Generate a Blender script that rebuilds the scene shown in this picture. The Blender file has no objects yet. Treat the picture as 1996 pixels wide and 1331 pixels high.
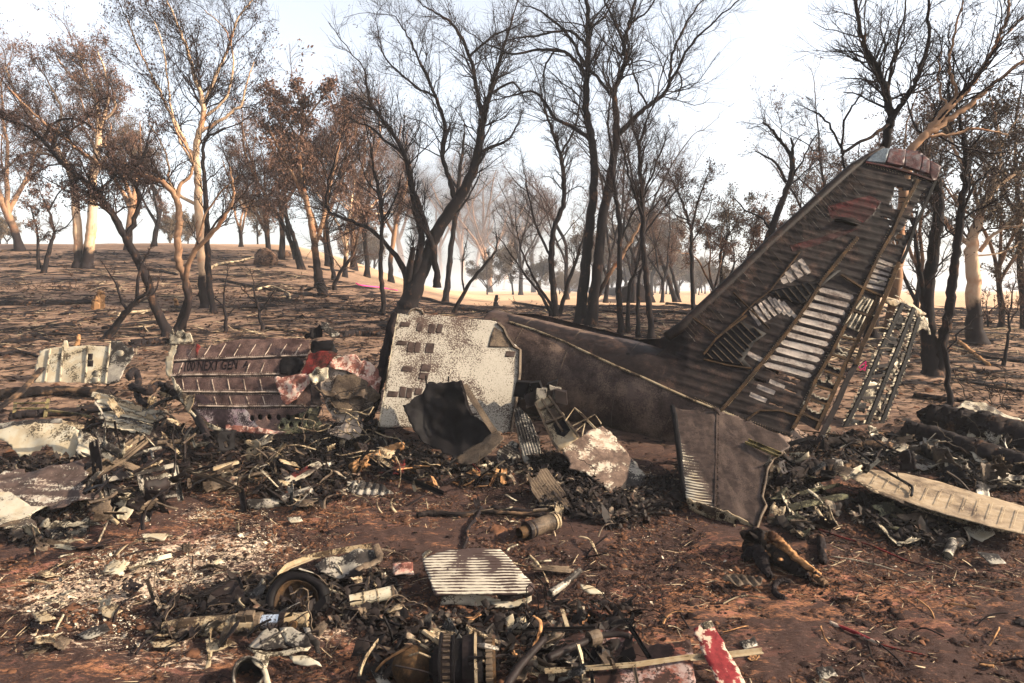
import bpy, bmesh, math, random
import numpy as np
from mathutils import Vector, Matrix, geometry
from mathutils.bvhtree import BVHTree
R = math.radians
SC = bpy.context.scene
COL = SC.collection
rng = np.random.default_rng(7)
random.seed(7)

# ------------------------------------------------------------------ camera
FPX = 1331.0; CX, CY = 998.0, 665.5; HOR = 565.0; CAMH = 4.0
PITCH = math.atan((CY-HOR)/FPX)
cam_d = bpy.data.cameras.new('camera'); cam = bpy.data.objects.new('camera', cam_d); COL.objects.link(cam)
cam.location = (0, 0, CAMH); cam.rotation_euler = (R(90)-PITCH, 0, 0)
cam_d.sensor_width = 36; cam_d.lens = 36*FPX/1996; cam_d.clip_end = 6000; cam_d.clip_start = 0.1
SC.camera = cam

# ------------------------------------------------------------------ light
SUN = Vector((0.87, -0.13, 0.47)).normalized()
w = bpy.data.worlds.new('World'); SC.world = w; w.use_nodes = True
nt = w.node_tree; nt.nodes.clear()
sky = nt.nodes.new('ShaderNodeTexSky'); sky.sky_type = 'NISHITA'; sky.sun_disc = False
sky.sun_elevation = math.asin(SUN.z); sky.sun_rotation = math.atan2(SUN.x, SUN.y)
sky.air_density = 1.0; sky.dust_density = 4.0; sky.ozone_density = 1.0; sky.altitude = 200
bg = nt.nodes.new('ShaderNodeBackground'); bg.inputs[1].default_value = 0.105
out = nt.nodes.new('ShaderNodeOutputWorld')
hs_ = nt.nodes.new('ShaderNodeHueSaturation'); hs_.inputs['Saturation'].default_value = 0.38; hs_.inputs['Value'].default_value = 1.12
nt.links.new(sky.outputs[0], hs_.inputs['Color']); nt.links.new(hs_.outputs[0], bg.inputs[0]); nt.links.new(bg.outputs[0], out.inputs[0])
sl = bpy.data.lights.new('sun', 'SUN'); so = bpy.data.objects.new('sun', sl); COL.objects.link(so)
sl.energy = 5.0; sl.angle = R(0.6); sl.color = (1.0, 0.84, 0.62)
so.rotation_euler = SUN.to_track_quat('Z', 'Y').to_euler(); so.location = (30, -20, 40)
SC.view_settings.view_transform = 'Standard'; SC.view_settings.look = 'None'
SC.view_settings.exposure = 1.66; SC.view_settings.gamma = 1; SC.view_settings.use_curve_mapping = False
SC.cycles.use_denoising = True
SC.cycles.max_bounces = 6; SC.cycles.diffuse_bounces = 2; SC.cycles.glossy_bounces = 2
SC.cycles.volume_bounces = 0; SC.cycles.transparent_max_bounces = 6

# ------------------------------------------------------------------ noise
def _hash(ix, iy, seed):
    h = (ix.astype(np.int64)*374761393 + iy.astype(np.int64)*668265263 + seed*1442695041) & 0xffffffff
    h = ((h ^ (h >> 13))*1274126177) & 0xffffffff
    return ((h ^ (h >> 16)) & 0xffff)/65535.0
def vnoise(x, y, seed=0):
    ix = np.floor(x); iy = np.floor(y); fx = x-ix; fy = y-iy
    fx = fx*fx*(3-2*fx); fy = fy*fy*(3-2*fy)
    a = _hash(ix, iy, seed); b = _hash(ix+1, iy, seed); c = _hash(ix, iy+1, seed); d = _hash(ix+1, iy+1, seed)
    return (a+(b-a)*fx)+((c+(d-c)*fx)-(a+(b-a)*fx))*fy
def fbm(x, y, octv=4, seed=0, gain=0.5):
    s = 0; a = 1; t = 0
    for k in range(octv):
        s = s + a*vnoise(x, y, seed+k*17); t += a; a *= gain; x = x*2.03+5.1; y = y*2.03+3.7
    return s/t
def sstep(a, b, x):
    t = np.clip((x-a)/(b-a), 0, 1); return t*t*(3-2*t)

# ------------------------------------------------------------------ terrain
def soft(x, k): return np.logaddexp(0, x/k)*k
MOUNDS = []       # (x, y, rx, ry, h)
def T0(x, y):
    x = np.asarray(x, float); y = np.asarray(y, float)
    base = 0.12*(soft(y-8, 1.6)-soft(y-32, 4.0))
    w = sstep(-0.02, -0.36, x/np.maximum(y, 12))
    hill = 0.150*(soft(y-32, 5.0)-soft(y-82, 9.0))*w
    return base+hill+(fbm(x*0.05+9, y*0.05, 3, 3)-0.5)*0.5*sstep(14, 40, y)*(1-0.6*sstep(80, 160, y))
def T(x, y):
    z = T0(x, y)
    for mx, my, rx, ry, h in MOUNDS:
        z = z+h*np.exp(-((x-mx)/rx)**2-((y-my)/ry)**2)
    return z
cp, sp = math.cos(PITCH), math.sin(PITCH)
def ray(px, py):
    a = (px-CX)/FPX; b = -(py-CY)/FPX
    return Vector((a, cp+b*sp, -sp+b*cp))
CAM = Vector((0, 0, CAMH))
def P(px, py, y):
    d = ray(px, py); return CAM+d*(y/d.y)
_ts = np.concatenate([np.linspace(3, 30, 500), np.linspace(30, 250, 900)[1:], np.linspace(250, 1400, 400)[1:]])
def G(px, py, lift=0.0):
    d = ray(px, py); t = _ts/d.y
    x = d.x*t; y = d.y*t; z = CAMH+d.z*t; h = z-(T(x, y)+lift)
    i = np.argmax(h < 0) if (h < 0).any() else len(h)-1
    i = max(i, 1); f = h[i-1]/(h[i-1]-h[i]) if h[i-1] != h[i] else 0
    f = min(max(f, 0), 1); tt = t[i-1]+(t[i]-t[i-1])*f
    return CAM+d*tt
def px_of(v):
    d = Vector(v)-CAM; f = d.y*cp-d.z*sp; u = d.y*sp+d.z*cp
    return (CX+FPX*d.x/f, CY-FPX*u/f)
def mound(px, py, rx, ry, h):
    g = G(px, py); MOUNDS.append((g.x, g.y, rx, ry, h))
for m in [(245, 905, 1.5, 0.9, 0.30), (430, 905, 1.0, 0.6, 0.14), (60, 830, 1.6, 1.2, 0.12), (830, 915, 1.1, 0.5, 0.12), (1240, 1150, 2.2, 0.4, -0.05),
          (1560, 900, 0.9, 0.9, 0.12), (1900, 860, 2.0, 1.0, 0.15), (560, 1280, 1.4, 0.5, 0.05), (930, 1180, 1.5, 0.5, 0.05)]:
    mound(*m)

# ------------------------------------------------------------------ object helpers
def link(o, parent=None, label=None, cat=None, group=None, kind=None):
    COL.objects.link(o)
    if parent is not None:
        o.parent = parent
        if parent.type == 'EMPTY': pass
    if label: o['label'] = label
    if cat:
        o['category'] = cat
        if not kind: o['kind'] = 'thing'
    if group: o['group'] = group
    if kind: o['kind'] = kind
    return o
def root(name, loc, label, cat, group=None):
    o = bpy.data.objects.new(name, None); o.location = loc; o.empty_display_size = 0.2
    return link(o, None, label, cat, group)
def mesh_np(name, v, loops, starts, totals, mat=None, smooth=False, mats=None, mi=None):
    me = bpy.data.meshes.new(name)
    me.vertices.add(len(v)); me.vertices.foreach_set('co', np.ascontiguousarray(v, dtype=np.float32).ravel())
    me.loops.add(len(loops)); me.loops.foreach_set('vertex_index', np.ascontiguousarray(loops, dtype=np.int32))
    me.polygons.add(len(starts)); me.polygons.foreach_set('loop_start', np.ascontiguousarray(starts, dtype=np.int32))
    try: me.polygons.foreach_set('loop_total', np.ascontiguousarray(totals, dtype=np.int32))
    except Exception: pass
    if smooth: me.polygons.foreach_set('use_smooth', np.ones(len(starts), dtype=bool))
    for m in (mats or ([mat] if mat else [])): me.materials.append(m)
    if mi is not None: me.polygons.foreach_set('material_index', np.ascontiguousarray(mi, dtype=np.int32))
    me.update(calc_edges=True); me.validate()
    return me
def mesh_faces(name, v, f, mat=None, smooth=False, mats=None, mi=None):
    """v: Nx3, f: MxK array (all faces K-gons)"""
    f = np.asarray(f); k = f.shape[1]
    return mesh_np(name, v, f.ravel(), np.arange(len(f))*k, np.full(len(f), k), mat, smooth, mats, mi)
def ob(name, me, parent=None, loc=None, **kw):
    """world-space mesh -> object; its origin is moved to loc (or to parent's place)"""
    o = bpy.data.objects.new(name, me)
    org = Vector(loc) if loc is not None else (Vector(parent_world(parent)) if parent is not None else Vector((0, 0, 0)))
    me.transform(Matrix.Translation(-org))
    o.location = org-(parent_world(parent) if parent is not None else Vector((0, 0, 0)))
    return link(o, parent, **kw)
def parent_world(o):
    v = Vector((0, 0, 0))
    while o is not None: v += o.location; o = o.parent
    return v
def solid(o, t, off=0.0):
    m = o.modifiers.new('thick', 'SOLIDIFY'); m.thickness = t; m.offset = off
    m.use_quality_normals = False
    return o

class MB:
    """simple polygon collector, world coordinates"""
    def __init__(s): s.v = []; s.f = []; s.m = []
    def add(s, vs, fs, mi=0):
        n = len(s.v); s.v += [tuple(a) for a in vs]; s.f += [tuple(i+n for i in f) for f in fs]; s.m += [mi]*len(fs)
    def box(s, c, ax, ay, az, mi=0):
        c = Vector(c); ax = Vector(ax); ay = Vector(ay); az = Vector(az)
        vs = [c+ax*i+ay*j+az*k for i in (-1, 1) for j in (-1, 1) for k in (-1, 1)]
        s.add(vs, [(0, 1, 3, 2), (4, 6, 7, 5), (0, 4, 5, 1), (2, 3, 7, 6), (0, 2, 6, 4), (1, 5, 7, 3)], mi)
    def bar(s, a, b, w, t, up=(0, 0, 1), mi=0):
        a = Vector(a); b = Vector(b); d = (b-a); L = d.length; d.normalize(); up = Vector(up)
        sd = d.cross(up)
        if sd.length < 1e-3: sd = d.cross(Vector((1, 0, 0)))
        sd.normalize(); u = sd.cross(d)
        s.box((a+b)/2, d*L/2, sd*w/2, u*t/2, mi)
    def prof(s, path, prof, up=(0, 0, 1), mi=0, closed=True, caps=True, scale=None):
        """sweep 2-D profile [(side, up)] along path"""
        path = [Vector(p) for p in path]; n = len(prof); up = Vector(up); vs = []
        for i, p in enumerate(path):
            d = (path[min(i+1, len(path)-1)]-path[max(i-1, 0)]).normalized()
            sd = d.cross(up)
            if sd.length < 1e-3: sd = d.cross(Vector((1, 0, 0)))
            sd.normalize(); u = sd.cross(d); k = scale[i] if scale else 1
            vs += [p+sd*a*k+u*b*k for a, b in prof]
        fs = []
        for i in range(len(path)-1):
            for j in range(n if closed else n-1):
                a = i*n+j; b = i*n+(j+1) % n; fs.append((a, b, b+n, a+n))
        if caps and closed: fs += [tuple(range(n))[::-1], tuple((len(path)-1)*n+j for j in range(n))]
        s.add(vs, fs, mi)
    def tube(s, path, r, n=10, mi=0, caps=True):
        pr = [(math.cos(6.2832*k/n), math.sin(6.2832*k/n)) for k in range(n)]
        rs = r if isinstance(r, (list, tuple)) else [r]*len(path)
        s.prof(path, pr, mi=mi, scale=rs, caps=caps)
    def build(s, name, mats, smooth=False):
        me = bpy.data.meshes.new(name); me.from_pydata(s.v, [], s.f)
        for m in (mats if isinstance(mats, (list, tuple)) else [mats]): me.materials.append(m)
        me.polygons.foreach_set('material_index', s.m)
        if smooth: me.polygons.foreach_set('use_smooth', [True]*len(s.f))
        me.update(); return me

# ------------------------------------------------------------------ materials
class NB:
    def __init__(s, name, coord='Object'):
        s.m = bpy.data.materials.new(name); s.m.use_nodes = True; s.t = s.m.node_tree; s.t.nodes.clear()
        s.out = s.t.nodes.new('ShaderNodeOutputMaterial'); s.b = s.t.nodes.new('ShaderNodeBsdfPrincipled')
        s.l(s.b.outputs[0], s.out.inputs[0]); s.tc = s.t.nodes.new('ShaderNodeTexCoord'); s.co = s.tc.outputs[coord]
        s.b.inputs['Specular IOR Level'].default_value = 0.07
    def l(s, a, b): s.t.links.new(a, b)
    def setin(s, sock, v):
        if isinstance(v, bpy.types.NodeSocket): s.l(v, sock)
        elif isinstance(v, (tuple, list)) and len(v) == 3 and sock.type == 'RGBA': sock.default_value = (*v, 1)
        else: sock.default_value = v
    def mapv(s, scale=(1, 1, 1), rot=(0, 0, 0), loc=(0, 0, 0), src=None):
        n = s.t.nodes.new('ShaderNodeMapping'); s.l(src or s.co, n.inputs[0])
        n.inputs['Scale'].default_value = scale; n.inputs['Rotation'].default_value = rot; n.inputs['Location'].default_value = loc
        return n.outputs[0]
    def noise(s, scale, detail=5, rough=0.55, dist=0, co=None):
        n = s.t.nodes.new('ShaderNodeTexNoise'); s.l(co or s.co, n.inputs['Vector'])
        n.inputs['Scale'].default_value = scale; n.inputs['Detail'].default_value = detail
        n.inputs['Roughness'].default_value = rough; n.inputs['Distortion'].default_value = dist
        return n.outputs[0]
    def wave(s, scale, co=None, dist=2, detail=2, dscale=1.5, bd='X', prof='SIN'):
        n = s.t.nodes.new('ShaderNodeTexWave'); s.l(co or s.co, n.inputs['Vector']); n.bands_direction = bd; n.wave_profile = prof
        n.inputs['Scale'].default_value = scale; n.inputs['Distortion'].default_value = dist
        n.inputs['Detail'].default_value = detail; n.inputs['Detail Scale'].default_value = dscale
        return n.outputs['Fac']
    def vor(s, scale, co=None, feat='F1', out='Distance'):
        n = s.t.nodes.new('ShaderNodeTexVoronoi'); n.feature = feat; s.l(co or s.co, n.inputs['Vector']); n.inputs['Scale'].default_value = scale
        return n.outputs[out]
    def math(s, op, a, b=0.0, c=0.0, clamp=False):
        n = s.t.nodes.new('ShaderNodeMath'); n.operation = op; n.use_clamp = clamp
        s.setin(n.inputs[0], a); s.setin(n.inputs[1], b); s.setin(n.inputs[2], c); return n.outputs[0]
    def ss(s, a, b, x):
        n = s.t.nodes.new('ShaderNodeMapRange'); n.interpolation_type = 'SMOOTHSTEP'; s.setin(n.inputs[0], x)
        n.inputs[1].default_value = a; n.inputs[2].default_value = b; return n.outputs[0]
    def mix(s, f, a, b, blend='MIX'):
        n = s.t.nodes.new('ShaderNodeMix'); n.data_type = 'RGBA'; n.blend_type = blend
        s.setin(n.inputs[0], f); s.setin(n.inputs[6], a); s.setin(n.inputs[7], b); return n.outputs[2]
    def attr(s, name):
        n = s.t.nodes.new('ShaderNodeAttribute'); n.attribute_name = name; return n.outputs['Fac']
    def z(s, src=None):
        n = s.t.nodes.new('ShaderNodeSeparateXYZ'); s.l(src or s.co, n.inputs[0]); return n.outputs
    def fin(s, col, rough=0.8, metal=0.0, bump=None, bs=0.3, bd=0.02):
        s.setin(s.b.inputs['Base Color'], col); s.setin(s.b.inputs['Roughness'], rough); s.setin(s.b.inputs['Metallic'], metal)
        if bump is not None:
            n = s.t.nodes.new('ShaderNodeBump'); n.inputs['Strength'].default_value = bs; n.inputs['Distance'].default_value = bd
            s.l(bump, n.inputs['Height']); s.l(n.outputs[0], s.b.inputs['Normal'])
        return s.m
def scorched(name, soot, base, bias=0.0, patch=1.5, speck=60, k=2.2, rough=0.6, metal=0.0, tint=None, bump=0.35, soft_=0.08, stretch=(1, 1, 1)):
    """sooty metal: base colour showing through soot in speckled patches; bias>0 shows more base"""
    soot = tuple(c*0.36 for c in soot); base = tuple(c*0.46 for c in base); tint = tint and tuple(c*0.46 for c in tint); bias -= 0.12
    n = NB(name); co = n.mapv(stretch)
    p = n.noise(patch, 4, 0.6, 0.3, co); h = n.noise(speck, 4, 0.65)
    f = n.math('ADD', n.math('MULTIPLY', n.math('SUBTRACT', p, 0.5), k), n.math('ADD', n.math('SUBTRACT', h, 0.5), bias))
    f = n.ss(-soft_, soft_, f)
    var = n.noise(patch*3.1, 5, 0.6); b = base
    if tint: b = n.mix(n.ss(0.42, 0.62, var), base, tint)
    s2 = n.mix(n.ss(0.3, 0.75, n.noise(7, 6, 0.7)), tuple(c*0.55 for c in soot), tuple(min(1, c*1.7) for c in soot))
    col = n.mix(f, s2, b)
    return n.fin(col, n.math('ADD', rough-0.1, n.math('MULTIPLY', h, 0.25)), metal, n.noise(speck*0.4, 6, 0.7), bump, 0.01)
M = {}
M['soot'] = scorched('soot_skin', (0.030, 0.021, 0.020), (0.15, 0.10, 0.075), -0.35, 1.3, 45, 1.3, 0.55)
M['fus'] = scorched('fuselage_skin', (0.075, 0.048, 0.040), (0.27, 0.185, 0.14), 0.05, 1.1, 34, 2.0, 0.5, soft_=0.28, tint=(0.17, 0.115, 0.095), bump=0.5)
M['pitch'] = scorched('pitch_black', (0.006, 0.005, 0.006), (0.018, 0.013, 0.012), -0.15, 2, 20, 1.0, 0.8, soft_=0.4)
M['black'] = scorched('charred', (0.010, 0.008, 0.009), (0.06, 0.045, 0.04), -0.5, 2, 40, 1.0, 0.65)
M['rust'] = scorched('rusted_edge', (0.045, 0.026, 0.015), (0.16, 0.085, 0.035), 0.0, 3, 40, 1.2, 0.7, soft_=0.3)
M['white'] = scorched('white_paint', (0.10, 0.075, 0.06), (0.56, 0.50, 0.40), 0.22, 1.6, 50, 2.0, 0.5, tint=(0.50, 0.42, 0.30))
M['cream'] = scorched('cream_skin', (0.12, 0.09, 0.06), (0.54, 0.44, 0.30), 0.30, 1.2, 25, 1.8, 0.55, tint=(0.60, 0.54, 0.42))
M['grey'] = scorched('grey_metal', (0.05, 0.042, 0.038), (0.33, 0.29, 0.25), 0.1, 2.2, 35, 2.0, 0.42, 0.15, tint=(0.46, 0.41, 0.33))
M['brown'] = scorched('brown_metal', (0.06, 0.042, 0.032), (0.20, 0.145, 0.10), 0.1, 2.2, 35, 1.6, 0.55, soft_=0.3)
M['pale'] = scorched('pale_metal', (0.09, 0.07, 0.05), (0.54, 0.46, 0.34), 0.15, 4, 45, 1.6, 0.45, 0.1)
M['green'] = scorched('green_primer', (0.05, 0.045, 0.03), (0.22, 0.21, 0.13), 0.1, 3, 40, 1.6, 0.6, tint=(0.26, 0.23, 0.14))
M['red'] = scorched('red_paint', (0.05, 0.025, 0.02), (0.24, 0.035, 0.03), 0.1, 3, 40, 1.4, 0.5, soft_=0.2)
M['pink'] = scorched('pink_paint', (0.30, 0.12, 0.09), (0.68, 0.52, 0.42), 0.15, 4, 30, 2.5, 0.5, tint=(0.55, 0.25, 0.20))
M['tan'] = scorched('tan_metal', (0.09, 0.06, 0.04), (0.42, 0.31, 0.19), 0.2, 2.5, 40, 1.7, 0.5, tint=(0.50, 0.40, 0.27))
M['yellow'] = scorched('yellow_primer', (0.05, 0.04, 0.02), (0.30, 0.23, 0.10), 0.1, 3, 40, 1.5, 0.6)
M['taupe'] = scorched('taupe_skin', (0.11, 0.08, 0.065), (0.46, 0.36, 0.29), 0.12, 2.4, 35, 1.8, 0.5, tint=(0.56, 0.46, 0.38))
M['purple'] = scorched('stained_white', (0.07, 0.045, 0.05), (0.55, 0.46, 0.44), -0.05, 1.3, 45, 2.2, 0.55, tint=(0.36, 0.24, 0.27))
def wood(name, dark, light, bias, stretch=(1, 1, 0.25)):
    dark = tuple(c*0.45 for c in dark); light = tuple(c*0.62 for c in light)
    n = NB(name); co = n.mapv(stretch)
    a = n.noise(9, 6, 0.7, 0.5, co); b = n.noise(2.2, 4, 0.6)
    f = n.ss(-0.12, 0.12, n.math('ADD', n.math('SUBTRACT', b, 0.5), n.math('ADD', n.math('MULTIPLY', n.math('SUBTRACT', a, 0.5), 0.6), bias)))
    d2 = n.mix(a, tuple(c*0.5 for c in dark), tuple(c*1.7 for c in dark)); l2 = n.mix(a, tuple(c*0.6 for c in light), tuple(min(1, c*1.25) for c in light))
    return n.fin(n.mix(f, d2, l2), 0.9, 0, a, 0.8, 0.02)
M['char'] = wood('charred_bark', (0.020, 0.015, 0.016), (0.13, 0.065, 0.035), -0.17)
M['char2'] = wood('charred_wood', (0.024, 0.018, 0.017), (0.20, 0.12, 0.07), -0.12, (0.4, 0.4, 1))
M['split'] = wood('split_wood', (0.07, 0.03, 0.016), (0.42, 0.22, 0.10), 0.06, (0.3, 1, 1))
M['stick'] = wood('bleached_stick', (0.10, 0.07, 0.05), (0.50, 0.38, 0.25), 0.05, (0.3, 1, 1))
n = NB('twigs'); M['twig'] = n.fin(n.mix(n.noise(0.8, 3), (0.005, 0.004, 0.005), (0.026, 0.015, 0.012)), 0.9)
n = NB('haze_toned_twigs'); M['twig2'] = n.fin(n.mix(n.noise(0.5, 3), (0.022, 0.013, 0.012), (0.09, 0.05, 0.034)), 0.9)  # lighter twig tone, distance haze is put into the colour
def pale_bark(name, top, ch, wid):
    n = NB(name); z = n.z()[2]; co = n.mapv((1, 1, 0.22))
    a = n.noise(3.5, 6, 0.7, 0.6, co); b = n.noise(1.0, 4, 0.6, 0.3)
    f = n.ss(ch-wid, ch+wid, n.math('ADD', z, n.math('MULTIPLY', n.math('SUBTRACT', b, 0.5), wid*5)))
    f = n.math('MULTIPLY', f, n.ss(0.30, 0.46, n.math('ADD', a, n.math('MULTIPLY', z, 0.012))))
    c = n.mix(a, tuple(q*0.55 for q in top), tuple(min(1, q*1.2) for q in top))
    c = n.mix(n.ss(0.5, 0.7, b), c, (top[0]*0.75, top[1]*0.5, top[2]*0.4))
    return n.fin(n.mix(f, (0.012, 0.008, 0.008), c), 0.85, 0, a, 0.5, 0.02)
M['gum'] = pale_bark('pale_gum_bark', (0.50, 0.34, 0.22), 1.5, 0.5)
M['gum2'] = pale_bark('scorched_gum_bark', (0.26, 0.15, 0.09), 2.6, 1.2)
def leafm(name, a, b):
    n = NB(name); f = n.noise(0.7, 4, 0.7); g = n.noise(9, 2)
    m = n.fin(n.mix(n.math('ADD', n.math('MULTIPLY', f, 0.6), n.math('MULTIPLY', g, 0.5), clamp=True), a, b), 0.8)
    return m
M['leaf'] = leafm('scorched_leaves', (0.025, 0.014, 0.014), (0.155, 0.085, 0.058))
M['leaf2'] = leafm('dead_olive_leaves', (0.03, 0.022, 0.017), (0.13, 0.09, 0.055))
M['leafd'] = leafm('dark_leaves', (0.012, 0.008, 0.009), (0.055, 0.032, 0.026))
# ------------------------------------------------------------------ ground
def G2(px, py):
    g = G(px, py); return g.x, g.y
def blobs(x, y, lst):
    s = np.zeros_like(x)
    for px, py, rx, ry, a in lst:
        gx, gy = G2(px, py); s = s+a*np.exp(-((x-gx)/rx)**2-((y-gy)/ry)**2)
    return np.clip(s, 0, 1.3)
ASH = [(330, 1100, 1.5, 0.7, 0.9), (200, 1150, 1.2, 0.5, 0.9), (480, 1060, 1.1, 0.5, 0.7), (420, 1000, 0.8, 0.5, 0.8), (120, 1170, 0.8, 0.4, 0.6), (250, 1240, 0.8, 0.3, 0.5),
       (60, 1010, 0.8, 0.6, 0.5), (360, 1290, 0.7, 0.3, 0.8), (640, 1235, 0.5, 0.3, 0.8), (1290, 1010, 0.5, 0.4, 0.35), (1900, 900, 1.8, 1.0, 0.5),
       (1420, 1280, 0.7, 0.4, 0.35), (1750, 850, 1.2, 0.8, 0.4), (560, 930, 0.5, 0.5, 0.3), (100, 1270, .6, .3, .5)]
RED = [(560, 980, 1.2, 0.9, 0.8), (300, 1050, 1.5, 0.8, 0.5), (1350, 1180, 1.6, 0.7, 0.75), (1600, 1150, 1.6, 0.8, 0.5), (760, 1010, 1.0, 0.5, 0.5), (100, 1130, 1.5, 0.6, 0.9), (980, 1240, 1.2, 0.4, 0.6),
       (1850, 1150, 1.8, 0.9, 0.45), (1230, 1280, 1.3, 0.4, 0.6), (700, 1300, 1.2, 0.4, 0.8), (1650, 960, 1.3, 0.7, 0.5), (180, 1310, 1.3, 0.4, 0.7), (1430, 1080, .6, .4, .9)]
def make_ground():
    ys = [-60, -30, -15, -6, -1, 1.5]
    y = 3.0
    while y < 60: ys.append(y); y *= 1.0052
    while y < 1600: ys.append(y); y *= 1.035
    ys = np.array(ys); ncol = 640
    s = np.linspace(-1, 1, ncol); s = np.sign(s)*np.abs(s)**1.0
    X = s[None, :]*(0.95*np.maximum(ys, 0)+5)[:, None]; Y = np.repeat(ys[:, None], ncol, 1)
    X = X+np.where((Y < 60) & (Y > 3), rng.normal(0, 0.006, X.shape)*Y/8, 0)
    x = X.ravel(); yv = Y.ravel()
    Z = T(x, yv)
    near = 1-sstep(25, 55, yv)
    rid = 1-np.abs(fbm(x*1.6, yv*2.6, 4, 21)*2-1)
    Z += near*((fbm(x*0.9, yv*0.9, 4, 11)-0.5)*0.16+(fbm(x*5, yv*5, 3, 12)-0.5)*0.055+(fbm(x*17, yv*17, 2, 13)-0.5)*0.030*(1-sstep(10, 22, yv))+(rid-0.7)*0.045)
    Z += (1-near)*(fbm(x*0.3, yv*0.3, 3, 15)-0.5)*0.25*(1-sstep(80, 140, yv))
    v = np.stack([x, yv, Z], 1)
    r, c = len(ys), ncol
    i = (np.arange(r-1)[:, None]*c+np.arange(c-1)[None, :]).ravel()
    f = np.stack([i, i+1, i+1+c, i+c], 1)
    me = mesh_faces('ground', v, f, M['ground'], True)
    for nm, arr in (('ash', blobs(x, yv, ASH)), ('red', blobs(x, yv, RED))):
        a = me.attributes.new(nm, 'FLOAT', 'POINT'); a.data.foreach_set('value', arr.astype(np.float32))
    o = bpy.data.objects.new('ground', me); link(o, label='burnt ash-strewn paddock ground', kind='structure')
    return o
def ground_mat():
    n = NB('burnt_ground'); sx = n.mapv((1, 2.2, 1))
    y = n.z()[1]; x = n.z()[0]
    ash, red = n.attr('ash'), n.attr('red')
    big = n.noise(0.35, 5, 0.6); mid = n.noise(2.6, 6, 0.65, 0.4, sx); fine = n.noise(14, 6, 0.75, 0.2, sx); grit = n.noise(60, 4, 0.8)
    # near: charred purple-brown, orange earth
    char = n.mix(fine, (0.007, 0.005, 0.006), (0.105, 0.070, 0.062))
    earth = n.mix(n.math('MULTIPLY', n.math('ADD', grit, fine), 0.5), (0.06, 0.022, 0.014), (0.58, 0.31, 0.17))
    fe = n.ss(0.54, 0.72, n.math('ADD', n.math('MULTIPLY', mid, 0.55), n.math('ADD', n.math('MULTIPLY', red, 0.13), n.math('MULTIPLY', fine, 0.45))))
    near = n.mix(fe, char, earth)
    pink = n.mix(fine, (0.20, 0.08, 0.06), (0.50, 0.26, 0.20))
    near = n.mix(n.math('MULTIPLY', n.ss(0.55, 0.62, n.noise(1.7, 5, 0.7, 0.5, n.mapv((1, 2, 1), loc=(4, 7, 0)))), n.math('MULTIPLY', red, 0.8)), near, pink)
    white = n.mix(grit, (0.42, 0.33, 0.24), (0.88, 0.80, 0.66))
    wn = n.noise(5.5, 8, 0.75, 0.8, n.mapv((1, 2.4, 1), (0, 0, 0.15)))
    fa = n.ss(0.60, 0.70, n.math('ADD', n.math('MULTIPLY', wn, 0.62), n.math('ADD', n.math('MULTIPLY', ash, 0.17), n.math('MULTIPLY', fine, 0.36))))
    near = n.mix(fa, near, white)
    fleck = n.ss(0.70, 0.74, n.math('ADD', n.noise(34, 3, 0.8), n.math('MULTIPLY', ash, 0.04)))
    near = n.mix(n.math('MULTIPLY', fleck, 0.8), near, (0.50, 0.42, 0.34))
    # mid: tan-brown ash soil with dark streaks
    st = n.noise(0.9, 7, 0.7, 0.8, n.mapv((1, 3.2, 1)))
    midc = n.mix(n.ss(0.35, 0.62, st), (0.075, 0.050, 0.042), (0.25, 0.175, 0.13))
    midc = n.mix(n.math('MULTIPLY', n.ss(0.62, 0.70, n.noise(2.4, 6, 0.7, 0.5, n.mapv((1, 3, 1), loc=(3, 1, 0)))), 0.7), midc, (0.44, 0.33, 0.235))
    midc = n.mix(n.ss(0.5, 0.75, n.noise(22, 4, 0.8)), midc, (0.11, 0.07, 0.055))
    ym = n.ss(12.5, 17.5, n.math('ADD', y, n.math('MULTIPLY', n.math('SUBTRACT', big, 0.5), 6)))
    col = n.mix(ym, near, midc)
    far = n.mix(n.noise(0.06, 4, 0.6), (0.34, 0.23, 0.15), (0.50, 0.36, 0.25))
    yf = n.ss(34, 70, n.math('ADD', y, n.math('MULTIPLY', x, 0.9)))
    col = n.mix(yf, col, far)
    col = n.mix(1.0, col, n.mix(ym, (0.72, 0.62, 0.58), (0.90, 0.82, 0.76)), 'MULTIPLY')
    h = n.math('ADD', n.math('MULTIPLY', mid, 0.7), n.math('ADD', n.math('MULTIPLY', fine, 0.5), n.math('MULTIPLY', grit, 0.15)))
    return n.fin(col, 0.92, 0, h, 1.0, 0.08)
M['ground'] = ground_mat()
make_ground()

# ------------------------------------------------------------------ haze
hb = MB(); hb.box((0, 760, 16), (1600, 0, 0), (0, 850, 0), (0, 0, 19))
hm = bpy.data.materials.new('haze'); hm.use_nodes = True; t = hm.node_tree; t.nodes.clear()
ho = t.nodes.new('ShaderNodeOutputMaterial'); pv = t.nodes.new('ShaderNodeVolumePrincipled')
pv.inputs['Density'].default_value = 0.0005; pv.inputs['Color'].default_value = (0.93, 0.94, 1.0, 1); pv.inputs['Anisotropy'].default_value = 0.0
t.links.new(pv.outputs[0], ho.inputs['Volume'])
ho_ = ob('haze', hb.build('haze', hm), kind='stuff', label='pale smoke haze over the paddock')

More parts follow.
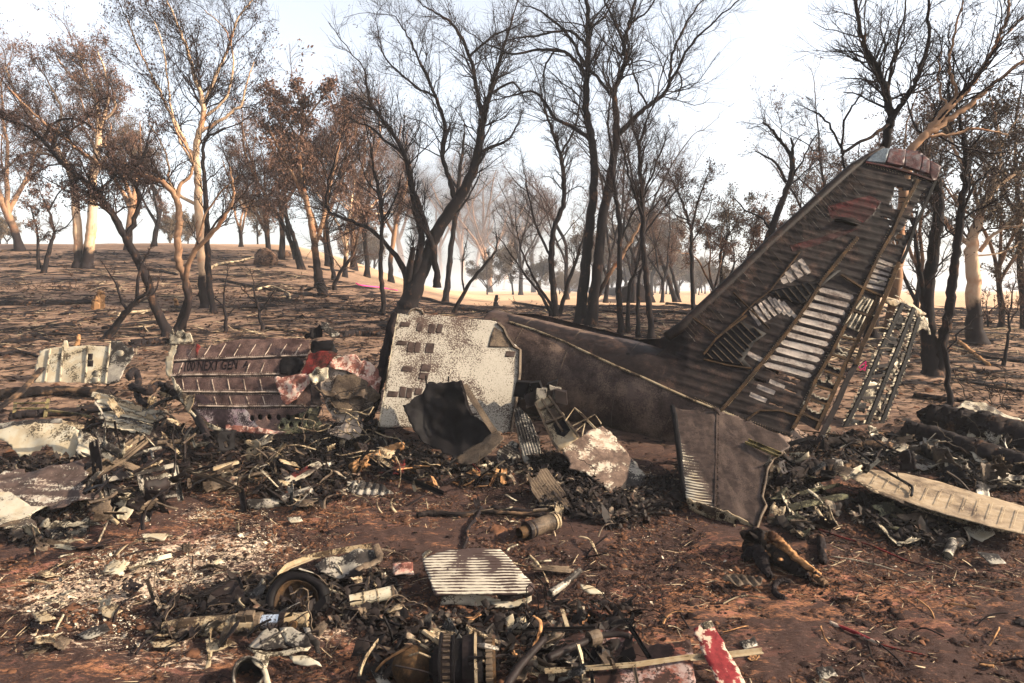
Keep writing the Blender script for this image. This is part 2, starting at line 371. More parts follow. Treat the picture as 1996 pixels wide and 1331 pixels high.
# ------------------------------------------------------------------ trees
def rings(paths, radii, sides):
    """paths MxKx3, radii MxK -> verts, quads"""
    Mn, K, _ = paths.shape
    tg = np.empty_like(paths); tg[:, 1:-1] = paths[:, 2:]-paths[:, :-2]; tg[:, 0] = paths[:, 1]-paths[:, 0]; tg[:, -1] = paths[:, -1]-paths[:, -2]
    tg /= np.linalg.norm(tg, axis=2, keepdims=True)+1e-9
    mean = paths[:, -1]-paths[:, 0]; ref = np.where(np.abs(mean[:, 2:3]) > 0.8*np.linalg.norm(mean, axis=1, keepdims=True), np.array([[1., 0.3, 0]]), np.array([[0, 0.2, 1.]]))
    a = np.cross(tg, ref[:, None, :]); a /= np.linalg.norm(a, axis=2, keepdims=True)+1e-9
    b = np.cross(tg, a)
    th = np.arange(sides)*2*math.pi/sides
    v = paths[:, :, None, :]+radii[:, :, None, None]*(np.cos(th)[None, None, :, None]*a[:, :, None, :]+np.sin(th)[None, None, :, None]*b[:, :, None, :])
    v = v.reshape(-1, 3)
    m = np.arange(Mn)[:, None, None]*K*sides; k = np.arange(K-1)[None, :, None]*sides; j = np.arange(sides)[None, None, :]
    i0 = (m+k+j).ravel(); i1 = (m+k+(j+1) % sides).ravel()
    return v, np.stack([i0, i1, i1+sides, i0+sides], 1)
class Acc:
    def __init__(s): s.v = []; s.f = []; s.n = 0
    def add(s, v, f): s.v.append(v); s.f.append(f+s.n); s.n += len(v)
    def mesh(s, name, mat, smooth=True): return mesh_faces(name, np.concatenate(s.v), np.concatenate(s.f), mat, smooth)
def grow(p0, d0, L, r0, K, wig, up, g, taper=0.25):
    Mn = len(p0); paths = np.empty((Mn, K, 3)); paths[:, 0] = p0; d = d0.copy(); st = (L/(K-1))[:, None]
    for k in range(1, K):
        d = d+g.normal(0, wig, (Mn, 3)); d[:, 2] += up; d /= np.linalg.norm(d, axis=1, keepdims=True)+1e-9
        paths[:, k] = paths[:, k-1]+d*st
    rad = r0[:, None]*(1-(1-taper)*np.linspace(0, 1, K)[None, :])
    return paths, rad
def spawn(paths, rad, per, tmin, ang, lr, L, g, rk=0.55, rmin=0.004, outb=0.0):
    """children from parent paths"""
    Mn, K, _ = paths.shape; idx = np.repeat(np.arange(Mn), per); t = g.uniform(tmin, 0.98, len(idx))*(K-1)
    i = np.minimum(t.astype(int), K-2); f = (t-i)[:, None]
    p = paths[idx, i]*(1-f)+paths[idx, i+1]*f; d = paths[idx, i+1]-paths[idx, i]; d /= np.linalg.norm(d, axis=1, keepdims=True)+1e-9
    q = g.normal(0, 1, d.shape); q -= (q*d).sum(1, keepdims=True)*d; q /= np.linalg.norm(q, axis=1, keepdims=True)+1e-9
    a = g.uniform(ang*0.6, ang*1.4, len(idx))[:, None]
    nd = d*np.cos(a)+q*np.sin(a)
    r = np.maximum((rad[idx, i]*(1-f[:, 0])+rad[idx, i+1]*f[:, 0])*rk, rmin)
    l = L[idx]*g.uniform(lr*0.6, lr*1.35, len(idx))*(1.15-0.5*t/(K-1))
    return p, nd, l, r
def leaves(p, size, g, spread):
    n = len(p); c = p+g.normal(0, spread, (n, 3)); a = g.normal(0, 1, (n, 3)); a[:, 2] -= 0.8; a /= np.linalg.norm(a, axis=1, keepdims=True)
    b = g.normal(0, 1, (n, 3)); b -= (b*a).sum(1, keepdims=True)*a; b /= np.linalg.norm(b, axis=1, keepdims=True)
    s = size*g.uniform(0.6, 1.4, (n, 1)); v = np.stack([c-a*s, c+b*s*0.38, c+a*s, c-b*s*0.38], 1).reshape(-1, 3)
    return v, np.arange(4*n).reshape(n, 4)
def smooth_path(pts, ws, n, g, amp):
    pts = np.array(pts, float); ws = np.array(ws, float); k = len(pts); t = np.linspace(0, k-1, n); o = []
    for u in t:
        i = min(int(u), k-2); f = u-i; p0 = pts[max(i-1, 0)]; p1 = pts[i]; p2 = pts[i+1]; p3 = pts[min(i+2, k-1)]
        o.append(0.5*((2*p1)+(-p0+p2)*f+(2*p0-5*p1+4*p2-p3)*f*f+(-p0+3*p1-3*p2+p3)*f**3))
    o = np.array(o); o[1:-1] += g.normal(0, 1, (n-2, 3))*amp
    return o, np.interp(t, np.arange(k), ws)
TREEN = [0]
def build_tree(name, label, base, limbs, bark='char', twig='twig', dens=1.0, fol=0, leafk='leaf', leaf_size=0.09, seed=1, up=0.05, ang=0.65, blen=1.15, group=None, cat='tree', wig=0.2, tips=True):
    """limbs: list of (Nx3 array world points, radii)"""
    g = np.random.default_rng(seed); tr = Acc(); cr = Acc(); rt = root(name, base, label, cat, group)
    ends = []; H = max(l[0][:, 2].max() for l in limbs)-base[2]
    for pts, rad in limbs:
        n = len(pts); v, f = rings(pts[None], rad[None]*(1+g.normal(0, 0.05, (1, n))), 9 if rad[0] > 0.05 else 6); tr.add(v, f)
        L = np.linalg.norm(np.diff(pts, axis=0), axis=1).sum()
        per = max(2, int(L*2.6*dens)); par = pts[None]; pr = rad[None]
        p, d, l, r = spawn(par, pr, per, 0.22 if pts[0][2] > base[2]+1.5 else 0.45, ang, 0.24*blen, np.array([min(L, H*0.55)+H*0.12]), g, 0.34, 0.007)
        if tips:
            p = np.vstack([p, pts[-1][None]]); e = pts[-1]-pts[-2]; e /= np.linalg.norm(e)+1e-9; d = np.vstack([d, e[None]]); l = np.append(l, min(L, H)*0.22*blen); r = np.append(r, rad[-1])
        r = np.minimum(r, 0.035)
        b1, r1 = grow(p, d, l, r, 7, wig, up, g, 0.4); v, f = rings(b1, r1, 5); cr.add(v, f)
        p, d, l2, r = spawn(b1, r1, 6, 0.15, 0.6, 0.55, l, g, 0.55, 0.006); b2, r2 = grow(p, d, l2, r, 5, wig*1.2, up*1.2, g, 0.45); v, f = rings(b2, r2, 4); cr.add(v, f)
        p, d, l3, r = spawn(b2, r2, 5, 0.1, 0.55, 0.65, l2, g, 0.6, 0.0045); b3, r3 = grow(p, d, l3, r, 4, wig*1.3, up*1.4, g, 0.6); v, f = rings(b3, r3, 3); cr.add(v, f)
        ends.append(b3[:, -1]); ends.append(b3[:, 2])
    tm = tr.mesh('trunk', M[bark]); ob('trunk', tm, rt)
    ob('crown', cr.mesh('crown', M[twig]), rt, kind='stuff')
    if fol:
        e = np.concatenate(ends); zz = (e[:, 2]-base[2])/H
        keep = fbm(e[:, 0]*0.55+seed, e[:, 2]*0.8+e[:, 1]*0.3, 2, seed) > (0.58-0.25*min(fol, 1)) ; e = e[keep & (zz > 0.25)]
        if len(e):
            e = e[g.integers(0, len(e), int(len(e)*1.5*fol))]; v, f = leaves(e, leaf_size, g, leaf_size*1.3)
            ob('foliage', mesh_faces('foliage', v, f, M[leafk]), rt, kind='stuff')
    return rt
def traced(name, label, spec, base_depth=None, seed=1, amp=0.02, root_flare=1.5, dy=0.9, **kw):
    """spec: list of limbs 'px py w, px py w, ...' in photo pixels; first limb's first point is the base"""
    g = np.random.default_rng(seed+100); L = []; first = True; known = []   # known: (px,py,depth)
    for s in spec:
        pts = [tuple(float(q) for q in a.split()) for a in s.split(',')]
        if first or s.startswith('+'):
            pass
        if first:
            b = G(pts[0][0], pts[0][1]) if base_depth is None else P(pts[0][0], pts[0][1], base_depth)
            y0 = b.y; dend = g.uniform(-0.3, 0.3)*dy
        else:
            d2 = [(math.hypot(k[0]-pts[0][0], k[1]-pts[0][1]), k) for k in known]; dm, kk = min(d2, key=lambda q: q[0]); y0 = kk[2] if dm < 60 else b.y
            dend = g.uniform(-1, 1)*dy*max(0.5, math.hypot(pts[-1][0]-pts[0][0], pts[-1][1]-pts[0][1])/200)
        ln = [0]
        for i in range(1, len(pts)): ln.append(ln[-1]+math.hypot(pts[i][0]-pts[i-1][0], pts[i][1]-pts[i-1][1]))
        P3 = []; W = []
        for (x, y, w), l in zip(pts, ln):
            dd = y0+dend*l/ln[-1]; P3.append(P(x, y, dd)); W.append(w*0.40*dd/FPX); known.append((x, y, dd))
        # denser known
        for i in range(1, len(pts)):
            for f in (0.25, 0.5, 0.75):
                known.append((pts[i-1][0]*(1-f)+pts[i][0]*f, pts[i-1][1]*(1-f)+pts[i][1]*f, y0+dend*(ln[i-1]*(1-f)+ln[i]*f)/ln[-1]))
        n = max(8, int(ln[-1]/9)); A, Wd = smooth_path(P3, W, n, g, amp)
        ground_start = first or (abs(A[0][2]-float(T(A[0][0], A[0][1]))) < 0.5)
        if ground_start:
            A[0][2] -= 0.12; Wd[0] *= root_flare; Wd[1] *= 1+(root_flare-1)*0.35
        L.append((A, Wd)); first = False
    base = Vector(L[0][0][0]); base.z = float(T(base.x, base.y))
    return build_tree(name, label, base, L, seed=seed, **kw)
def proc_tree(name, label, px, py, top, w, seed, lean=0.0, nst=3, spread=0.35, **kw):
    """procedural gum: forked stems from a base at pixel (px,py) reaching top pixel row"""
    g = np.random.default_rng(seed+500); b = G(px, py); H = (py-top)*b.y/FPX; r = w*0.5*b.y/FPX; L = []
    K = 14; fork = g.uniform(0.15, 0.4)
    p0 = np.array([b]); p0[0, 2] -= 0.15
    tr, rr = grow(p0, np.array([[lean, 0, 1.0]]), np.array([H*fork*1.2]), np.array([r]), 7, 0.06, 0.03, g, 0.75)
    rr[0, 0] *= 1.5; L.append((tr[0], rr[0])); tip = tr[0][-1]
    for k in range(nst):
        a = g.uniform(0, 6.28); d = np.array([[math.cos(a)*spread+lean, math.sin(a)*spread, 0.9]])
        st = tr[0][-1 if k < 2 else g.integers(3, 6)]
        s1, q1 = grow(st[None], d, np.array([H*(1-fork)*g.uniform(0.7, 1.0)*1.08]), np.array([r*0.62]), 12, 0.13, 0.035, g, 0.22); L.append((s1[0], q1[0]))
        for j in range(2):
            i = g.integers(3, 8); a = g.uniform(0, 6.28); d = np.array([[math.cos(a)*0.8, math.sin(a)*0.8, 0.7]])
            s2, q2 = grow(s1[0][i][None], d, np.array([H*0.33*g.uniform(0.7, 1.2)]), np.array([q1[0][i]*0.6]), 9, 0.16, 0.05, g, 0.3); L.append((s2[0], q2[0]))
    return build_tree(name, label, Vector((b.x, b.y, b.z)), L, seed=seed, **kw)
def copy_tree(r0, px, py, label, group, sc, rz, extra=None):
    b = G(px, py) if extra is None else extra; c = r0.copy(); COL.objects.link(c); c.location = b; c.scale = (sc, sc, sc*random.uniform(0.9, 1.1)); c.rotation_euler = (0, 0, rz)
    c['label'] = label; c['group'] = group
    for ch in r0.children:
        d = ch.copy(); COL.objects.link(d); d.parent = c
    return c
traced('burnt_tree', 'leaning charred tree at the left whose trunk slants up to a dense dark crown', [
 '330 655 26,308 610 22,285 545 20,262 495 19,238 452 18,215 410 16,190 378 15,160 350 13,130 325 12,100 292 10,80 268 9',
 '80 268 8,50 245 6,10 232 4', '85 272 8,105 238 6,150 232 5,185 250 3', '100 292 7,120 260 6,160 240 5,190 200 3', '245 462 14,262 430 12,272 385 10,260 350 9,258 335 7,278 308 7,290 265 4', '262 350 7,235 325 6,205 300 3', '190 378 7,215 350 5,250 318 4,300 300 3', '205 398 6,170 392 4,60 330 2'],
 seed=11, dens=1.5, fol=1.3, leafk='leafd', leaf_size=0.05, ang=0.8, blen=0.9)
traced('burnt_tree', 'charred tree with a kinked stem and one long limb arching over to the left', [
 '345 645 20,362 600 18,366 560 17,350 515 17,346 470 17,350 430 16,345 392 15,325 362 13,290 345 12,240 337 11,200 325 10,165 300 9,125 268 8,70 225 6,15 170 4',
 '352 640 16,368 595 15,360 545 13,380 490 12,425 440 10,450 400 8,455 370 6,448 325 3', '345 388 11,352 358 9,375 335 7,368 295 5,345 262 3', '380 488 7,400 420 5,440 365 4,470 340 2'],
 seed=12, bark='gum2', dens=0.9, fol=0.3, leafk='leafd', leaf_size=0.05)
traced('gum_tree', 'tall pale-barked gum with several upright limbs at left centre', [
 '398 600 22,396 560 21,393 500 21,390 450 20,387 400 19,385 345 17,382 290 15,392 240 13,396 200 11,380 150 9,365 95 7,345 45 5,325 0 3',
 '396 205 8,420 150 7,445 95 6,455 60 5,470 25 4,492 0 3', '385 320 9,360 275 8,335 225 7,305 165 5,275 105 4,246 35 2', '392 255 8,430 235 7,455 215 6,470 205 6,480 165 4,495 120 2',
 '385 400 9,350 380 8,330 350 6,325 300 4,290 240 3', '388 340 7,345 260 5,330 180 4,320 100 3,300 40 2', '394 230 6,440 190 5,455 120 4,440 60 3,400 20 2'],
 seed=13, bark='gum', dens=1.2, fol=0.8, leafk='leafd', leaf_size=0.055)
traced('burnt_tree', 'straight dark stem rising just beside the tall pale gum', [
 '417 610 17,410 570 15,406 520 14,403 460 13,402 400 12,398 350 10,395 300 8,402 270 7,440 250 5', '403 460 6,430 425 5,460 395 4,480 370 2'], seed=14, bark='char', dens=0.5)
traced('gum_tree', 'twin-trunked pale gum with blackened feet and brown tufts far left', [
 '170 522 26,175 470 23,180 420 22,180 340 18,190 290 15,192 240 13,186 190 10,170 150 8,150 105 5', '153 520 24,152 470 20,148 400 18,143 360 15,128 318 13,100 275 11,60 225 8,30 180 6,10 130 4',
 '180 345 12,205 310 10,222 290 8,245 282 6', '190 260 9,210 200 7,205 140 5,190 100 3', '128 318 7,90 300 6,50 300 5,10 330 3', '186 190 7,140 150 5,110 110 4', '100 275 7,120 220 6,100 170 4,75 130 3', '192 240 7,225 210 5,215 165 4'],
 seed=15, bark='gum', twig='twig2', dens=1.1, fol=1.6, leafk='leaf', leaf_size=0.075)
traced('gum_tree', 'forked orange-barked gum with a charred stump foot at centre left', [
 '624 562 26,618 520 18,614 480 17,606 430 15,596 385 13,585 330 11,583 280 9,592 230 7,578 180 4', '614 480 11,632 420 10,640 370 9,655 310 7,665 255 4', '600 400 8,570 340 7,548 300 6,525 250 4', '655 575 13,652 555 10,668 525 9,690 490 6,705 430 4',
 '583 280 6,560 230 5,530 190 3', '592 235 5,620 200 4,640 175 3'], seed=16, bark='gum2', twig='twig2', dens=1.0, fol=1.6, leafk='leaf', leaf_size=0.10)
traced('burnt_tree', 'three dark stems leaning left in a fan behind the rubble mound', [
 '586 525 12,570 480 11,553 440 10,530 405 8,505 385 5', '592 530 12,575 470 10,558 420 9,552 370 7,545 300 5', '575 505 9,560 440 8,555 380 6,560 330 4'], seed=17, bark='char', twig='twig2', dens=1.0, fol=1.2, leaf_size=0.10)
traced('burnt_tree', 'largest charred tree, its thick trunk forking behind the standing speckled panel', [
 '790 612 62,798 590 48,815 545 38,836 495 33,852 450 31,885 400 27,912 355 24,930 305 21,938 255 18,943 220 16,953 185 12,968 140 9,985 80 7,1000 30 4',
 '800 585 26,812 520 20,822 462 17,808 400 15,800 350 13,788 300 11,765 258 9,742 228 8,720 195 6,712 140 4',
 '852 560 20,850 520 16,838 465 15,822 415 13,806 372 11',
 '795 575 24,790 530 17,758 482 11,722 447 9,682 428 8,642 412 7,638 370 5,655 300 3',
 '940 225 12,928 165 10,915 110 8,888 55 7,860 30 5,825 12 3', '932 300 9,960 285 7,990 272 5,1010 240 3', '890 400 14,876 350 12,862 300 10,868 250 9,850 190 8,820 125 6,795 70 4,768 30 2',
 '788 300 7,745 270 6,725 250 5,700 240 3', '915 110 6,960 70 5,1000 55 3', '850 190 6,800 160 5,750 110 4,735 50 2', '953 185 7,1000 160 5,1020 190 3',
 '795 560 20,797 530 18,803 500 14,806 482 9'],
 seed=18, dens=1.35, ang=0.62, fol=0.25, leafk='leafd', leaf_size=0.045, dy=1.4)
traced('burnt_tree', 'tall twin-stemmed charred tree in the middle, left stem straight and patched with orange', [
 '1130 632 32,1136 570 26,1146 476 24,1153 410 22,1158 350 21,1156 290 19,1143 215 16,1143 170 15,1146 125 13,1147 50 11,1141 -10 9',
 '1146 155 10,1118 115 9,1085 97 7,1040 98 6,996 105 5,940 82 3', '1146 90 8,1110 60 6,1050 68 5,990 78 3', '1141 130 8,1115 80 7,1085 45 6,1040 15 3', '1150 270 11,1110 245 9,1080 228 8,1058 195 7,1035 177 5,996 187 3',
 '1080 100 5,1060 140 4,1062 190 3', '1146 60 6,1180 30 5,1200 -10 3'],
 seed=19, dens=1.0, ang=0.55, dy=1.2)
traced('burnt_tree', 'charred tree with a right-reaching limb beside the twin central trunk', [
 '1150 634 30,1160 560 26,1168 490 25,1176 420 24,1190 345 22,1201 270 19,1200 215 15,1197 180 14,1210 145 12,1220 115 11,1216 90 10,1228 45 8,1242 -10 6',
 '1200 268 14,1232 235 12,1262 207 10,1290 188 9,1305 165 8,1322 132 7,1342 92 6,1388 46 4,1440 0 3', '1306 160 7,1310 110 6,1330 60 5,1360 10 4', '1190 185 8,1165 150 7,1150 130 6,1168 90 5', '1222 100 7,1200 50 6,1178 0 4', '1228 45 5,1260 25 4,1280 -10 3',
 '1262 207 5,1240 160 4,1232 120 3', '1320 135 4,1330 160 4,1322 185 3'],
 seed=20, dens=1.0, ang=0.55, dy=1.2)
traced('burnt_tree', 'slim burnt trunk slanting right across the foot of the central pair', ['1152 632 13,1160 595 12,1171 566 11,1190 530 10,1211 501 9,1235 460 7,1256 426 4'], seed=21, bark='gum2', dens=0.12)
traced('burnt_tree', 'charred multi-stem tree left of the central pair with drooping low sprays', [
 '1084 618 18,1078 560 16,1075 501 14,1080 445 13,1098 398 12,1098 350 10,1092 300 9,1078 262 8,1060 205 4', '1090 618 12,1105 560 10,1122 510 8,1135 470 5', '1075 610 9,1050 570 7,1020 530 5,985 480 3', '1078 600 8,1040 540 6,1015 480 4,1005 430 2', '1092 300 6,1120 250 5,1130 200 3', '1076 505 7,1045 440 6,1030 380 4,1020 330 2'],
 seed=22, dens=1.1, ang=0.6)
traced('burnt_tree', 'slender dark stem standing right of the central pair', ['1212 650 19,1207 600 15,1206 551 14,1209 451 12,1203 400 11,1196 355 9,1194 305 7,1185 240 5,1190 190 3', '1225 648 13,1224 600 10,1228 555 9,1243 515 6,1250 480 4', '1206 480 6,1230 420 5,1262 390 3'], seed=23, dens=0.8)
traced('burnt_tree', 'dark tree with a brush of upright twigs left of the bare sky gap', ['1270 660 17,1264 580 15,1258 520 14,1254 476 14,1253 420 13,1252 370 11,1246 320 9,1250 270 7,1266 220 4', '1254 430 7,1235 370 6,1215 300 4,1205 250 2', '1252 380 6,1275 330 5,1290 290 4,1300 260 2', '1254 460 6,1290 410 5,1320 370 3', '1250 300 5,1235 250 4,1230 200 2'], seed=24, dens=1.6, ang=0.45, up=0.1)
traced('burnt_tree', 'thin short black stem between the two dark tree trunks', ['1246 658 12,1244 600 10,1245 561 9,1250 528 6,1262 500 3'], seed=25, dens=0.3)
traced('burnt_tree', 'small isolated tree with a light rounded crown before the hazy wood', ['1352 605 11,1350 550 10,1348 490 9,1346 450 8,1334 405 6,1314 360 4,1300 330 2', '1347 450 6,1358 405 5,1368 370 4,1380 340 2', '1346 430 4,1320 420 3,1300 400 2', '1350 470 4,1375 430 3,1385 400 2'], seed=26, dens=1.3, fol=0.7, leafk='leafd', leaf_size=0.06, twig='twig2')
traced('burnt_tree', 'leaning pair of grey stems left of the small isolated tree', ['1318 588 13,1305 550 11,1292 515 9,1280 480 6,1272 440 3', '1324 588 10,1314 545 8,1306 510 6,1312 470 3', '1280 480 4,1255 450 3'], seed=27, dens=1.2, fol=0.8, leaf_size=0.07, twig='twig2')
traced('burnt_tree', 'dead snag with broken top limbs rising behind the tail fin', [
 '1478 640 24,1484 560 22,1492 490 20,1502 451 18,1515 415 16,1530 380 14,1541 346 13,1544 310 12,1530 285 8,1515 265 7,1500 248 6,1487 238 5', '1544 310 8,1546 285 7,1541 268 4', '1532 355 7,1518 325 6,1500 308 5,1472 294 3', '1543 350 5,1562 315 4,1580 280 3,1595 255 2', '1502 450 6,1485 425 5,1455 412 4,1430 385 2'], seed=28, dens=0.45, tips=False)
traced('burnt_tree', 'big charred tree behind the fin tip with limbs fanning past the top edge', [
 '1700 650 28,1705 560 25,1712 450 23,1718 350 22,1728 270 20,1737 230 19,1726 175 16,1712 140 14,1697 112 12,1680 72 10,1665 -10 7',
 '1740 228 15,1755 205 13,1780 165 11,1797 125 10,1812 75 8,1808 -10 6', '1735 240 10,1700 265 8,1660 285 7,1640 310 6,1655 345 5', '1645 300 6,1620 250 5,1600 225 4,1570 210 2', '1728 180 8,1740 120 7,1755 60 5,1770 -10 3', '1640 300 5,1650 230 5,1680 180 3'],
 seed=29, base_depth=19.5, dens=1.2, bark='char', ang=0.6, dy=1.0)
traced('burnt_tree', 'pale-limbed burnt tree sweeping out of the frame at upper right', [
 '1735 640 28,1750 520 24,1760 400 22,1775 300 20,1810 255 18,1847 212 18,1870 190 15,1892 165 13,1920 125 10,1942 80 8,1960 40 7,1970 -10 5',
 '1800 265 15,1850 232 13,1895 200 12,1940 160 9,1996 118 7,2040 90 5', '1805 262 8,1850 262 7,1900 250 6,1965 262 3', '1870 190 8,1850 130 7,1860 70 5,1880 -10 3', '1942 82 5,1990 40 4,2020 0 3', '1847 212 6,1830 160 5,1835 100 3'],
 seed=30, base_depth=17.5, dens=1.15, bark='gum2', ang=0.6, dy=0.8)
traced('burnt_tree', 'thick black double trunk standing right of the tail wreck', [
 '1816 732 46,1812 680 36,1808 620 33,1810 550 30,1822 480 28,1830 410 25,1826 355 22,1812 325 14', '1826 728 30,1838 670 25,1850 610 23,1858 540 20,1868 466 18,1876 400 17,1883 340 15,1880 290 12,1872 235 7,1860 190 4',
 '1806 610 13,1798 560 12,1790 505 9,1780 440 6,1765 400 3', '1876 400 7,1900 360 6,1930 330 4', '1868 470 6,1840 440 5,1820 400 3', '1826 355 7,1830 335 6,1845 320 4'], seed=31, dens=0.7, fol=0.3, leafk='leafd', leaf_size=0.045)
traced('gum_tree', 'pale smooth-barked gum with a dark flared foot at the right', [
 '1902 668 50,1900 640 38,1899 600 34,1898 550 32,1895 500 30,1897 465 26,1908 425 20,1930 378 15,1960 350 12,2010 320 8', '1893 482 15,1865 455 13,1845 435 11,1822 405 9,1805 385 6,1790 340 3', '1908 425 11,1900 370 9,1880 325 8,1855 280 6,1840 230 4',
 '1910 490 10,1935 458 8,1965 443 7,2010 438 5', '1930 378 8,1950 310 6,1945 250 5,1930 190 3', '1905 380 6,1930 320 5,1960 270 4,1990 220 3', '1896 500 5,1960 490 4,1990 470 3'], seed=32, bark='gum', twig='twig2', dens=1.3, fol=1.3, leafk='leaf2', leaf_size=0.07)
traced('dead_tree', 'short broken black stem in front of the double trunk', ['1853 790 15,1848 740 13,1843 690 12,1841 665 10,1848 640 6', '1842 690 5,1870 650 4,1900 620 2'], seed=33, dens=0.3, blen=0.6, cat='tree trunk')
traced('small_tree', 'thin bare sapling at the right edge beyond the wreckage', ['1955 716 10,1960 690 8,1966 650 6,1968 610 5,1975 570 3,1980 540 2', '1966 640 4,1985 600 3,1996 580 2', '1967 620 3,1950 590 2'], seed=34, dens=1.6, twig='twig2', fol=0.5, leaf_size=0.04)
traced('burnt_tree', 'small two-stemmed tree with a dark thin crown near the left edge', ['84 533 11,92 500 10,103 465 8,106 450 6,95 410 5,80 380 3', '76 522 8,74 490 7,72 450 5,62 410 3', '106 452 4,130 440 3,145 420 2', '95 410 4,120 370 3,150 350 2'], seed=35, dens=1.2, fol=1.0, leafk='leaf', leaf_size=0.09, twig='twig2')
traced('burnt_tree', 'slim black tree left of the largest tree, bare to the ground', ['747 612 13,746 570 12,742 520 11,744 470 10,745 425 9,738 370 8,728 330 6,722 280 3', '745 430 5,770 390 4,782 340 2', '740 380 4,715 350 3,700 300 2'], seed=36, dens=1.0)
traced('burnt_tree', 'dark straight tree right behind the largest trunk', ['868 592 18,874 540 14,880 480 13,888 420 12,893 370 10,898 320 8,905 260 5', '888 420 6,915 380 5,935 340 3', '893 370 5,870 330 4,855 290 2'], seed=37, dens=0.9)
traced('burnt_tree', 'dark stem leaning right, right of the largest trunk', ['884 610 11,905 570 9,928 535 8,955 505 6,968 480 4,965 450 2', '905 570 5,900 520 4,910 470 2'], seed=38, dens=0.7)
traced('burnt_tree', 'slender dark stem between the forked orange gum and the largest tree', ['652 545 11,645 500 9,638 450 8,636 400 6,645 340 3', '640 450 4,660 400 3,670 350 2'], seed=39, dens=1.0)
traced('sapling', 'black leafless sapling poking up behind the lettered fuselage panel', ['512 645 9,508 620 8,502 595 6,496 570 4,492 540 2', '505 610 4,520 590 3,532 570 2', '500 590 4,482 575 3,470 560 2'], seed=40, dens=0.5, blen=0.7)
traced('sapling', 'twiggy burnt sapling left of the lettered fuselage panel', ['438 648 9,440 625 8,438 600 6,436 570 4,444 535 2', '440 620 4,460 600 3,480 590 2', '438 600 4,420 580 3'], seed=41, dens=0.5, blen=0.7)
traced('dead_tree', 'stubby charred stem leaning right under the leaning tree', ['210 660 20,225 635 17,243 612 15,262 590 11,285 570 6,290 540 3', '250 605 8,235 580 6,222 545 4,205 520 2', '262 588 6,300 575 4,310 545 3', '270 590 9,268 555 8,276 520 6,290 490 3'], seed=42, dens=0.9, blen=0.8, cat='tree trunk')
traced('gum_tree', 'pale-stemmed gum seen between the largest tree and the orange gum', ['762 550 14,762 505 12,768 460 11,775 420 9,790 370 7,800 320 5', '768 460 7,745 410 6,735 360 4,728 310 2', '775 420 5,800 400 4'], seed=43, bark='gum2', twig='twig2', dens=1.0, fol=1.0, leaf_size=0.09)
# overhanging branch entering at the left edge
g_ = [('gum', 1), ('char', 0)]
BACK = [ # px, base, top, w, lean, foliage, bark, twig, label
 (250, 488, 200, 15, 0.05, 1.8, 'gum2', 'brown-tufted gum between the twin gum and the kinked tree'),
 (300, 480, 250, 10, 0, 1.8, 'char', 'dense-crowned brown tree behind the kinked stem'),
 (40, 490, 90, 16, -0.1, 1.8, 'gum2', 'tall leafy gum leaning off the left edge'),
 (470, 480, 330, 8, 0, 1.2, 'gum2', 'low brown tree just right of the tall pale gum'),
 (525, 500, 250, 11, -0.1, 1.7, 'gum2', 'leafy gum leaning left over the rubble mound'),
 (548, 505, 200, 12, 0.0, 1.9, 'gum2', 'brown full-crowned gum above the rubble mound'),
 (690, 525, 200, 12, 0.05, 1.2, 'gum2', 'thin-crowned gum behind the orange-barked gum'),
 (672, 540, 300, 10, 0.1, 1.2, 'gum', 'short pale gum with open brown crown at centre left'),
 (715, 540, 260, 10, 0, 1.0, 'char', 'dark mid-distance tree left of the slim black tree'),
 (785, 530, 240, 11, 0, 1.4, 'gum2', 'brown tree showing through the largest tree'),
 (815, 540, 300, 9, 0.0, 1.2, 'char', 'hazy tree behind the largest trunk fork'),
 (905, 555, 300, 10, 0.05, 1.2, 'gum2', 'brown tree in the gap right of the largest trunk'),
 (925, 560, 330, 9, 0.0, 1.5, 'gum2', 'bushy brown tree right of the dark leaning stem'),
 (955, 570, 350, 10, 0.05, 1.5, 'gum2', 'reddish tree behind the left low sprays'),
 (985, 565, 370, 9, -0.05, 1.4, 'gum', 'reddish tree with pale stems near picture centre'),
 (1015, 575, 330, 9, 0.0, 1.2, 'char', 'dark brown tree just left of the central multi-stem tree'),
 (1040, 570, 390, 8, 0.0, 1.4, 'char', 'hazy brown tree behind the central low sprays'),
 (1105, 585, 300, 9, 0.0, 0.6, 'char', 'thin bare tree behind the central pair'),
 (1180, 590, 260, 9, 0.0, 0.4, 'char', 'bare twiggy tree between the central pair and the slender stem'),
 (1235, 590, 210, 10, 0.0, 0.3, 'char', 'tall bare twiggy tree behind the slender dark stem'),
 (1290, 590, 330, 8, 0.0, 1.0, 'char', 'hazy tree right of the brush-twigged dark tree'),
 (1405, 600, 400, 9, 0.0, 1.9, 'char', 'full brown tree beyond the field left of the snag'),
 (1440, 610, 410, 9, 0.05, 1.9, 'char', 'full brown tree just left of the snag'),
 (1385, 600, 405, 8, -0.1, 1.6, 'gum2', 'brown tree leaning left beyond the field'),
 (1590, 600, 300, 9, 0.0, 0.9, 'char', 'tree peeping over the middle of the tail fin'),
 (1650, 600, 170, 12, -0.15, 1.1, 'char', 'dark-crowned tree behind the upper tail fin'),
 (1780, 640, 180, 12, 0.1, 1.3, 'gum2', 'grey-brown tree behind the fin tip'),
 (1950, 640, 200, 12, 0.1, 1.3, 'gum2', 'leafy gum beyond the pale gum at the right'),
 (2000, 640, 180, 14, 0.0, 1.3, 'char', 'leafy tree cut by the right edge'),
 (1925, 640, 560, 4, 0.0, 0.8, 'char', 'low wiry bush right of the pale gum'),
 (860, 560, 360, 8, 0, 1.0, 'gum2', 'orange-lit tree low behind the largest trunk'),
 (640, 520, 180, 12, 0, 1.5, 'gum2', 'tall brown tree crowning the centre-left clump'),
]
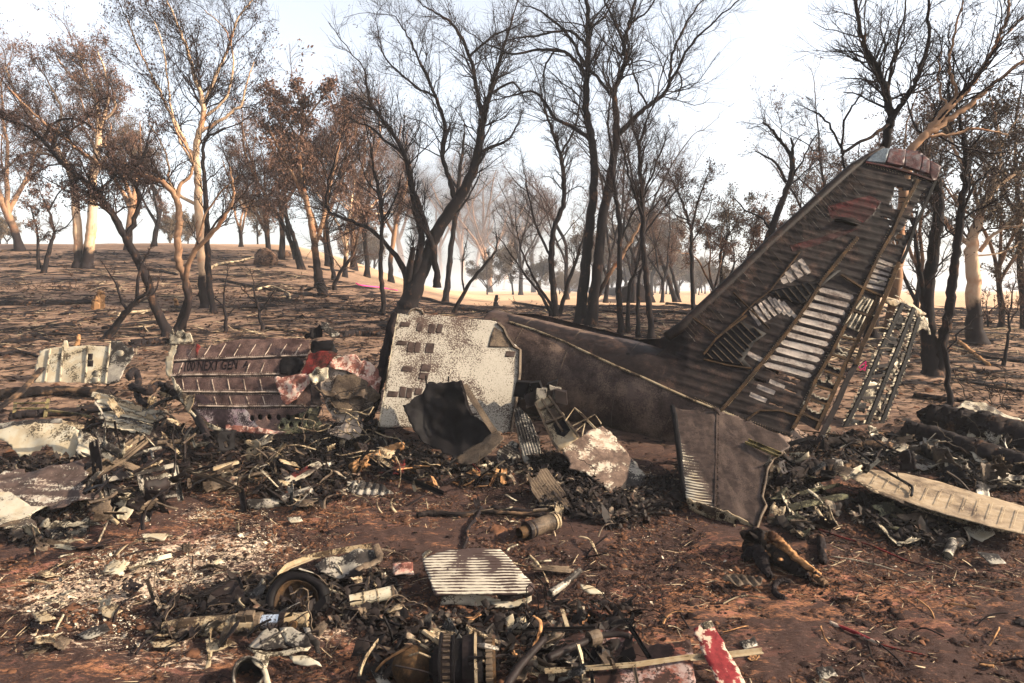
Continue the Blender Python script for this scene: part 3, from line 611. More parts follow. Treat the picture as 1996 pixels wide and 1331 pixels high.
for i, (px, py, top, w_, lean, fol, bark, lab) in enumerate(BACK):
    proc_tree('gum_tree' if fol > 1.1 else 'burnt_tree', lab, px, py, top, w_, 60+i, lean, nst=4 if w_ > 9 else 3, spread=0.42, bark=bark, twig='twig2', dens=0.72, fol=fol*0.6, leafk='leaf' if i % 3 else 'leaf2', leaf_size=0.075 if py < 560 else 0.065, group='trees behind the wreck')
# far wood, hazy
protos = []
for k in range(3):
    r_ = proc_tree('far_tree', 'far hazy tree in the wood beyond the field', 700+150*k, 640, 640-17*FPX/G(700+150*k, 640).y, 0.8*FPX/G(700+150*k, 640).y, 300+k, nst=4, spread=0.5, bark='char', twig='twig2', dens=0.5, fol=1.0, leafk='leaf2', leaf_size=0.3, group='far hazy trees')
    b = P(1170+50*k, 560, 150); b.z = float(T(b.x, b.y)); r_.location = b; protos.append(r_)
g = np.random.default_rng(5)
hdist = (protos[0].location.y)
for k in range(42):
    px = g.uniform(1090, 1480); y = g.uniform(150, 260); b = P(px, 560, y); b.z = float(T(b.x, b.y))-0.2
    copy_tree(protos[k % 3], 0, 0, 'far hazy tree in the wood beyond the field', 'far hazy trees', g.uniform(0.40, 0.62)*y/200*(0.75+0.6*math.exp(-((px-1300)/90)**2)), g.uniform(0, 6.28), b)
for k, (px, y, s) in enumerate([(335, 100, 0.55), (352, 102, 0.5), (368, 104, 0.5), (5, 95, 0.5), (18, 97, 0.4), (505, 98, 0.6), (700, 150, 1.0), (730, 150, 1.0), (1000, 160, 1.0), (1050, 160, 1.0), (950, 150, 0.9)]):
    b = P(px, 560, y); b.z = float(T(b.x, b.y))-0.2
    copy_tree(protos[k % 3], 0, 0, 'far hazy tree on the crest of the burnt slope', 'far hazy trees on the crest', s*0.6, k*1.3, b)
# ------------------------------------------------------------------ sheets traced from the photograph, standing at their own depth
class PL:
    def __init__(s, a, b, c):
        A, B, C = [Vector(q) if len(q) == 3 and isinstance(q, Vector) else P(*q) for q in (a, b, c)]
        s.O = A; s.u = (B-A).normalized(); s.n = s.u.cross(C-A).normalized()
        if s.n.dot(CAM-A) < 0: s.n = -s.n
        s.v = s.n.cross(s.u)
    def hit(s, px, py, off=0.0):
        d = ray(px, py); t = (s.O+s.n*off-CAM).dot(s.n)/d.dot(s.n); return CAM+d*t
    def uv(s, px, py):
        q = s.hit(px, py)-s.O; return (q.dot(s.u), q.dot(s.v))
    def at(s, u, v, h=0.0): return s.O+s.u*u+s.v*v+s.n*h
def flatpl(px, py, lift=0.05, tx=0.0, ty=0.0):
    """plane near the ground at a pixel; normal tilted by (tx right, ty toward the viewer)"""
    s = PL.__new__(PL); s.O = G(px, py, lift); s.n = Vector((tx, -ty, 1)).normalized(); s.u = (Vector((1, 0, 0))-s.n*s.n.x).normalized(); s.v = s.n.cross(s.u); return s
def inpoly(x, y, poly):
    x = np.asarray(x); y = np.asarray(y); c = np.zeros(x.shape, bool); n = len(poly)
    for i in range(n):
        x1, y1 = poly[i]; x2, y2 = poly[(i+1) % n]
        if y1 == y2: continue
        c ^= ((y1 > y) != (y2 > y)) & (x < (x2-x1)*(y-y1)/(y2-y1)+x1)
    return c
def pts(s): return [tuple(float(q) for q in a.split()) for a in s.split(',')]
def jagged(poly, amt, step, g):
    o = []; n = len(poly)
    for i in range(n):
        a = np.array(poly[i]); b = np.array(poly[(i+1) % n]); L = np.linalg.norm(b-a); k = max(1, int(L/step)); nn = np.array([-(b-a)[1], (b-a)[0]])/(L+1e-9)
        o.append(tuple(a))
        for j in range(1, k): o.append(tuple(a+(b-a)*j/k+nn*g.normal(0, amt)))
    return o
def sheet(name, poly, pl, mats, res=0.08, bump=None, holes=(), regions=(), jag=0.0, jstep=0.06, thick=0.012, parent=None, smooth=True, seed=3, holejag=0.0, **kw):
    """poly, holes, regions: photo-pixel outlines on the plane pl; regions [(poly, material index)]"""
    g = np.random.default_rng(seed); U = [pl.uv(*q) for q in poly]
    if jag: U = jagged(U, jag, jstep, g)
    H = [[pl.uv(*q) for q in h] for h in holes]
    if holejag: H = [jagged(h, holejag, jstep*0.7, g) for h in H]
    RG = [([pl.uv(*q) for q in r], m) for r, m in regions]
    a = np.array(U); lo = a.min(0); hi = a.max(0); nx = int((hi[0]-lo[0])/res)+1; ny = int((hi[1]-lo[1])/res)+1
    gx, gy = np.meshgrid(lo[0]+res*(np.arange(nx)+0.5), lo[1]+res*(np.arange(ny)+0.5)); gx = gx+res*0.5*(np.arange(ny)[:, None] % 2); gx = gx.ravel(); gy = gy.ravel()
    k = inpoly(gx, gy, U)
    for h in H: k &= ~inpoly(gx, gy, h)
    V = [Vector((float(x), float(y))) for x, y in zip(gx[k], gy[k])]; E = []
    for loop in [U]+H+[r for r, _ in RG]:
        n0 = len(V); V += [Vector(q) for q in loop]; m = len(loop); E += [(n0+i, n0+(i+1) % m) for i in range(m)]
    vo, eo, fo, *_ = geometry.delaunay_2d_cdt(V, E, [], 0, 1e-5)
    vo = np.array([(q[0], q[1]) for q in vo]); F = np.array([f for f in fo if len(f) == 3]); c = vo[F].mean(1)
    k = inpoly(c[:, 0], c[:, 1], U)
    for h in H: k &= ~inpoly(c[:, 0], c[:, 1], h)
    F = F[k]; c = c[k]; mi = np.zeros(len(F), int)
    for r, m in RG: mi[inpoly(c[:, 0], c[:, 1], r)] = m
    hgt = bump(vo[:, 0], vo[:, 1]) if bump else np.zeros(len(vo))
    O = np.array(pl.O); u = np.array(pl.u); v = np.array(pl.v); nn = np.array(pl.n)
    W = O+vo[:, :1]*u+vo[:, 1:2]*v+np.asarray(hgt)[:, None]*nn
    used = np.unique(F); rm = np.zeros(len(W), int); rm[used] = np.arange(len(used)); F = rm[F]; W = W[used]
    nf = np.cross(W[F[:, 1]]-W[F[:, 0]], W[F[:, 2]]-W[F[:, 0]])@nn; F[nf < 0] = F[nf < 0][:, ::-1]
    mats = mats if isinstance(mats, (list, tuple)) else [mats]
    me = mesh_faces(name, W, F, smooth=smooth, mats=mats, mi=mi)
    if parent is None: kw.setdefault('loc', tuple(W.mean(0)))
    o = ob(name, me, parent, **kw); solid(o, thick, -1.0 if thick < 0.05 else -1.0)
    return o
def crumple(seed, amp=0.03, f=3.0, ridge=0.5):
    def b(u, v):
        q = fbm(u*f+seed, v*f, 3, seed)-0.5; r = 1-np.abs(fbm(u*f*0.7+seed, v*f*0.7+3, 2, seed+5)*2-1)
        return amp*(q*2*(1-ridge)+(r-0.7)*2*ridge)
    return b
def strip(px0, px1, w, pl):  # quad polygon in px along a line with width w px
    dx, dy = px1[0]-px0[0], px1[1]-px0[1]; L = math.hypot(dx, dy); nx, ny = -dy/L*w/2, dx/L*w/2
    return [(px0[0]+nx, px0[1]+ny), (px1[0]+nx, px1[1]+ny), (px1[0]-nx, px1[1]-ny), (px0[0]-nx, px0[1]-ny)]
def bvh_of(o):
    dg = bpy.context.evaluated_depsgraph_get(); me = o.data; off = parent_world(o)
    return BVHTree.FromPolygons([v.co+off for v in me.vertices], [tuple(p.vertices) for p in me.polygons])
def on(bv, px, py, off=0.0):
    d = ray(px, py).normalized(); r = bv.ray_cast(CAM, d)
    return None if r[0] is None else r[0]-d*off

# striped soot over beads (pale paint between soot bands), bands across an axis given by rotation
def banded(name, soot, base, scale, rot, bias=0.0, dist=1.2, fade=None, rough=0.55):
    n = NB(name); co = n.mapv((1, 1, 1), rot)
    wv = n.wave(scale, co, dist, 2, 1.2); p = n.noise(0.9, 3, 0.6); h = n.noise(50, 4, 0.7)
    x = n.math('ADD', n.math('MULTIPLY', n.math('SUBTRACT', wv, 0.5), 1.0), n.math('ADD', n.math('MULTIPLY', n.math('SUBTRACT', p, 0.5), 2.4), n.math('ADD', n.math('MULTIPLY', n.math('SUBTRACT', h, 0.5), 0.5), bias)))
    f = n.ss(-0.1, 0.1, x); c = n.mix(f, n.mix(h, tuple(a*0.6 for a in soot), tuple(a*1.5 for a in soot)), n.mix(h, tuple(a*0.75 for a in base), base))
    return n.fin(c, rough, 0, h, 0.2, 0.01)

# ================================================================== TAIL WRECK
A0, r0 = P(1005, 706, 17.0), 1.16
cent = [(950, 693, 17.3, 1.18), (1005, 706, 17.0, 1.17), (1130, 736, 16.3, 1.13), (1262, 770, 15.55, 1.10), (1400, 845, 14.85, 1.0), (1540, 915, 14.1, 0.80), (1575, 935, 13.9, 0.7)]
tail = root('aircraft_tail', G(1400, 880), 'sooty brown aircraft tail section lying with its tall fin leaning over to the right', 'aircraft wreck')
pp, rr = smooth_path([P(a, b, c) for a, b, c, d in cent], [d for *_, d in cent], 60, rng, 0.0)
K = 72; tv, tf = rings(pp[None], rr[None], K)
tv = tv.reshape(60, K, 3); cc = tv.mean(1, keepdims=True)
th = np.arange(K); amp = (fbm(np.repeat(np.arange(60)[:, None]*0.35, K, 1), np.repeat(th[None]*0.5, 60, 0), 3, 5)-0.5)*0.022
tv = tv+(tv-cc)*amp[:, :, None]
keepf = []
fz = rng.random(60*K)
for q in tf:
    keepf.append(True)
fus = ob('fuselage_skin', mesh_faces('fuselage_skin', tv.reshape(-1, 3), tf, M['fus'], True), tail)
solid(fus, 0.015)
FB = bvh_of(fus)
# bright seam (longeron) along the flank
seam = pts('992 627,1040 642,1100 666,1150 690,1200 713,1250 734,1300 757,1350 779,1400 799,1440 815')
mb = MB(); sp_ = [on(FB, x, y, 0.05) for x, y in seam]; sp_ = [p for p in sp_ if p is not None]
mb.tube(sp_, 0.026, 6); ob('seam_strip', mb.build('seam_strip', M['tan']), tail)
# circumferential lap joints and lengthwise joints
for i in (12, 19, 27, 34, 41, 47):
    mb = MB(); c = tv[i].mean(0); ring = [Vector(c+(q-c)*1.004) for q in tv[i]]
    mb.prof(ring+[ring[0]], [(-0.012, -0.004), (0.012, -0.004), (0.012, 0.005), (-0.012, 0.005)], up=(1, 0.2, 0)); ob('lap_joint', mb.build('lap_joint', M['brown']), tail)
for off in (28, 62):
    mb = MB(); q = [on(FB, x, y+off*(1-i*0.05), 0.0) for i, (x, y) in enumerate(seam)]; q = [a for a in q if a is not None]
    mb.tube(q, 0.007, 5); ob('lap_joint', mb.build('lap_joint', M['fus']), tail)
# rivets along the joints
mb = MB()
for off in (6, 26, 31, 60):
    for i in range(130):
        x = 1000+i*3.6; y = np.interp(x, [s[0] for s in seam], [s[1] for s in seam])+off
        q = on(FB, x, y, 0.004)
        if q is not None: mb.box(q, (0.006, 0, 0), (0, 0.006, 0), (0, 0, 0.006))
ob('rivet_row', mb.build('rivet_row', M['fus']), tail, kind='stuff')
# open broken end: dark frame ring at the left, jagged lip
mb = MB(); c = tv[6].mean(0)
for k in range(0, K, 2):
    a = Vector(tv[6][k]); b = Vector(tv[3][(k+1) % K]) if rng.random() < 0.6 else Vector(tv[5][k])
    mb.bar(a, b+Vector(rng.normal(0, 0.06, 3)), 0.09, 0.012, up=a-Vector(c))
ob('torn_edge', mb.build('torn_edge', M['brown']), tail, kind='stuff')

# dorsal fairing: low ridge along the top
top = pts('988 611,1040 612,1100 624,1150 636,1200 649,1245 661,1285 667')
# fin plane from the fuselage flank and the tip
fa = on(FB, 1310, 766, 0.05); fb_ = on(FB, 1528, 850, 0.05)
if fb_ is None: fb_ = P(1528, 850, 13.7)
tipd = 16.6
FP = PL(tuple((1310, 766, fa.y)), (1528, 850, fb_.y), (1765, 292, tipd))
print('fin plane', fa, fb_, FP.n)
d1 = np.array(FP.uv(1760, 500))
LE = pts('1245 661,1285 660,1318 643,1350 615,1390 578,1450 521,1500 472,1560 418,1610 372,1660 327,1686 312')
TE = pts('1821 351,1812 378,1792 404,1782 445,1768 475,1757 503,1733 560,1717 580,1690 636,1672 668,1656 700,1638 732,1620 772,1603 812,1592 838,1560 820,1540 850')
RT = pts('1480 833,1423 812,1400 799,1350 779,1300 757,1250 734,1200 713,1150 690,1100 666,1040 642,992 627,988 611,1040 612,1100 624,1150 636,1200 649')
FIN = LE+TE+RT
# outlines of the dark bays with ribs over them, holes where daylight shows
def cell(x0, y0, x1, y1, x2, y2, x3, y3): return [(x0, y0), (x1, y1), (x2, y2), (x3, y3)]
wedge1 = pts('1496 568,1560 553,1600 545,1624 528,1640 526,1598 560,1572 588,1556 594,1524 582')
wedge2 = pts('1372 695,1398 660,1440 625,1452 628,1494 650,1470 668,1450 700,1466 716,1440 712,1400 704')
def para(x, y, dx, dy, w): # slit
    L = math.hypot(dx, dy); nx, ny = -dy/L*w/2, dx/L*w/2
    return [(x+nx, y+ny), (x+dx*0.5+nx*1.2, y+dy*0.5+ny*1.2), (x+dx+nx, y+dy+ny), (x+dx-nx, y+dy-ny), (x+dx*0.5-nx*0.9, y+dy*0.5-ny*0.9), (x-nx, y-ny)]
holes = []
gh = np.random.default_rng(4)
# slits of the TE strip (bright eyes of sky)
teh = [(1815, 352), (1806, 368), (1799, 378), (1796, 388), (1789, 398), (1784, 408), (1779, 418), (1773, 430), (1765, 444), (1760, 452), (1752, 460), (1744, 472), (1772, 436)]
for i, (x, y) in enumerate(teh):
    w = 8 if i > 5 else 6; holes.append([(x-w*1.0, y+1.5), (x-w*0.2, y-w*0.55), (x+w*0.9, y-w*0.35), (x+w*0.9, y+w*0.4), (x, y+w*0.6)])
for x, y, dx, dy, w in [(1766, 344, 9, 1, 6), (1781, 348, 9, 3, 6), (1778, 361, 7, 1, 4), (1744, 366, 14, 3, 5), (1742, 377, 28, 3, 6), (1756, 372, 22, 3, 5), (1738, 386, 32, 4, 6), (1734, 395, 30, 4, 7), (1740, 403, 18, 2, 5), (1716, 422, 10, 2, 3), (1726, 425, 9, 2, 3), (1733, 440, 5, 0, 2)]:
    holes.append(para(x, y, dx*1.1, dy, w*1.35))
pale = []   # pale cells between beads: [(poly)]
# main column between spar B (1590,600)->(1470,800) and spar C (1690,560)->(1600,740)
def lerp(a, b, f): return (a[0]+(b[0]-a[0])*f, a[1]+(b[1]-a[1])*f)
BL, BR = ((1602, 556), (1484, 716)), ((1668, 572), (1578, 740))
nb = 11
for i in range(nb):
    f0, f1 = (i+0.20)/nb, (i+0.80)/nb
    a, b, c, d = lerp(*BL, f0), lerp(*BR, f0), lerp(*BR, f1), lerp(*BL, f1)
    if i == 4: a = lerp(a, b, .04); d = lerp(d, c, .03)
    m1, m2 = lerp(a, b, .5), lerp(d, c, .5)
    pale.append([lerp(a, b, .05), (m1[0], m1[1]+gh.normal(0, 1.2)), lerp(a, b, .93), lerp(b, c, .35), lerp(b, c, .7), lerp(d, c, .95), (m2[0], m2[1]+gh.normal(0, 1.2)), lerp(d, c, .08), lerp(a, d, .6)])
# column between spar C and TE (upper): small cells
CL, CR = ((1712, 500), (1683, 560)), ((1742, 512), (1722, 568))
for i in range(6):
    f0, f1 = (i+0.2)/6, (i+0.82)/6; a, b, c, d = lerp(*CL, f0), lerp(*CR, f0), lerp(*CR, f1), lerp(*CL, f1); pale.append([a, lerp(a, b, .5), b, c, d])
# upper-left pale bays (above wedge 1)
for x, y, dx, dy, w in [(1526, 540, 6, 12, 11), (1534, 528, 12, 20, 12), (1546, 515, 16, 24, 12), (1559, 505, 18, 28, 10)]:
    pale.append(para(x, y, dx, dy, w))
for k in range(8):
    x = 1462+k*9; y = 598+(-k*6 if k < 4 else -24+(k-4)*3)
    pale.append(para(x, y+5, 20+k*1.0, 30, 7))
for x, y, dx, dy, w in [(1452, 684, 34, 18, 9), (1462, 768, 32, 13, 8), (1476, 752, 34, 14, 8), (1500, 742, 30, 12, 7)]: pale.append(para(x, y, dx, dy, w))
# corrugated pale patches by the TE spar
pale2 = [pts('1664 600,1682 578,1704 586,1692 612'), pts('1642 632,1658 608,1690 618,1676 648')]
# rectangular see-through openings with scalloped rims, trailing edge
frames = [pts('1632 668,1644 653,1672 662,1658 692,1638 684'), pts('1608 704,1620 686,1652 694,1644 722,1622 716'), pts('1594 738,1604 722,1614 724,1608 746'), pts('1616 745,1622 728,1634 731,1628 751'), pts('1578 764,1588 752,1622 762,1614 778,1596 775'), pts('1566 786,1578 778,1606 790,1598 806,1580 800')]
holes += frames
slits = []
for i in range(7): slits.append(para(1470+i*7, 735-i*1.5, 34-i*3, 14, 3.2))
slits = [para(1490, 716, 70, 26, 4), para(1470, 738, 26, 9, 4), para(1512, 735, 40, 14, 3), para(1530, 758, 22, 8, 3), para(1500, 785, 26, 9, 3), (pts('1446 650,1456 655,1452 662,1444 658')), pts('1444 672,1452 675,1450 682,1443 680'), pts('1458 660,1464 662,1461 668,1456 666')]
holes += slits
redr = [pts('1612 402,1650 392,1696 380,1718 393,1700 420,1682 434,1665 424,1640 422,1620 426'), pts('1540 478,1600 462,1640 448,1672 446,1640 460,1590 478,1545 490')]
rg = [(q, 1) for q in pale]+[(q, 2) for q in pale2]+[(redr[0], 3), (redr[1], 3)]
M['finskin'] = scorched('fin_skin', (0.024, 0.016, 0.015), (0.085, 0.050, 0.038), -0.12, 2.6, 40, 2.0, 0.5, soft_=0.2, bump=0.5)
M['finpale'] = scorched('fin_pale_cell', (0.20, 0.15, 0.13), (0.56, 0.47, 0.41), 0.15, 2.0, 22, 1.6, 0.6, soft_=0.4, tint=(0.55, 0.48, 0.42))
M['finred'] = scorched('fin_red_paint', (0.05, 0.02, 0.018), (0.17, 0.022, 0.022), -0.1, 1.6, 30, 1.8, 0.5, soft_=0.35)
ud = FP.u; # chord direction in the plane ~ rib direction
p1 = np.array(FP.uv(*BL[0])); p2 = np.array(FP.uv(*BR[0])); rd = (p2-p1)/np.linalg.norm(p2-p1); rn = np.array([-rd[1], rd[0]])
s1 = np.array(FP.uv(*BL[1])); spn = abs((s1-p1)@rn)/nb; ph0 = p1@rn
def fbump(u, v):
    c = u*rn[0]+v*rn[1]; ph = (c-ph0)/spn; e = np.abs((ph % 1)-0.5)*2   # 1 at bead
    wr = fbm(u*2.2, v*4.5, 3, 8)-0.5; q_ = u*rd[0]+v*rd[1]; wr2 = 1-np.abs(fbm(c*9, q_*2.6, 3, 9)*2-1)
    return -0.022*(1-sstep(0.55, 1.0, e))+wr*0.03+wr2*0.014
finr = sheet('fin_skin', FIN, FP, [M['finskin'], M['finpale'], M['pale'], M['finred']], 0.036, fbump, holes, rg, thick=0.012, parent=tail, holejag=0.012)
off_ = finr.location+tail.location
for v_ in finr.data.vertices:
    wv0 = v_.co+off_; x_, y_ = px_of(wv0)
    if x_ < 1345:
        q_ = on(FB, x_, y_, 0.03); dy_ = q_.y if q_ is not None and (q_-CAM).length < 22 else 17.3-(x_-988)*0.0052
        f_ = float(sstep(1345, 1262, x_)) if x_ > 1262 else 1.0
        v_.co = P(x_, y_, wv0.y*(1-f_)+min(dy_, 17.4)*f_)-off_
# dark bays: black sheets over the skin paint in the shade of open wedges
def pan(name, poly, off, mat, parent=tail, pl=FP, **kw):
    q = PL.__new__(PL); q.O = pl.O+pl.n*off; q.n, q.u, q.v = pl.n, pl.u, pl.v
    return sheet(name, poly, q, mat, parent=parent, **kw)
for wd, nr in ((wedge1, 9), (wedge2, 11)):
    pan('bay_shade_sheet', wd, 0.03, M['black'], res=0.2, thick=0.01, smooth=False)
    xs = [q[0] for q in wd]; ys = [q[1] for q in wd]
# beads over the wedges: thin slanted ribs
for k in range(10):
    x = 1508+k*13; y = 566-k*3.6; a = (x, y-2); b = (x+26, y+30)
    if k > 7: continue
    mid = [(a[0]+(b[0]-a[0])*f, a[1]+(b[1]-a[1])*f) for f in np.linspace(0, 1, 9)]; mid = [q for q in mid if inpoly(np.array([q[0]]), np.array([q[1]]), wedge1)[0]]
    if len(mid) > 2:
        mb = MB(); mb.tube([FP.hit(*q, 0.045) for q in mid], 0.013, 5); ob('rib', mb.build('rib', M['brown']), tail)
for k in range(11):
    x = 1378+k*9.5; y = 688-k*6.2; mid = [(x+34*f, y+34*f) for f in np.linspace(-0.6, 1.4, 14)]; mid = [q for q in mid if inpoly(np.array([q[0]]), np.array([q[1]]), wedge2)[0]]
    if len(mid) > 2:
        mb = MB(); mb.tube([FP.hit(*q, 0.045) for q in mid], 0.013, 5); ob('rib', mb.build('rib', M['brown']), tail)
# spar caps: rusty lines from root to tip
def spar(line, w, mat, name='spar', off=0.03):
    q = [FP.hit(*p, off) for p in line]; mb = MB(); mb.prof(q, [(-w, -0.02), (w, -0.02), (w*0.8, 0.012), (-w*0.8, 0.012)], up=FP.n)
    return ob(name, mb.build(name, mat), tail)
spar(pts('1405 800,1440 762,1470 725,1500 690,1540 640,1580 585,1602 548,1640 500,1672 462'), 0.035, M['rust'])
spar(pts('1545 835,1570 790,1590 740,1620 690,1650 630,1680 570,1712 500,1742 450,1762 400,1790 350'), 0.035, M['rust'])
spar(pts('1345 615,1380 640,1400 655,1440 620,1470 590,1500 568,1560 490'), 0.014, M['rust'])
spar(pts('1372 700,1420 712,1465 718'), 0.02, M['rust']); spar(pts('1430 570,1470 610,1500 640'), 0.012, M['rust'])
spar(pts('1372 690,1396 660,1440 626,1455 615'), 0.022, M['rust'])
spar(pts('1592 838,1620 775,1650 705,1680 645,1712 578'), 0.045, M['rust']); spar(pts('1455 818,1480 800,1520 800,1560 812'), 0.02, M['rust'])
spar(pts('1560 838,1640 848'), 0.01, M['rust']); spar(pts('1640 535,1680 560,1722 578'), 0.028, M['rust'])
spar(pts('1688 316,1740 326,1780 338,1820 352'), 0.03, M['finred'])
for s_ in ('1415 790,1450 750,1500 690,1560 615,1602 548,1672 462', '1548 835,1590 740,1650 630,1712 500,1762 400,1790 350', '1690 320,1818 356', '1350 775,1420 806,1530 846'):
    q = pts(s_); mb = MB()
    for i_ in range(len(q)-1):
        for f in np.linspace(0, 1, 24)[:-1]:
            for o_ in (-5, 5): x_, y_ = lerp(q[i_], q[i_+1], f); mb.box(FP.hit(x_+o_, y_, 0.012), FP.u*0.006, FP.v*0.006, FP.n*0.004)
    ob('rivet_row', mb.build('rivet_row', M['tan']), tail, kind='stuff')
# cross ribs on the TE ladder
for a, b in [((1620, 690), (1662, 704)), ((1606, 722), (1646, 736)), ((1592, 752), (1630, 764)), ((1580, 778), (1614, 790)), ((1636, 656), (1678, 664)), ((1660, 604), (1700, 618)), ((1565, 806), (1600, 822))]:
    mb = MB(); mb.bar(FP.hit(*a, 0.03), FP.hit(*b, 0.03), 0.05, 0.03, up=FP.n); ob('rib', mb.build('rib', M['rust']), tail)
# scalloped pale rims round the openings
for h in frames:
    q = []; n = len(h)
    for i in range(n):
        a, b = h[i], h[(i+1) % n]; k = max(2, int(math.hypot(a[0]-b[0], a[1]-b[1])/3))
        for j in range(k):
            t_ = j/k; nx, ny = (b[1]-a[1]), -(b[0]-a[0]); L = math.hypot(nx, ny)+1e-6; s_ = 2.0*math.sin((i*3+j)*1.9)*0.8
            q.append((a[0]+(b[0]-a[0])*t_+nx/L*s_, a[1]+(b[1]-a[1])*t_+ny/L*s_))
    mb = MB(); mb.prof([FP.hit(*p, 0.02) for p in q+[q[0]]], [(-0.014, -0.01), (0.014, -0.01), (0.014, 0.012), (-0.014, 0.012)], up=FP.n, caps=False); ob('torn_rim', mb.build('torn_rim', M['pale']), tail)
# pale corrugation strips
for q in pale2:
    for k in range(4):
        a = lerp(q[0], q[3], (k+0.5)/4); b = lerp(q[1], q[2], (k+0.5)/4); mb = MB(); mb.tube([FP.hit(*a, 0.02), FP.hit(*lerp(a, b, .5), 0.028), FP.hit(*b, 0.02)], 0.022, 6); ob('bead', mb.build('bead', M['pale']), tail)
# fin tip cap: separate panels
M['tipgrey'] = scorched('tip_panel', (0.10, 0.04, 0.04), (0.24, 0.22, 0.23), 0.0, 3, 40, 1.4, 0.45, soft_=0.3, tint=(0.26, 0.11, 0.10))
M['tiplead'] = scorched('tip_blue_grey', (0.06, 0.07, 0.09), (0.22, 0.27, 0.32), 0.1, 3, 30, 1.2, 0.4, soft_=0.4)
tips = [('tip_panel', pts('1688 313,1700 302,1722 288,1734 289,1726 316'), M['tiplead']), ('tip_panel', pts('1727 316,1735 289,1766 291,1762 322'), M['tipgrey']), ('tip_panel', pts('1763 322,1767 291,1788 294,1800 300,1793 332'), M['tipgrey']),
        ('tip_panel', pts('1794 333,1801 301,1812 310,1812 338'), M['tipgrey']), ('tip_panel', pts('1813 339,1813 311,1834 324,1826 350,1820 352'), M['tipgrey'])]
for nm, q, m in tips: pan(nm, q, 0.05, m, res=0.07, thick=0.09, bump=lambda u, v: (fbm(u*6, v*6, 2, 4)-0.5)*0.03)
# torn flap standing off the fin
fl = PL((1628, 427, FP.hit(1628, 427).y-0.05), (1674, 438, FP.hit(1674, 438).y-0.05), (1645, 424, FP.hit(1645, 424).y-0.30))
sheet('torn_flap', pts('1626 428,1640 427,1676 438,1664 441,1645 436'), fl, M['black'], 0.06, crumple(5, 0.02), thick=0.01, parent=tail)
# far skin of the fin: second surface 35 cm behind, with its own holes so that the sky shows
sh2 = pts('1270 700,1320 660,1400 590,1500 500,1600 400,1680 330,1710 330,1700 400,1660 480,1612 560,1560 650,1500 760,1480 828,1400 790')
q2 = PL.__new__(PL); q2.O = FP.O-FP.n*0.22; q2.n, q2.u, q2.v = FP.n, FP.u, FP.v
sheet('far_skin', sh2, q2, [M['finskin'], M['finpale']], 0.15, fbump, thick=0.01, parent=tail)
# leading edge nose: rounded strip
mb = MB(); lep = [FP.hit(x, y, -0.07) for x, y in pts('1300 657,1330 636,1390 580,1450 523,1500 474,1560 420,1610 374,1660 329,1700 302,1722 289')]
mb.tube(lep, [0.12]*8+[0.09, 0.06], 10); ob('leading_edge', mb.build('leading_edge', M['finskin'], True), tail)
for k in range(46):   # bead lines on the leading-edge skin
    f = k/46; x = np.interp(f, np.linspace(0, 1, 10), [q[0] for q in pts('1330 636,1360 606,1390 580,1450 523,1500 474,1560 420,1590 392,1610 374,1640 346,1660 329')]); y = np.interp(x, [1330, 1390, 1450, 1500, 1560, 1610, 1660], [636, 580, 523, 474, 420, 374, 329])
    L = 22+8*math.sin(k*1.7); mb = MB(); mb.tube([FP.hit(x+3+L*t_, y+4+L*1.15*t_, 0.012) for t_ in (0, .5, 1)], 0.005, 5); ob('bead', mb.build('bead', M['brown'] if k % 3 else M['grey']), tail)
# dorsal fairing: panel from seam to ridge
DP_top = [on(FB, x, y+8, 0.02) for x, y in top]
mb = MB(); ridge = [P(x, y+4, 17.0-(x-988)*0.0052+0.3) for x, y in top]

# access hole and scars on the flank
for x, y, r_ in ((1148, 640, 3), (1224, 692, 4), (1290, 730, 3)):
    q = on(FB, x, y, 0.006)
    if q: mb = MB(); mb.box(q, (0.03*r_/3, 0, 0), (0, 0.004, 0), (0, 0, 0.03*r_/3)); ob('puncture', mb.build('puncture', M['black']), tail)

# ------------------------------------------------------------------ stabiliser stub hanging towards the viewer
ST = PL((1316, 800, 13.2), (1395, 803, 13.05), (1345, 1000, 10.6))
M['stab'] = scorched('stab_skin', (0.060, 0.041, 0.035), (0.14, 0.098, 0.08), 0.0, 1.8, 60, 1.6, 0.5, soft_=0.25, stretch=(3, 1, 1), tint=(0.12, 0.085, 0.07))
print('stab', ST.n, ST.hit(1345, 985), ST.hit(1480, 1027))
#M['stabband'] = banded('stab_soot_bands', (0.085, 0.058, 0.052), (0.75, 0.69, 0.58), 7.5, (0, 0, 0), 0.0, 1.2)
main_st = pts('1395 803,1440 812,1480 830,1520 848,1540 868,1526 880,1506 892,1494 915,1490 940,1484 965,1492 985,1482 1005,1474 1026,1440 1008,1395 990')
le_st = pts('1313 792,1330 798,1395 803,1394 990,1345 975,1337 968,1330 920,1322 850')
sheet('stabiliser_skin', main_st, ST, M['stab'], 0.07, lambda u, v: (fbm(u*3, v*3, 3, 2)-0.5)*0.03, jag=0.012, thick=0.02, parent=tail)
for s_ in ('1398 806,1394 988',):
    q = pts(s_); mb = MB(); mb.prof([ST.hit(*lerp(q[0], q[1], f), 0.012) for f in np.linspace(0, 1, 8)], [(-0.014, -0.004), (0.014, -0.004), (0.012, 0.004), (-0.012, 0.004)], up=ST.n); ob('lap_joint', mb.build('lap_joint', M['stab']), tail)
    mb = MB()
    for f in np.linspace(0.02, 0.98, 50): mb.box(ST.hit(*lerp((q[0][0]+3, q[0][1]+3), (q[1][0]+3, q[1][1]+3), f), 0.01), ST.u*0.005, ST.v*0.005, ST.n*0.004)
    ob('rivet_row', mb.build('rivet_row', M['brown']), tail, kind='stuff')
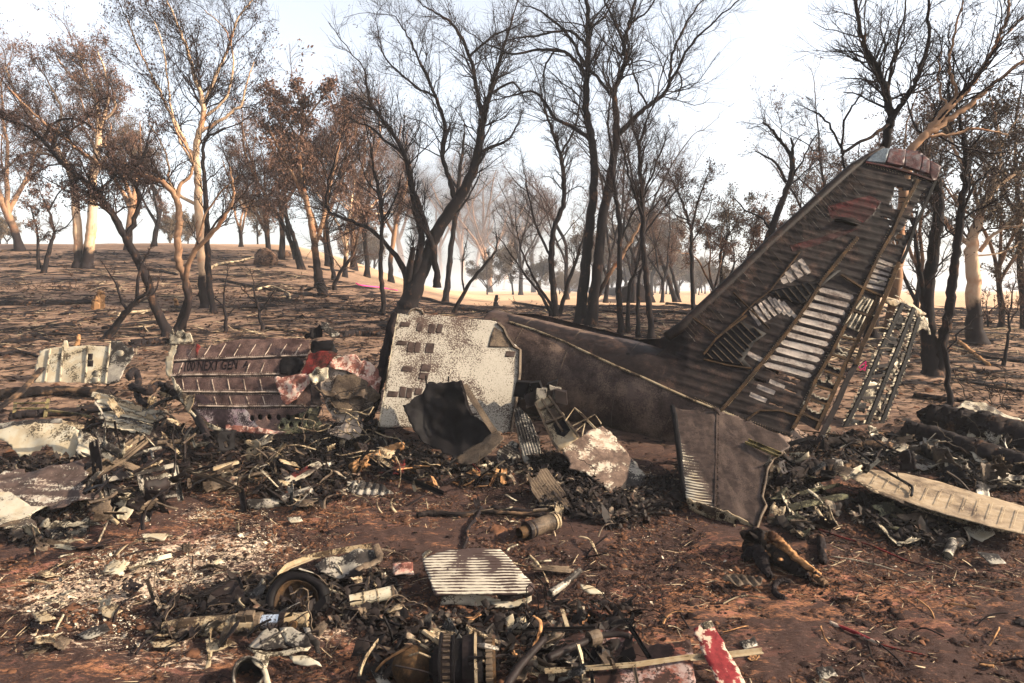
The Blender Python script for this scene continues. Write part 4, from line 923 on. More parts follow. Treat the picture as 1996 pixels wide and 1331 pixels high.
# leading strip: soot with pale bands in its lower half, bands follow v
STn = lambda u, v: 0.006*np.sin(v*60)+(fbm(u*3, v*3, 2, 7)-0.5)*0.02
rgs = []
gs = np.random.default_rng(9)
for i in range(22):
    y = 862+i*5.5; 
    xl = 1323+(y-850)*0.105; w_ = 24+(i/22)*48*gs.uniform(0.65, 1.05) if i > 3 else 7+gs.uniform(0, 8)
    yo = (y-850)*0.02+i*0.3
    rgs.append(([(xl, y), (xl+w_*0.5, y+1.8+w_*0.07), (xl+w_, y+2.5+w_*0.14), (xl+w_*0.5, y+4.4+w_*0.07), (xl, y+3.8)], 1))
sheet('leading_edge_skin', le_st, ST, [M['stab'], M['white']], 0.06, STn, regions=rgs, thick=0.03, parent=tail)
mb = MB(); mb.tube([ST.hit(x, y, -0.04) for x, y in pts('1311 792,1316 815,1322 860,1328 910,1333 950,1338 972')], [0.05, 0.06, 0.06, 0.055, 0.05, 0.04], 8); ob('leading_edge', mb.build('leading_edge', M['black'], True), tail)
# closing rib with lightening holes under the lower edge
RB = PL((1340, 975, ST.hit(1340, 975).y), (1474, 1024, ST.hit(1474, 1024).y), (1400, 1035, ST.hit(1405, 998).y+0.10))
hl = [[(x+6.5*r_*math.cos(a), y+7*r_*math.sin(a)) for a in np.linspace(0, 6.28, 12)[:-1]] for x, y, r_ in ((1365, 992, .8), (1407, 1007, 1.0), (1436, 1018, .9), (1350, 985, .5))]
sheet('closing_rib', pts('1338 972,1395 990,1440 1008,1476 1026,1478 1040,1462 1036,1440 1030,1420 1026,1395 1014,1360 1002,1344 992'), RB, M['tan'], 0.1, None, hl, thick=0.02, parent=tail, smooth=False, jag=0.01)
for (a, b) in (((1432, 1022), (1434, 1048)), ((1449, 1028), (1442, 1052)), ((1470, 1030), (1482, 1048))):
    mb = MB(); y_ = ST.hit(*a).y; mb.bar(P(*a, y_), P(*b, y_), 0.03, 0.015, up=(0, 1, 0)); ob('bent_strut', mb.build('bent_strut', M['tan']), tail)
# torn skin along the root between fuselage and stab
mb = MB()
TS = PL((1395, 800, 13.0), (1540, 858, 12.9), (1470, 800, 13.25))
sheet('root_fillet', pts('1392 800,1400 796,1423 811,1480 834,1538 852,1540 862,1510 860,1470 850,1455 838,1430 832,1412 822'), TS, M['fus'], 0.08, crumple(3, 0.04), jag=0.02, thick=0.015, parent=tail)
# right side torn edge rolled metal
mb = MB(); q = [ST.hit(x, y, 0.02) for x, y in pts('1526 882,1508 893,1496 915,1492 940,1486 968,1494 985,1484 1005,1476 1030,1474 1050')]
mb.prof(q, [(-0.02, -0.02), (0.02, 0.0), (0.012, 0.02), (-0.012, 0.012)], up=ST.n); ob('torn_edge', mb.build('torn_edge', M['brown'], True), tail)
for i in range(16):
    x0, y0 = 1500+gs.uniform(-4, 30), 890+gs.uniform(-5, 110); mb = MB(); d_ = 11.6+gs.uniform(-.3, .3); p0 = P(x0, y0, d_); mb.prof([p0, p0+Vector((gs.normal(0.02, .05), gs.normal(0, .05), -0.12)), p0+Vector((gs.normal(0.05, .08), gs.normal(0, .08), -0.30))], [(-0.03, 0), (0.03, 0), (0.03, 0.006), (-0.03, 0.006)], up=(0, -1, 0.2))
    ob('shredded_strip', mb.build('shredded_strip', M[['brown', 'grey', 'black', 'tan'][i % 4]]), tail)

# ------------------------------------------------------------------ rudder frame behind the trailing edge
RU = PL((1680, 830, 15.4), (1775, 590, 16.2), (1810, 640, 16.3))
rud = root('rudder_frame', G(1690, 850), 'skeletal toothed rudder frame standing behind the trailing edge of the fin', 'aircraft wreck')
rails = [pts('1668 838,1700 760,1735 680,1768 600'), pts('1712 850,1745 770,1780 690,1796 610'), pts('1640 850,1665 800,1692 745,1720 690,1750 640')]
rails = [pts('1630 862,1662 800,1692 738,1720 672,1758 592'), pts('1676 858,1700 800,1728 730,1752 672,1780 600'), pts('1706 850,1722 812,1748 745,1768 690,1790 618')]
for rl in rails:
    mb = MB(); mb.prof([RU.hit(*q) for q in rl], [(-0.05, -0.04), (0.05, -0.04), (0.05, 0.04), (-0.05, 0.04)], up=RU.n); ob('rail', mb.build('rail', M['black']), rud)
def rp(i, t_):
    rl = rails[i]; return (np.interp(t_, np.linspace(0, 1, len(rl)), [q[0] for q in rl]), np.interp(t_, np.linspace(0, 1, len(rl)), [q[1] for q in rl]))
for t_ in (0.04, 0.12, 0.2, 0.27, 0.34, 0.42, 0.5, 0.58, 0.67, 0.76, 0.88, 0.99):
    for i in (0, 1):
        mb = MB(); mb.bar(RU.hit(*rp(i, t_+0.01)), RU.hit(*rp(i+1, t_)), 0.06, 0.05, up=RU.n); ob('cross_rib', mb.build('cross_rib', M['brown'] if i else M['soot']), rud)
mbt = MB()
for i in (0, 1, 2):
    for k in range(70):
        t_ = (k+0.5)/70; x, y = rp(i, t_)
        for s_ in (-1, 1):
            if gs.random() < 0.12: continue
            a = RU.hit(x+s_*4.0, y, 0.02); b = RU.hit(x+s_*(7.5+gs.uniform(-1, 3)), y+gs.uniform(-.5, 2), 0.02+gs.uniform(-.03, .05)); mbt.bar(a, b, 0.035, 0.006, up=RU.n, mi=0 if gs.random() < 0.6 else 1)
ob('rivet_teeth', mbt.build('rivet_teeth', [M['pale'], M['soot']]), rud, kind='stuff')
sheet('top_rib', pts('1720 576,1745 582,1780 592,1806 612,1800 616,1770 606,1725 590'), RU, M['tan'], 0.1, crumple(8, 0.03), jag=0.012, parent=rud)
sheet('torn_scrap', pts('1788 612,1808 620,1814 652,1800 640,1782 652,1794 632'), RU, M['pale'], 0.08, crumple(9, 0.05), jag=0.015, parent=rud)
for q in (pts('1690 740,1716 748,1700 790,1676 778'), pts('1722 650,1752 660,1744 690,1716 682'), pts('1745 612,1775 620,1764 650,1738 640'), pts('1650 812,1680 820,1672 850,1640 846'), pts('1716 770,1738 762,1724 812,1704 820'), pts('1740 690,1768 690,1756 728,1734 734'), pts('1700 690,1716 694,1712 720,1698 712'), pts('1735 700,1750 704,1742 728,1730 722'), pts('1672 780,1690 786,1684 806,1668 800'), pts('1700 770,1722 776,1714 800,1698 796'), pts('1664 826,1690 828,1700 846,1668 850')):
    sheet('skin_remnant', q, RU, M[['pale', 'soot', 'black', 'brown', 'black'][int(q[0][0]+q[0][1]) % 5]], 0.08, crumple(int(q[0][0]), 0.04), jag=0.012, parent=rud)
# rudder hinge beam along the trailing edge
mb = MB(); q = [FP.hit(x, y, 0.06) for x, y in pts('1752 512,1735 556,1716 600,1698 640,1680 676,1668 712')]
mb.prof(q, [(-0.05, -0.03), (0.03, -0.03), (0.05, 0.03), (-0.03, 0.04)], up=FP.n); ob('hinge_beam', mb.build('hinge_beam', M['rust']), tail)
mb = MB(); q = [FP.hit(x, y, 0.0) for x, y in pts('1825 350,1806 392,1784 440,1768 488,1757 512')]
mb.prof(q, [(-0.03, -0.03), (0.03, -0.03), (0.03, 0.03), (-0.03, 0.03)], up=FP.n); ob('rear_spar', mb.build('rear_spar', M['black']), tail)
mb = MB(); q = [FP.hit(x, y, 0.02) for x, y in pts('1670 706,1650 742,1630 790,1606 838,1590 870')]
mb.prof(q, [(-0.05, -0.03), (0.05, -0.03), (0.05, 0.05), (-0.05, 0.05)], up=FP.n); ob('rear_spar', mb.build('rear_spar', M['soot']), tail)
for i in range(22):
    x0, y0 = 1756+gs.uniform(-30, 16)-(i*2), 520+i*8.0; mb = MB(); p0 = FP.hit(x0-10, y0, 0.0); dd = Vector((gs.uniform(.12, .35), gs.normal(0, .1), gs.uniform(-.12, .05)))
    mb.prof([p0, p0+dd*0.5+Vector((0, 0, .02)), p0+dd], [(-0.03, 0), (0.03, 0), (0.03, 0.008), (-0.03, 0.008)], up=(0, -0.3, 1), scale=[1, 1.3, 0.4])
    ob('shredded_strip', mb.build('shredded_strip', M[['tan', 'pale', 'brown'][i % 3]]), tail)
# pink ribbon marker post
# ------------------------------------------------------------------ traced scrap on the ground
def scrap(name, label, cat, outline, mat, lift=0.08, tx=0.0, ty=0.35, amp=0.035, jag=0.012, thick=0.008, res=0.07, f=3.0, seed=None, holes=(), regions=(), group=None, bump=None, parent=None):
    o = pts(outline) if isinstance(outline, str) else outline
    cx = sum(q[0] for q in o)/len(o); cy = sum(q[1] for q in o)/len(o); pl = flatpl(cx, cy, lift, tx, ty)
    seed = seed or int(cx*3+cy)
    mats = [M[m] if isinstance(m, str) else m for m in (mat if isinstance(mat, (list, tuple)) else [mat])]
    kw = {} if parent is not None else dict(label=label, cat=cat, group=group)
    ob_ = sheet(name, o, pl, mats, res, bump or crumple(seed, amp, f), holes, regions, jag=jag, thick=thick, seed=seed, parent=parent, **kw)
    return ob_, pl
def path3(s, lift, lift1=None):
    q = pts(s) if isinstance(s, str) else s; l1 = lift if lift1 is None else lift1; n = len(q)
    return [G(x, y, lift+(l1-lift)*i/max(1, n-1)) for i, (x, y) in enumerate(q)]
def wpx(p, w): return w*p.y/FPX
def pole(name, label, cat, s, w, mat, lift=0.04, lift1=None, taper=0.8, n=9, rough=0.12, hollow=False, group=None, parent=None, sm=True):
    p = path3(s, lift, lift1); r = wpx(p[0], w)*0.5; K = max(6, len(p)*4); g = np.random.default_rng(int(p[0].x*100+p[0].y*57) & 65535)
    A, W_ = smooth_path(p, np.linspace(r, r*taper, len(p)), K, g, r*rough); W_ = W_*(1+g.normal(0, rough*0.6, K))
    woody = mat in ('char', 'char2', 'split', 'stick') and w >= 10
    if woody: A, W_ = smooth_path(p, np.linspace(r, r*taper, len(p)), K*4, g, r*0.05); n = 18
    mb = MB(); mb.tube([Vector(a) for a in A], list(W_), n, caps=not hollow)
    if woody:   # bark grooves, knots and broken ends
        v = np.array(mb.v).reshape(-1, n, 3); c = v.mean(1, keepdims=True); kk = v.shape[0]; th = np.arange(n)[None]*0.9+0*np.arange(kk)[:, None]; al = np.arange(kk)[:, None]*0.10+0*th
        d = (1-np.abs(fbm(th+al*0.6, al, 3, int(p[0].x*10) & 63)*2-1)-0.6)*0.75+(fbm(th*0.35, al*1.6, 3, 9)-0.5)*rough*4
        e_ = np.minimum(np.arange(kk), np.arange(kk)[::-1])[:, None]; d = np.where(e_ < 2, d-0.25+g.normal(0, 0.15, d.shape), d)
        mb.v = [tuple(q) for q in (c+(v-c)*(1+d[:, :, None])).reshape(-1, 3)]
    me = mb.build(name, M[mat] if isinstance(mat, str) else mat, sm)
    if parent is not None: return ob(name, me, parent)
    o = ob(name, me, None, tuple(A[len(A)//2]), label=label, cat=cat, group=group)
    if hollow: solid(o, r*0.2, -1)
    return o
def beam(name, label, cat, s, w, mat, lift=0.05, lift1=None, kind='L', group=None, parent=None, t=0.006, up=(0, 0, 1)):
    p = path3(s, lift, lift1); a = wpx(p[0], w)*0.5; mb = MB()
    pr = {'L': [(-a, -a), (a, -a), (a, -a+t), (-a+t, -a+t), (-a+t, a), (-a, a)],
          'C': [(-a, -a*0.6), (a, -a*0.6), (a, a*0.6), (a-t, a*0.6), (a-t, -a*0.6+t), (-a+t, -a*0.6+t), (-a+t, a*0.6), (-a, a*0.6)],
          'F': [(-a, -t), (a, -t), (a, t), (-a, t)], 'B': [(-a, -a*0.5), (a, -a*0.5), (a, a*0.5), (-a, a*0.5)],
          'T': [(-a, 0), (-t, 0), (-t, -a), (t, -a), (t, 0), (a, 0), (a, t), (-a, t)]}[kind]
    mb.prof(p, pr, up=up); me = mb.build(name, M[mat] if isinstance(mat, str) else mat)
    if parent is not None: return ob(name, me, parent)
    return ob(name, me, None, tuple(p[len(p)//2]), label=label, cat=cat, group=group)
def corr(rot=0.0, per=0.06, amp=0.012, cr=0.02, seed=1):
    c, s = math.cos(rot), math.sin(rot)
    return lambda u, v: amp*np.sin((u*c+v*s)*6.2832/per)+cr*(fbm(u*2, v*2, 3, seed)-0.5)*2

# ================================================================== LETTERED FUSELAGE PANEL
NP = PL((335, 790, 14.35), (700, 790, 14.0), (480, 657, 15.0))
let = root('lettered_panel', G(480, 840), 'sooty fuselage side panel with dark NEXT GEN lettering lying on its side at left centre', 'aircraft panel')
nb_ = lambda u, v: -0.05*((v-0.7)/0.8)**2*1.5+(fbm(u*3, v*3, 3, 6)-0.5)*0.05+(1-np.abs(fbm(u*1.3, v*4, 2, 31)*2-1)-0.7)*0.03
NOUT = pts('343 672,364 669,383 669,399 678,418 671,436 664,461 659,524 657,565 656,600 659,604 680,590 700,592 712,584 728,607 735,620 757,624 792,614 815,618 834,585 841,549 842,495 841,441 837,404 824,378 798,365 792,353 769,350 762,333 732,338 702')
lh = [[(x+4.6*math.cos(a), y+5.4*math.sin(a)) for a in np.linspace(0, 6.28, 13)[:-1]] for x, y in ((503, 810), (521, 810), (539, 810), (558, 810), (575, 810), (594, 809), (544, 826), (562, 824), (580, 824), (598, 822), (487, 812))]
M['nsoot'] = scorched('panel_soot', (0.10, 0.058, 0.052), (0.30, 0.19, 0.16), -0.02, 1.6, 55, 1.5, 0.5, soft_=0.3)
lowreg = pts('384 791,470 790,480 800,488 812,500 830,520 842,441 837,404 824,378 798')
green = pts('545 812,623 792,614 815,618 834,585 841,549 842,535 830')
sheet('skin', NOUT, NP, [M['nsoot'], M['purple'], M['green']], 0.05, nb_, lh, [(lowreg, 1), (green, 2), (pts('345 770,392 766,420 789,384 789,366 791'), 1)], jag=0.008, thick=0.01, parent=let)
sheet('hole_dark_backing', pts('390 800,480 800,600 800,612 812,606 826,585 830,540 832,470 832,410 818'), PL(tuple((400, 830, 14.75)), (600, 830, 14.55), (480, 760, 15.0)), M['pitch'], 0.2, parent=let)  # black sheet added behind the lightening holes to keep them dark
def nhit(x, y, off=0.0):
    u, v = NP.uv(x, y); return NP.at(u, v, float(nb_(np.array([u]), np.array([v]))[0])+off)
def nline(name, s, w, mat, off=0.012, h=0.012):
    q = pts(s); L = []
    for i in range(len(q)-1):
        for f in np.linspace(0, 1, 8)[:(8 if i == len(q)-2 else 7)]: L.append(lerp(q[i], q[i+1], f))
    mb = MB(); mb.prof([nhit(x, y, off) for x, y in L], [(-w, -h), (w, -h), (w*0.8, h), (-w*0.8, h)], up=NP.n); ob(name, mb.build(name, mat), let)
M['speck'] = scorched('speckled_seam', (0.10, 0.06, 0.05), (0.62, 0.48, 0.38), 0.15, 6, 90, 1.2, 0.6)
for s in ('338 702,400 699,460 697,540 694,600 691', '333 732,400 730,460 731,545 729', '350 763,400 763,470 764,541 763,560 765', '384 789,440 790,520 790,623 789'):
    nline('stringer', s, 0.018, M['speck'])
    q = pts(s); nline('stringer_painted_shadow', ','.join(f'{a} {b+3.4}' for a, b in q), 0.012, M['black'], 0.004, 0.006)  # black strip under each stringer paints in its shadow
for row, (y0, y1, xs, sl_) in enumerate([(662, 692, (372, 404, 432, 461, 491, 522, 551, 580), -6), (700, 727, (352, 484, 512), -4), (733, 761, (357, 386, 415, 446, 477, 509), 2), (766, 787, (418, 448, 481, 513), 2)]):
    for x in xs: nline('seam', f'{x-sl_} {y0+6},{x+sl_} {y1}', 0.010, M['speck'], 0.006, 0.004)
# rivets
mb = MB()
for s in ('338 698,600 688', '333 728,545 726', '336 736,545 734', '350 760,541 760', '384 786,620 786', '384 794,620 794', '350 767,541 768'):
    q = pts(s)
    for k in range(60):
        x, y = lerp(q[0], q[1], k/60); mb.box(nhit(x, y, 0.008), NP.u*0.005, NP.v*0.005, NP.n*0.004)
ob('rivet_row', mb.build('rivet_row', M['speck']), let, kind='stuff')
# lettering: flat paint, built as thin letters lying on the skin
M['ink'] = scorched('letter_paint', (0.016, 0.010, 0.011), (0.04, 0.026, 0.024), -0.2, 3, 60, 1.0, 0.5)
def lettering(text, x0, y0, x1, y1, h, shear=0.18):
    cu = bpy.data.curves.new('lettering', 'FONT'); cu.body = text; cu.resolution_u = 3; cu.shear = 0; cu.offset = 0.022
    t_ = bpy.data.objects.new('tmp', cu); COL.objects.link(t_); bpy.context.view_layer.update()
    me = bpy.data.meshes.new_from_object(t_.evaluated_get(bpy.context.evaluated_depsgraph_get())); bpy.data.objects.remove(t_)
    xs = [v.co.x for v in me.vertices]; W_ = max(xs)-min(xs); mx = min(xs)
    for v in me.vertices:
        f = (v.co.x-mx)/W_; px = x0+(x1-x0)*f+v.co.y*h*shear; py = y0+(y1-y0)*f-v.co.y/0.7*h
        v.co = nhit(px, py, 0.010)
    me.materials.append(M['ink']); return ob('lettering', me, let, label='dark italic letters reading -100 NEXT GEN A')
lettering('-100 NEXT GEN', 350, 724, 462, 719.5, 19.5)
lettering('A', 474, 717, 485, 717, 14)
# red tab, pink flap, black sheet at the tear
def npan(name, s, mat, off=0.03, amp=0.04, f=4, jag=0.008, parent=let, **kw):
    o = pts(s); q = PL.__new__(PL); q.O = NP.O+NP.n*off; q.n, q.u, q.v = NP.n, NP.u, NP.v
    return sheet(name, o, q, M[mat], 0.045, crumple(int(o[0][0]), amp, f), jag=jag, thick=0.008, parent=parent, **kw)
npan('red_tab', '383 669,391 676,386 690,381 698,381 683', 'red', 0.03, 0.02)
npan('tear_shade_sheet', '546 700,560 695,584 697,593 709,584 724,572 732,548 730,544 715', 'black', 0.03, 0.08)  # black sheet over the skin stands in for the dark inside the tear
npan('pink_flap', '536 736,556 734,577 730,600 728,610 736,594 756,580 778,562 790,551 786,545 766,538 752', 'pink', 0.10, 0.12, 4)
npan('red_flap', '600 690,625 684,645 684,660 688,648 700,634 716,612 726,592 732,586 726,596 708', 'red', 0.14, 0.06, 4)
npan('folded_corner', '355 768,383 770,378 790,366 806,358 790', 'tan', 0.08, 0.08)
npan('jagged_rim', '333 732,342 742,356 762,366 792,385 812,410 826,440 838,436 842,400 832,372 806,352 782,340 758', 'pale', 0.05, 0.06, 6)
npan('lower_lip', '440 828,480 830,520 836,560 842,520 846,470 842,440 838', 'pink', 0.06, 0.05, 6)
mb = MB(); mb.tube([nhit(*q, 0.15) for q in pts('590 790,600 800,592 815,588 830,592 850,585 872')], 0.016, 6); ob('cable', mb.build('cable', M['brown']), let)

# crumpled pale wreckage at the right end of the lettered panel
CP = PL((625, 830, 13.9), (740, 820, 14.0), (680, 690, 14.6))
cr_ = root('crumpled_wreck', G(690, 850), 'crumpled pale and pink fuselage skin bunched at the right end of the lettered panel', 'aircraft wreck')
def cpan(name, s, mat, off=0.0, amp=0.1, f=3, parent=cr_, jag=0.012, pl=CP):
    o = pts(s); q = PL.__new__(PL); q.O = pl.O+pl.n*off; q.n, q.u, q.v = pl.n, pl.u, pl.v
    return sheet(name, o, q, M[mat], 0.045, crumple(int(o[0][0]+o[0][1]), amp, f), jag=jag, thick=0.008, parent=parent)
cpan('skin', '634 700,660 694,690 690,700 702,720 706,736 722,742 748,736 790,722 812,690 822,655 826,640 800,628 770,612 752,620 730', 'taupe', 0, 0.14, 2.2)
cpan('white_skin', '690 690,700 700,722 706,738 722,742 748,736 775,722 760,706 740,690 728,672 722,640 716,645 704,662 696', 'pink', 0.10, 0.12, 3.5)
cpan('white_skin', '614 716,640 716,640 736,630 742,610 748,602 736', 'pale', 0.16, 0.12, 6)
cpan('brown_plate', '655 732,690 728,715 742,716 780,700 800,665 806,648 790,645 760', 'brown', 0.12, 0.05, 2)
cpan('speckled_plate', '636 838,690 818,708 828,702 850,680 858,660 852,640 846', 'taupe', 0.16, 0.06, 3)
cpan('green_plate', '600 800,622 792,618 812,634 832,606 838,598 820', 'green', 0.22, 0.08, 4)
cpan('dark_fold', '604 752,626 744,626 790,606 788', 'soot', 0.14, 0.1, 4)
cpan('opening_shade_sheet', '608 664,650 662,656 688,640 690,612 694,604 680', 'black', 0.02, 0.1)  # black sheet painting in the dark inside the opening
cpan('top_flap', '625 626,634 628,662 650,660 654,645 657,632 646,626 638', 'grey', 0.20, 0.05, 5)
cpan('dark_fold', '592 655,606 645,624 633,630 640,628 657,608 660', 'black', 0.12, 0.1, 4)
cpan('torn_edge', '612 756,640 760,668 766,700 762,722 752,742 770,730 784,700 774,660 778,630 768', 'brown', 0.20, 0.16, 7)
gq = np.random.default_rng(77)
for k in range(26):   # cables sprawling over it
    x, y = gq.uniform(585, 730), gq.uniform(750, 850); q = [(x, y)]
    for j in range(5): q.append((q[-1][0]+gq.normal(10 if k % 2 else -6, 12), q[-1][1]+gq.normal(3, 9)))
    mb = MB(); A, W_ = smooth_path([CP.hit(*p, 0.22+gq.uniform(0, .2)) for p in q], [1]*6, 18, gq, 0.004); mb.tube([Vector(a) for a in A], 0.007 if k % 3 else 0.013, 5)
    ob('cable', mb.build('cable', M['black' if k % 3 else 'tan']), cr_)
pole('flap_chain', '', '', '641 657,643 668,640 676,645 690', 3, 'tan', 1.7, 1.4, parent=cr_) if False else None

# ================================================================== STANDING SPECKLED PANEL
SP = PL((739, 831, 13.55), (994, 841, 14.15), (830, 612, 14.9))
stp = root('standing_panel', G(870, 870), 'large white speckled panel with dark square patches, propped upright against the biggest trunk', 'aircraft panel')
n = NB('flaked_white_paint'); co = n.co
sp1 = n.noise(38, 3, 0.75); low = n.noise(1.15, 4, 0.55, 0.2, n.mapv((1, 1, 1), loc=(2.1, 0, 1.3))); med = n.noise(4, 4, 0.6)
zz = n.z()
x = n.math('ADD', n.math('MULTIPLY', n.math('SUBTRACT', low, 0.50), 2.6), n.math('ADD', n.math('MULTIPLY', n.math('SUBTRACT', sp1, 0.5), 4.2), n.math('MULTIPLY', n.math('SUBTRACT', med, 0.5), 0.8)))
f = n.ss(-0.12, 0.12, n.math('ADD', x, 0.12))
M['flake'] = n.fin(n.mix(f, n.mix(med, (0.022, 0.014, 0.012), (0.06, 0.038, 0.03)), n.mix(sp1, (0.11, 0.098, 0.084), (0.27, 0.245, 0.205))), 0.6, 0, sp1, 0.3, 0.01)
so_ = pts('776 612,794 611,798 604,810 599,822 602,829 612,900 619,966 626,975 632,984 648,1000 668,1012 678,1012 720,1007 760,1000 800,994 842,960 846,930 850,860 838,790 832,738 832,752 750,764 680')
stb = lambda u, v: (fbm(u*1.6, v*1.6, 3, 44)-0.5)*0.035
sheet('skin', so_, SP, [M['flake']], 0.07, stb, jag=0.006, thick=0.02, parent=stp)
M['patch'] = scorched('bare_patch', (0.065, 0.042, 0.036), (0.09, 0.06, 0.05), -0.1, 3, 40, 1.2, 0.6, soft_=0.3)
for x, y, w_, h_ in [(790, 632, 19, 10), (819, 637, 12, 17), (842, 640, 12, 19), (857, 640, 11, 18), (784, 668, 20, 10), (801, 676, 12, 21), (814, 677, 11, 21), (838, 678, 16, 20), (794, 719, 21, 11), (830, 717, 19, 15), (826, 733, 18, 14), (766, 768, 20, 12), (785, 764, 12, 22), (798, 766, 11, 21), (816, 763, 14, 14), (995, 690, 18, 12)]:
    k = (x-870)*-0.004; q = [(x-w_/2-2, y+h_/2-1), (x+w_/2-2, y+h_/2), (x+w_/2+1.5, y-h_/2+1), (x-w_/2+1.5, y-h_/2)]
    pan('bare_patch', q, 0.009, M['patch'], parent=stp, pl=SP, res=0.05, thick=0.002, smooth=False, bump=stb)
pan('dark_stain_plate', pts('964 637,985 650,1004 676,952 676,957 655'), 0.02, M['brown'], parent=stp, pl=SP, res=0.1, thick=0.008, bump=stb)
mb = MB(); q = [SP.hit(x, y, 0.03) for x, y in pts('970 629,982 640,988 655,1002 676,1014 682,1013 730,1006 780,996 842')]
mb.prof(q, [(-0.03, -0.03), (0.03, -0.03), (0.02, 0.03), (-0.03, 0.02)], up=SP.n); ob('rolled_edge', mb.build('rolled_edge', M['brown']), stp)
mb = MB(); q = [SP.hit(x, y, 0.02) for x, y in pts('776 612,764 680,752 750,738 832')]
mb.prof(q, [(-0.012, -0.02), (0.012, -0.02), (0.012, 0.02), (-0.012, 0.02)], up=SP.n); ob('edge_strip', mb.build('edge_strip', M['pale']), stp)
mb = MB(); mb.tube([SP.hit(x, y, 0.02) for x, y in pts('796 612,801 605,811 602,821 605,826 612')], 0.02, 6); ob('handle_bump', mb.build('handle_bump', M['brown']), stp)
# charred leaning slab beside it
pole('charred_trunk', 'charred split trunk leaning against the left edge of the standing speckled panel', 'tree trunk', [(748, 820), (758, 740), (770, 680), (780, 640)], 26, 'char', 0.2, 2.0) if False else None
LS = PL((722, 815, 14.0), (745, 815, 13.9), (770, 620, 15.2))
sheet('bark_slab', pts('708 822,722 815,738 780,752 700,764 640,774 612,768 606,756 630,742 680,732 740,722 775'), LS, M['char'], 0.06, crumple(71, 0.08), thick=0.10, jag=0.01, label='long black slab of bark standing along the left edge of the speckled panel', cat='bark')

# ------------------------------------------------------------------ black curled sheet in front of it
BC = PL((800, 850, 13.0), (960, 850, 12.9), (870, 742, 13.6))
cs = root('curled_sheet', G(870, 890), 'black curled skin bowl with a bent riveted frame, in front of the speckled panel', 'aircraft wreck')
def cb(u, v):
    u0, v0 = BC.uv(865, 815); return -0.30*np.exp(-((u-u0)/0.6)**2-((v-v0)/0.55)**2)+(fbm(u*3, v*3, 3, 3)-0.5)*0.2+0.10*(1-np.abs(fbm(u*2.3+4, v*1.1, 2, 13)*2-1))+0.02*np.sin(u*14+v*3)
sheet('skin', pts('831 752,845 745,870 744,898 742,903 765,917 805,940 822,962 846,947 860,925 880,898 892,870 888,851 876,826 862,806 838,795 811,785 791,798 786,812 772,822 768'), BC, M['black'], 0.05, cb, jag=0.015, thick=0.012, parent=cs)
mb = MB(); q = [BC.hit(x, y, 0.10) for x, y in pts('905 750,920 775,936 800,950 822,964 842')]
mb.prof(q, [(-0.06, -0.01), (0.06, -0.01), (0.06, 0.03), (-0.06, 0.01)], up=BC.n); ob('riveted_frame', mb.build('riveted_frame', M['brown']), cs)
mb = MB(); q = [BC.hit(x, y, 0.16) for x, y in pts('898 742,906 765,912 790,920 808,930 806')]
mb.prof(q, [(-0.02, -0.02), (0.02, -0.02), (0.02, 0.02), (-0.02, 0.02)], up=BC.n); ob('folded_edge', mb.build('folded_edge', M['soot']), cs)
B2 = PL((891, 894, 12.6), (974, 841, 12.8), (980, 870, 12.45))
sheet('brown_plate', pts('964 842,974 840,982 855,974 866,957 884,935 896,914 905,893 903,888 892,917 872,940 860,952 850'), B2, M['brown'], 0.06, crumple(12, 0.05), thick=0.01, jag=0.01, parent=cs)
npa = [pts('831 750,834 756,830 732'), pts('874 744,877 744,874 733')]
for i, q in enumerate(npa):
    mb = MB(); mb.bar(BC.hit(*q[0], 0.0), BC.hit(*q[2], 0.05), 0.03, 0.015, up=BC.n); ob('jag', mb.build('jag', M['black']), cs)

# ------------------------------------------------------------------ corrugated strips and the pale door panel
scrap('corrugated_sheet', 'dark corrugated metal strip leaning from the speckled panel down to the ground', 'corrugated metal', '1001 800,1012 794,1027 806,1040 830,1052 860,1056 905,1050 925,1040 935,1028 922,1018 890,1008 845', 'grey', 0.35, -0.1, 1.6, jag=0.006, thick=0.006, res=0.02, bump=corr(0.25, 0.055, 0.012, 0.06))
scrap('corrugated_sheet', 'brown corrugated strip lying flat below the dark corrugated one', 'corrugated metal', '1028 922,1040 934,1054 916,1066 914,1080 932,1098 955,1112 985,1142 1026,1138 1034,1100 1022,1080 1016,1058 985,1036 955', 'brown', 0.14, 0.1, 0.5, jag=0.006, thick=0.006, res=0.02, bump=corr(0.45, 0.05, 0.011, 0.05))
scrap('corrugated_sheet', 'small pale corrugated piece tucked under the curled black sheet', 'corrugated metal', '970 880,1000 858,1012 868,1014 890,1005 912,985 905,968 898', 'grey', 0.15, 0.0, 0.8, jag=0.01, thick=0.006, res=0.02, bump=corr(1.0, 0.06, 0.012, 0.03))
dr = root('door_frame', G(1090, 870), 'brown ribbed hatch frame with a dark window leaning beside the fuselage', 'hatch')
HP = PL((1076, 860, 12.7), (1126, 851, 12.6), (1056, 780, 13.5))
sheet('skin', pts('1042 784,1056 776,1070 772,1086 790,1103 815,1128 851,1092 878,1076 860,1060 825'), HP, [M['tan'], M['black']], 0.05, crumple(4, 0.03), regions=[(pts('1078 826,1096 812,1112 838,1100 852,1086 848'), 1)], jag=0.008, thick=0.02, parent=dr)
for s in ('1044 786,1062 826,1078 862,1090 878', '1056 778,1078 812,1096 840', '1070 772,1090 800,1128 851', '1048 800,1080 788', '1062 826,1100 812'):
    mb = MB(); mb.prof([HP.hit(*q, 0.03) for q in pts(s)], [(-0.025, -0.03), (0.025, -0.03), (0.02, 0.03), (-0.02, 0.03)], up=HP.n); ob('rib', mb.build('rib', M['brown']), dr)
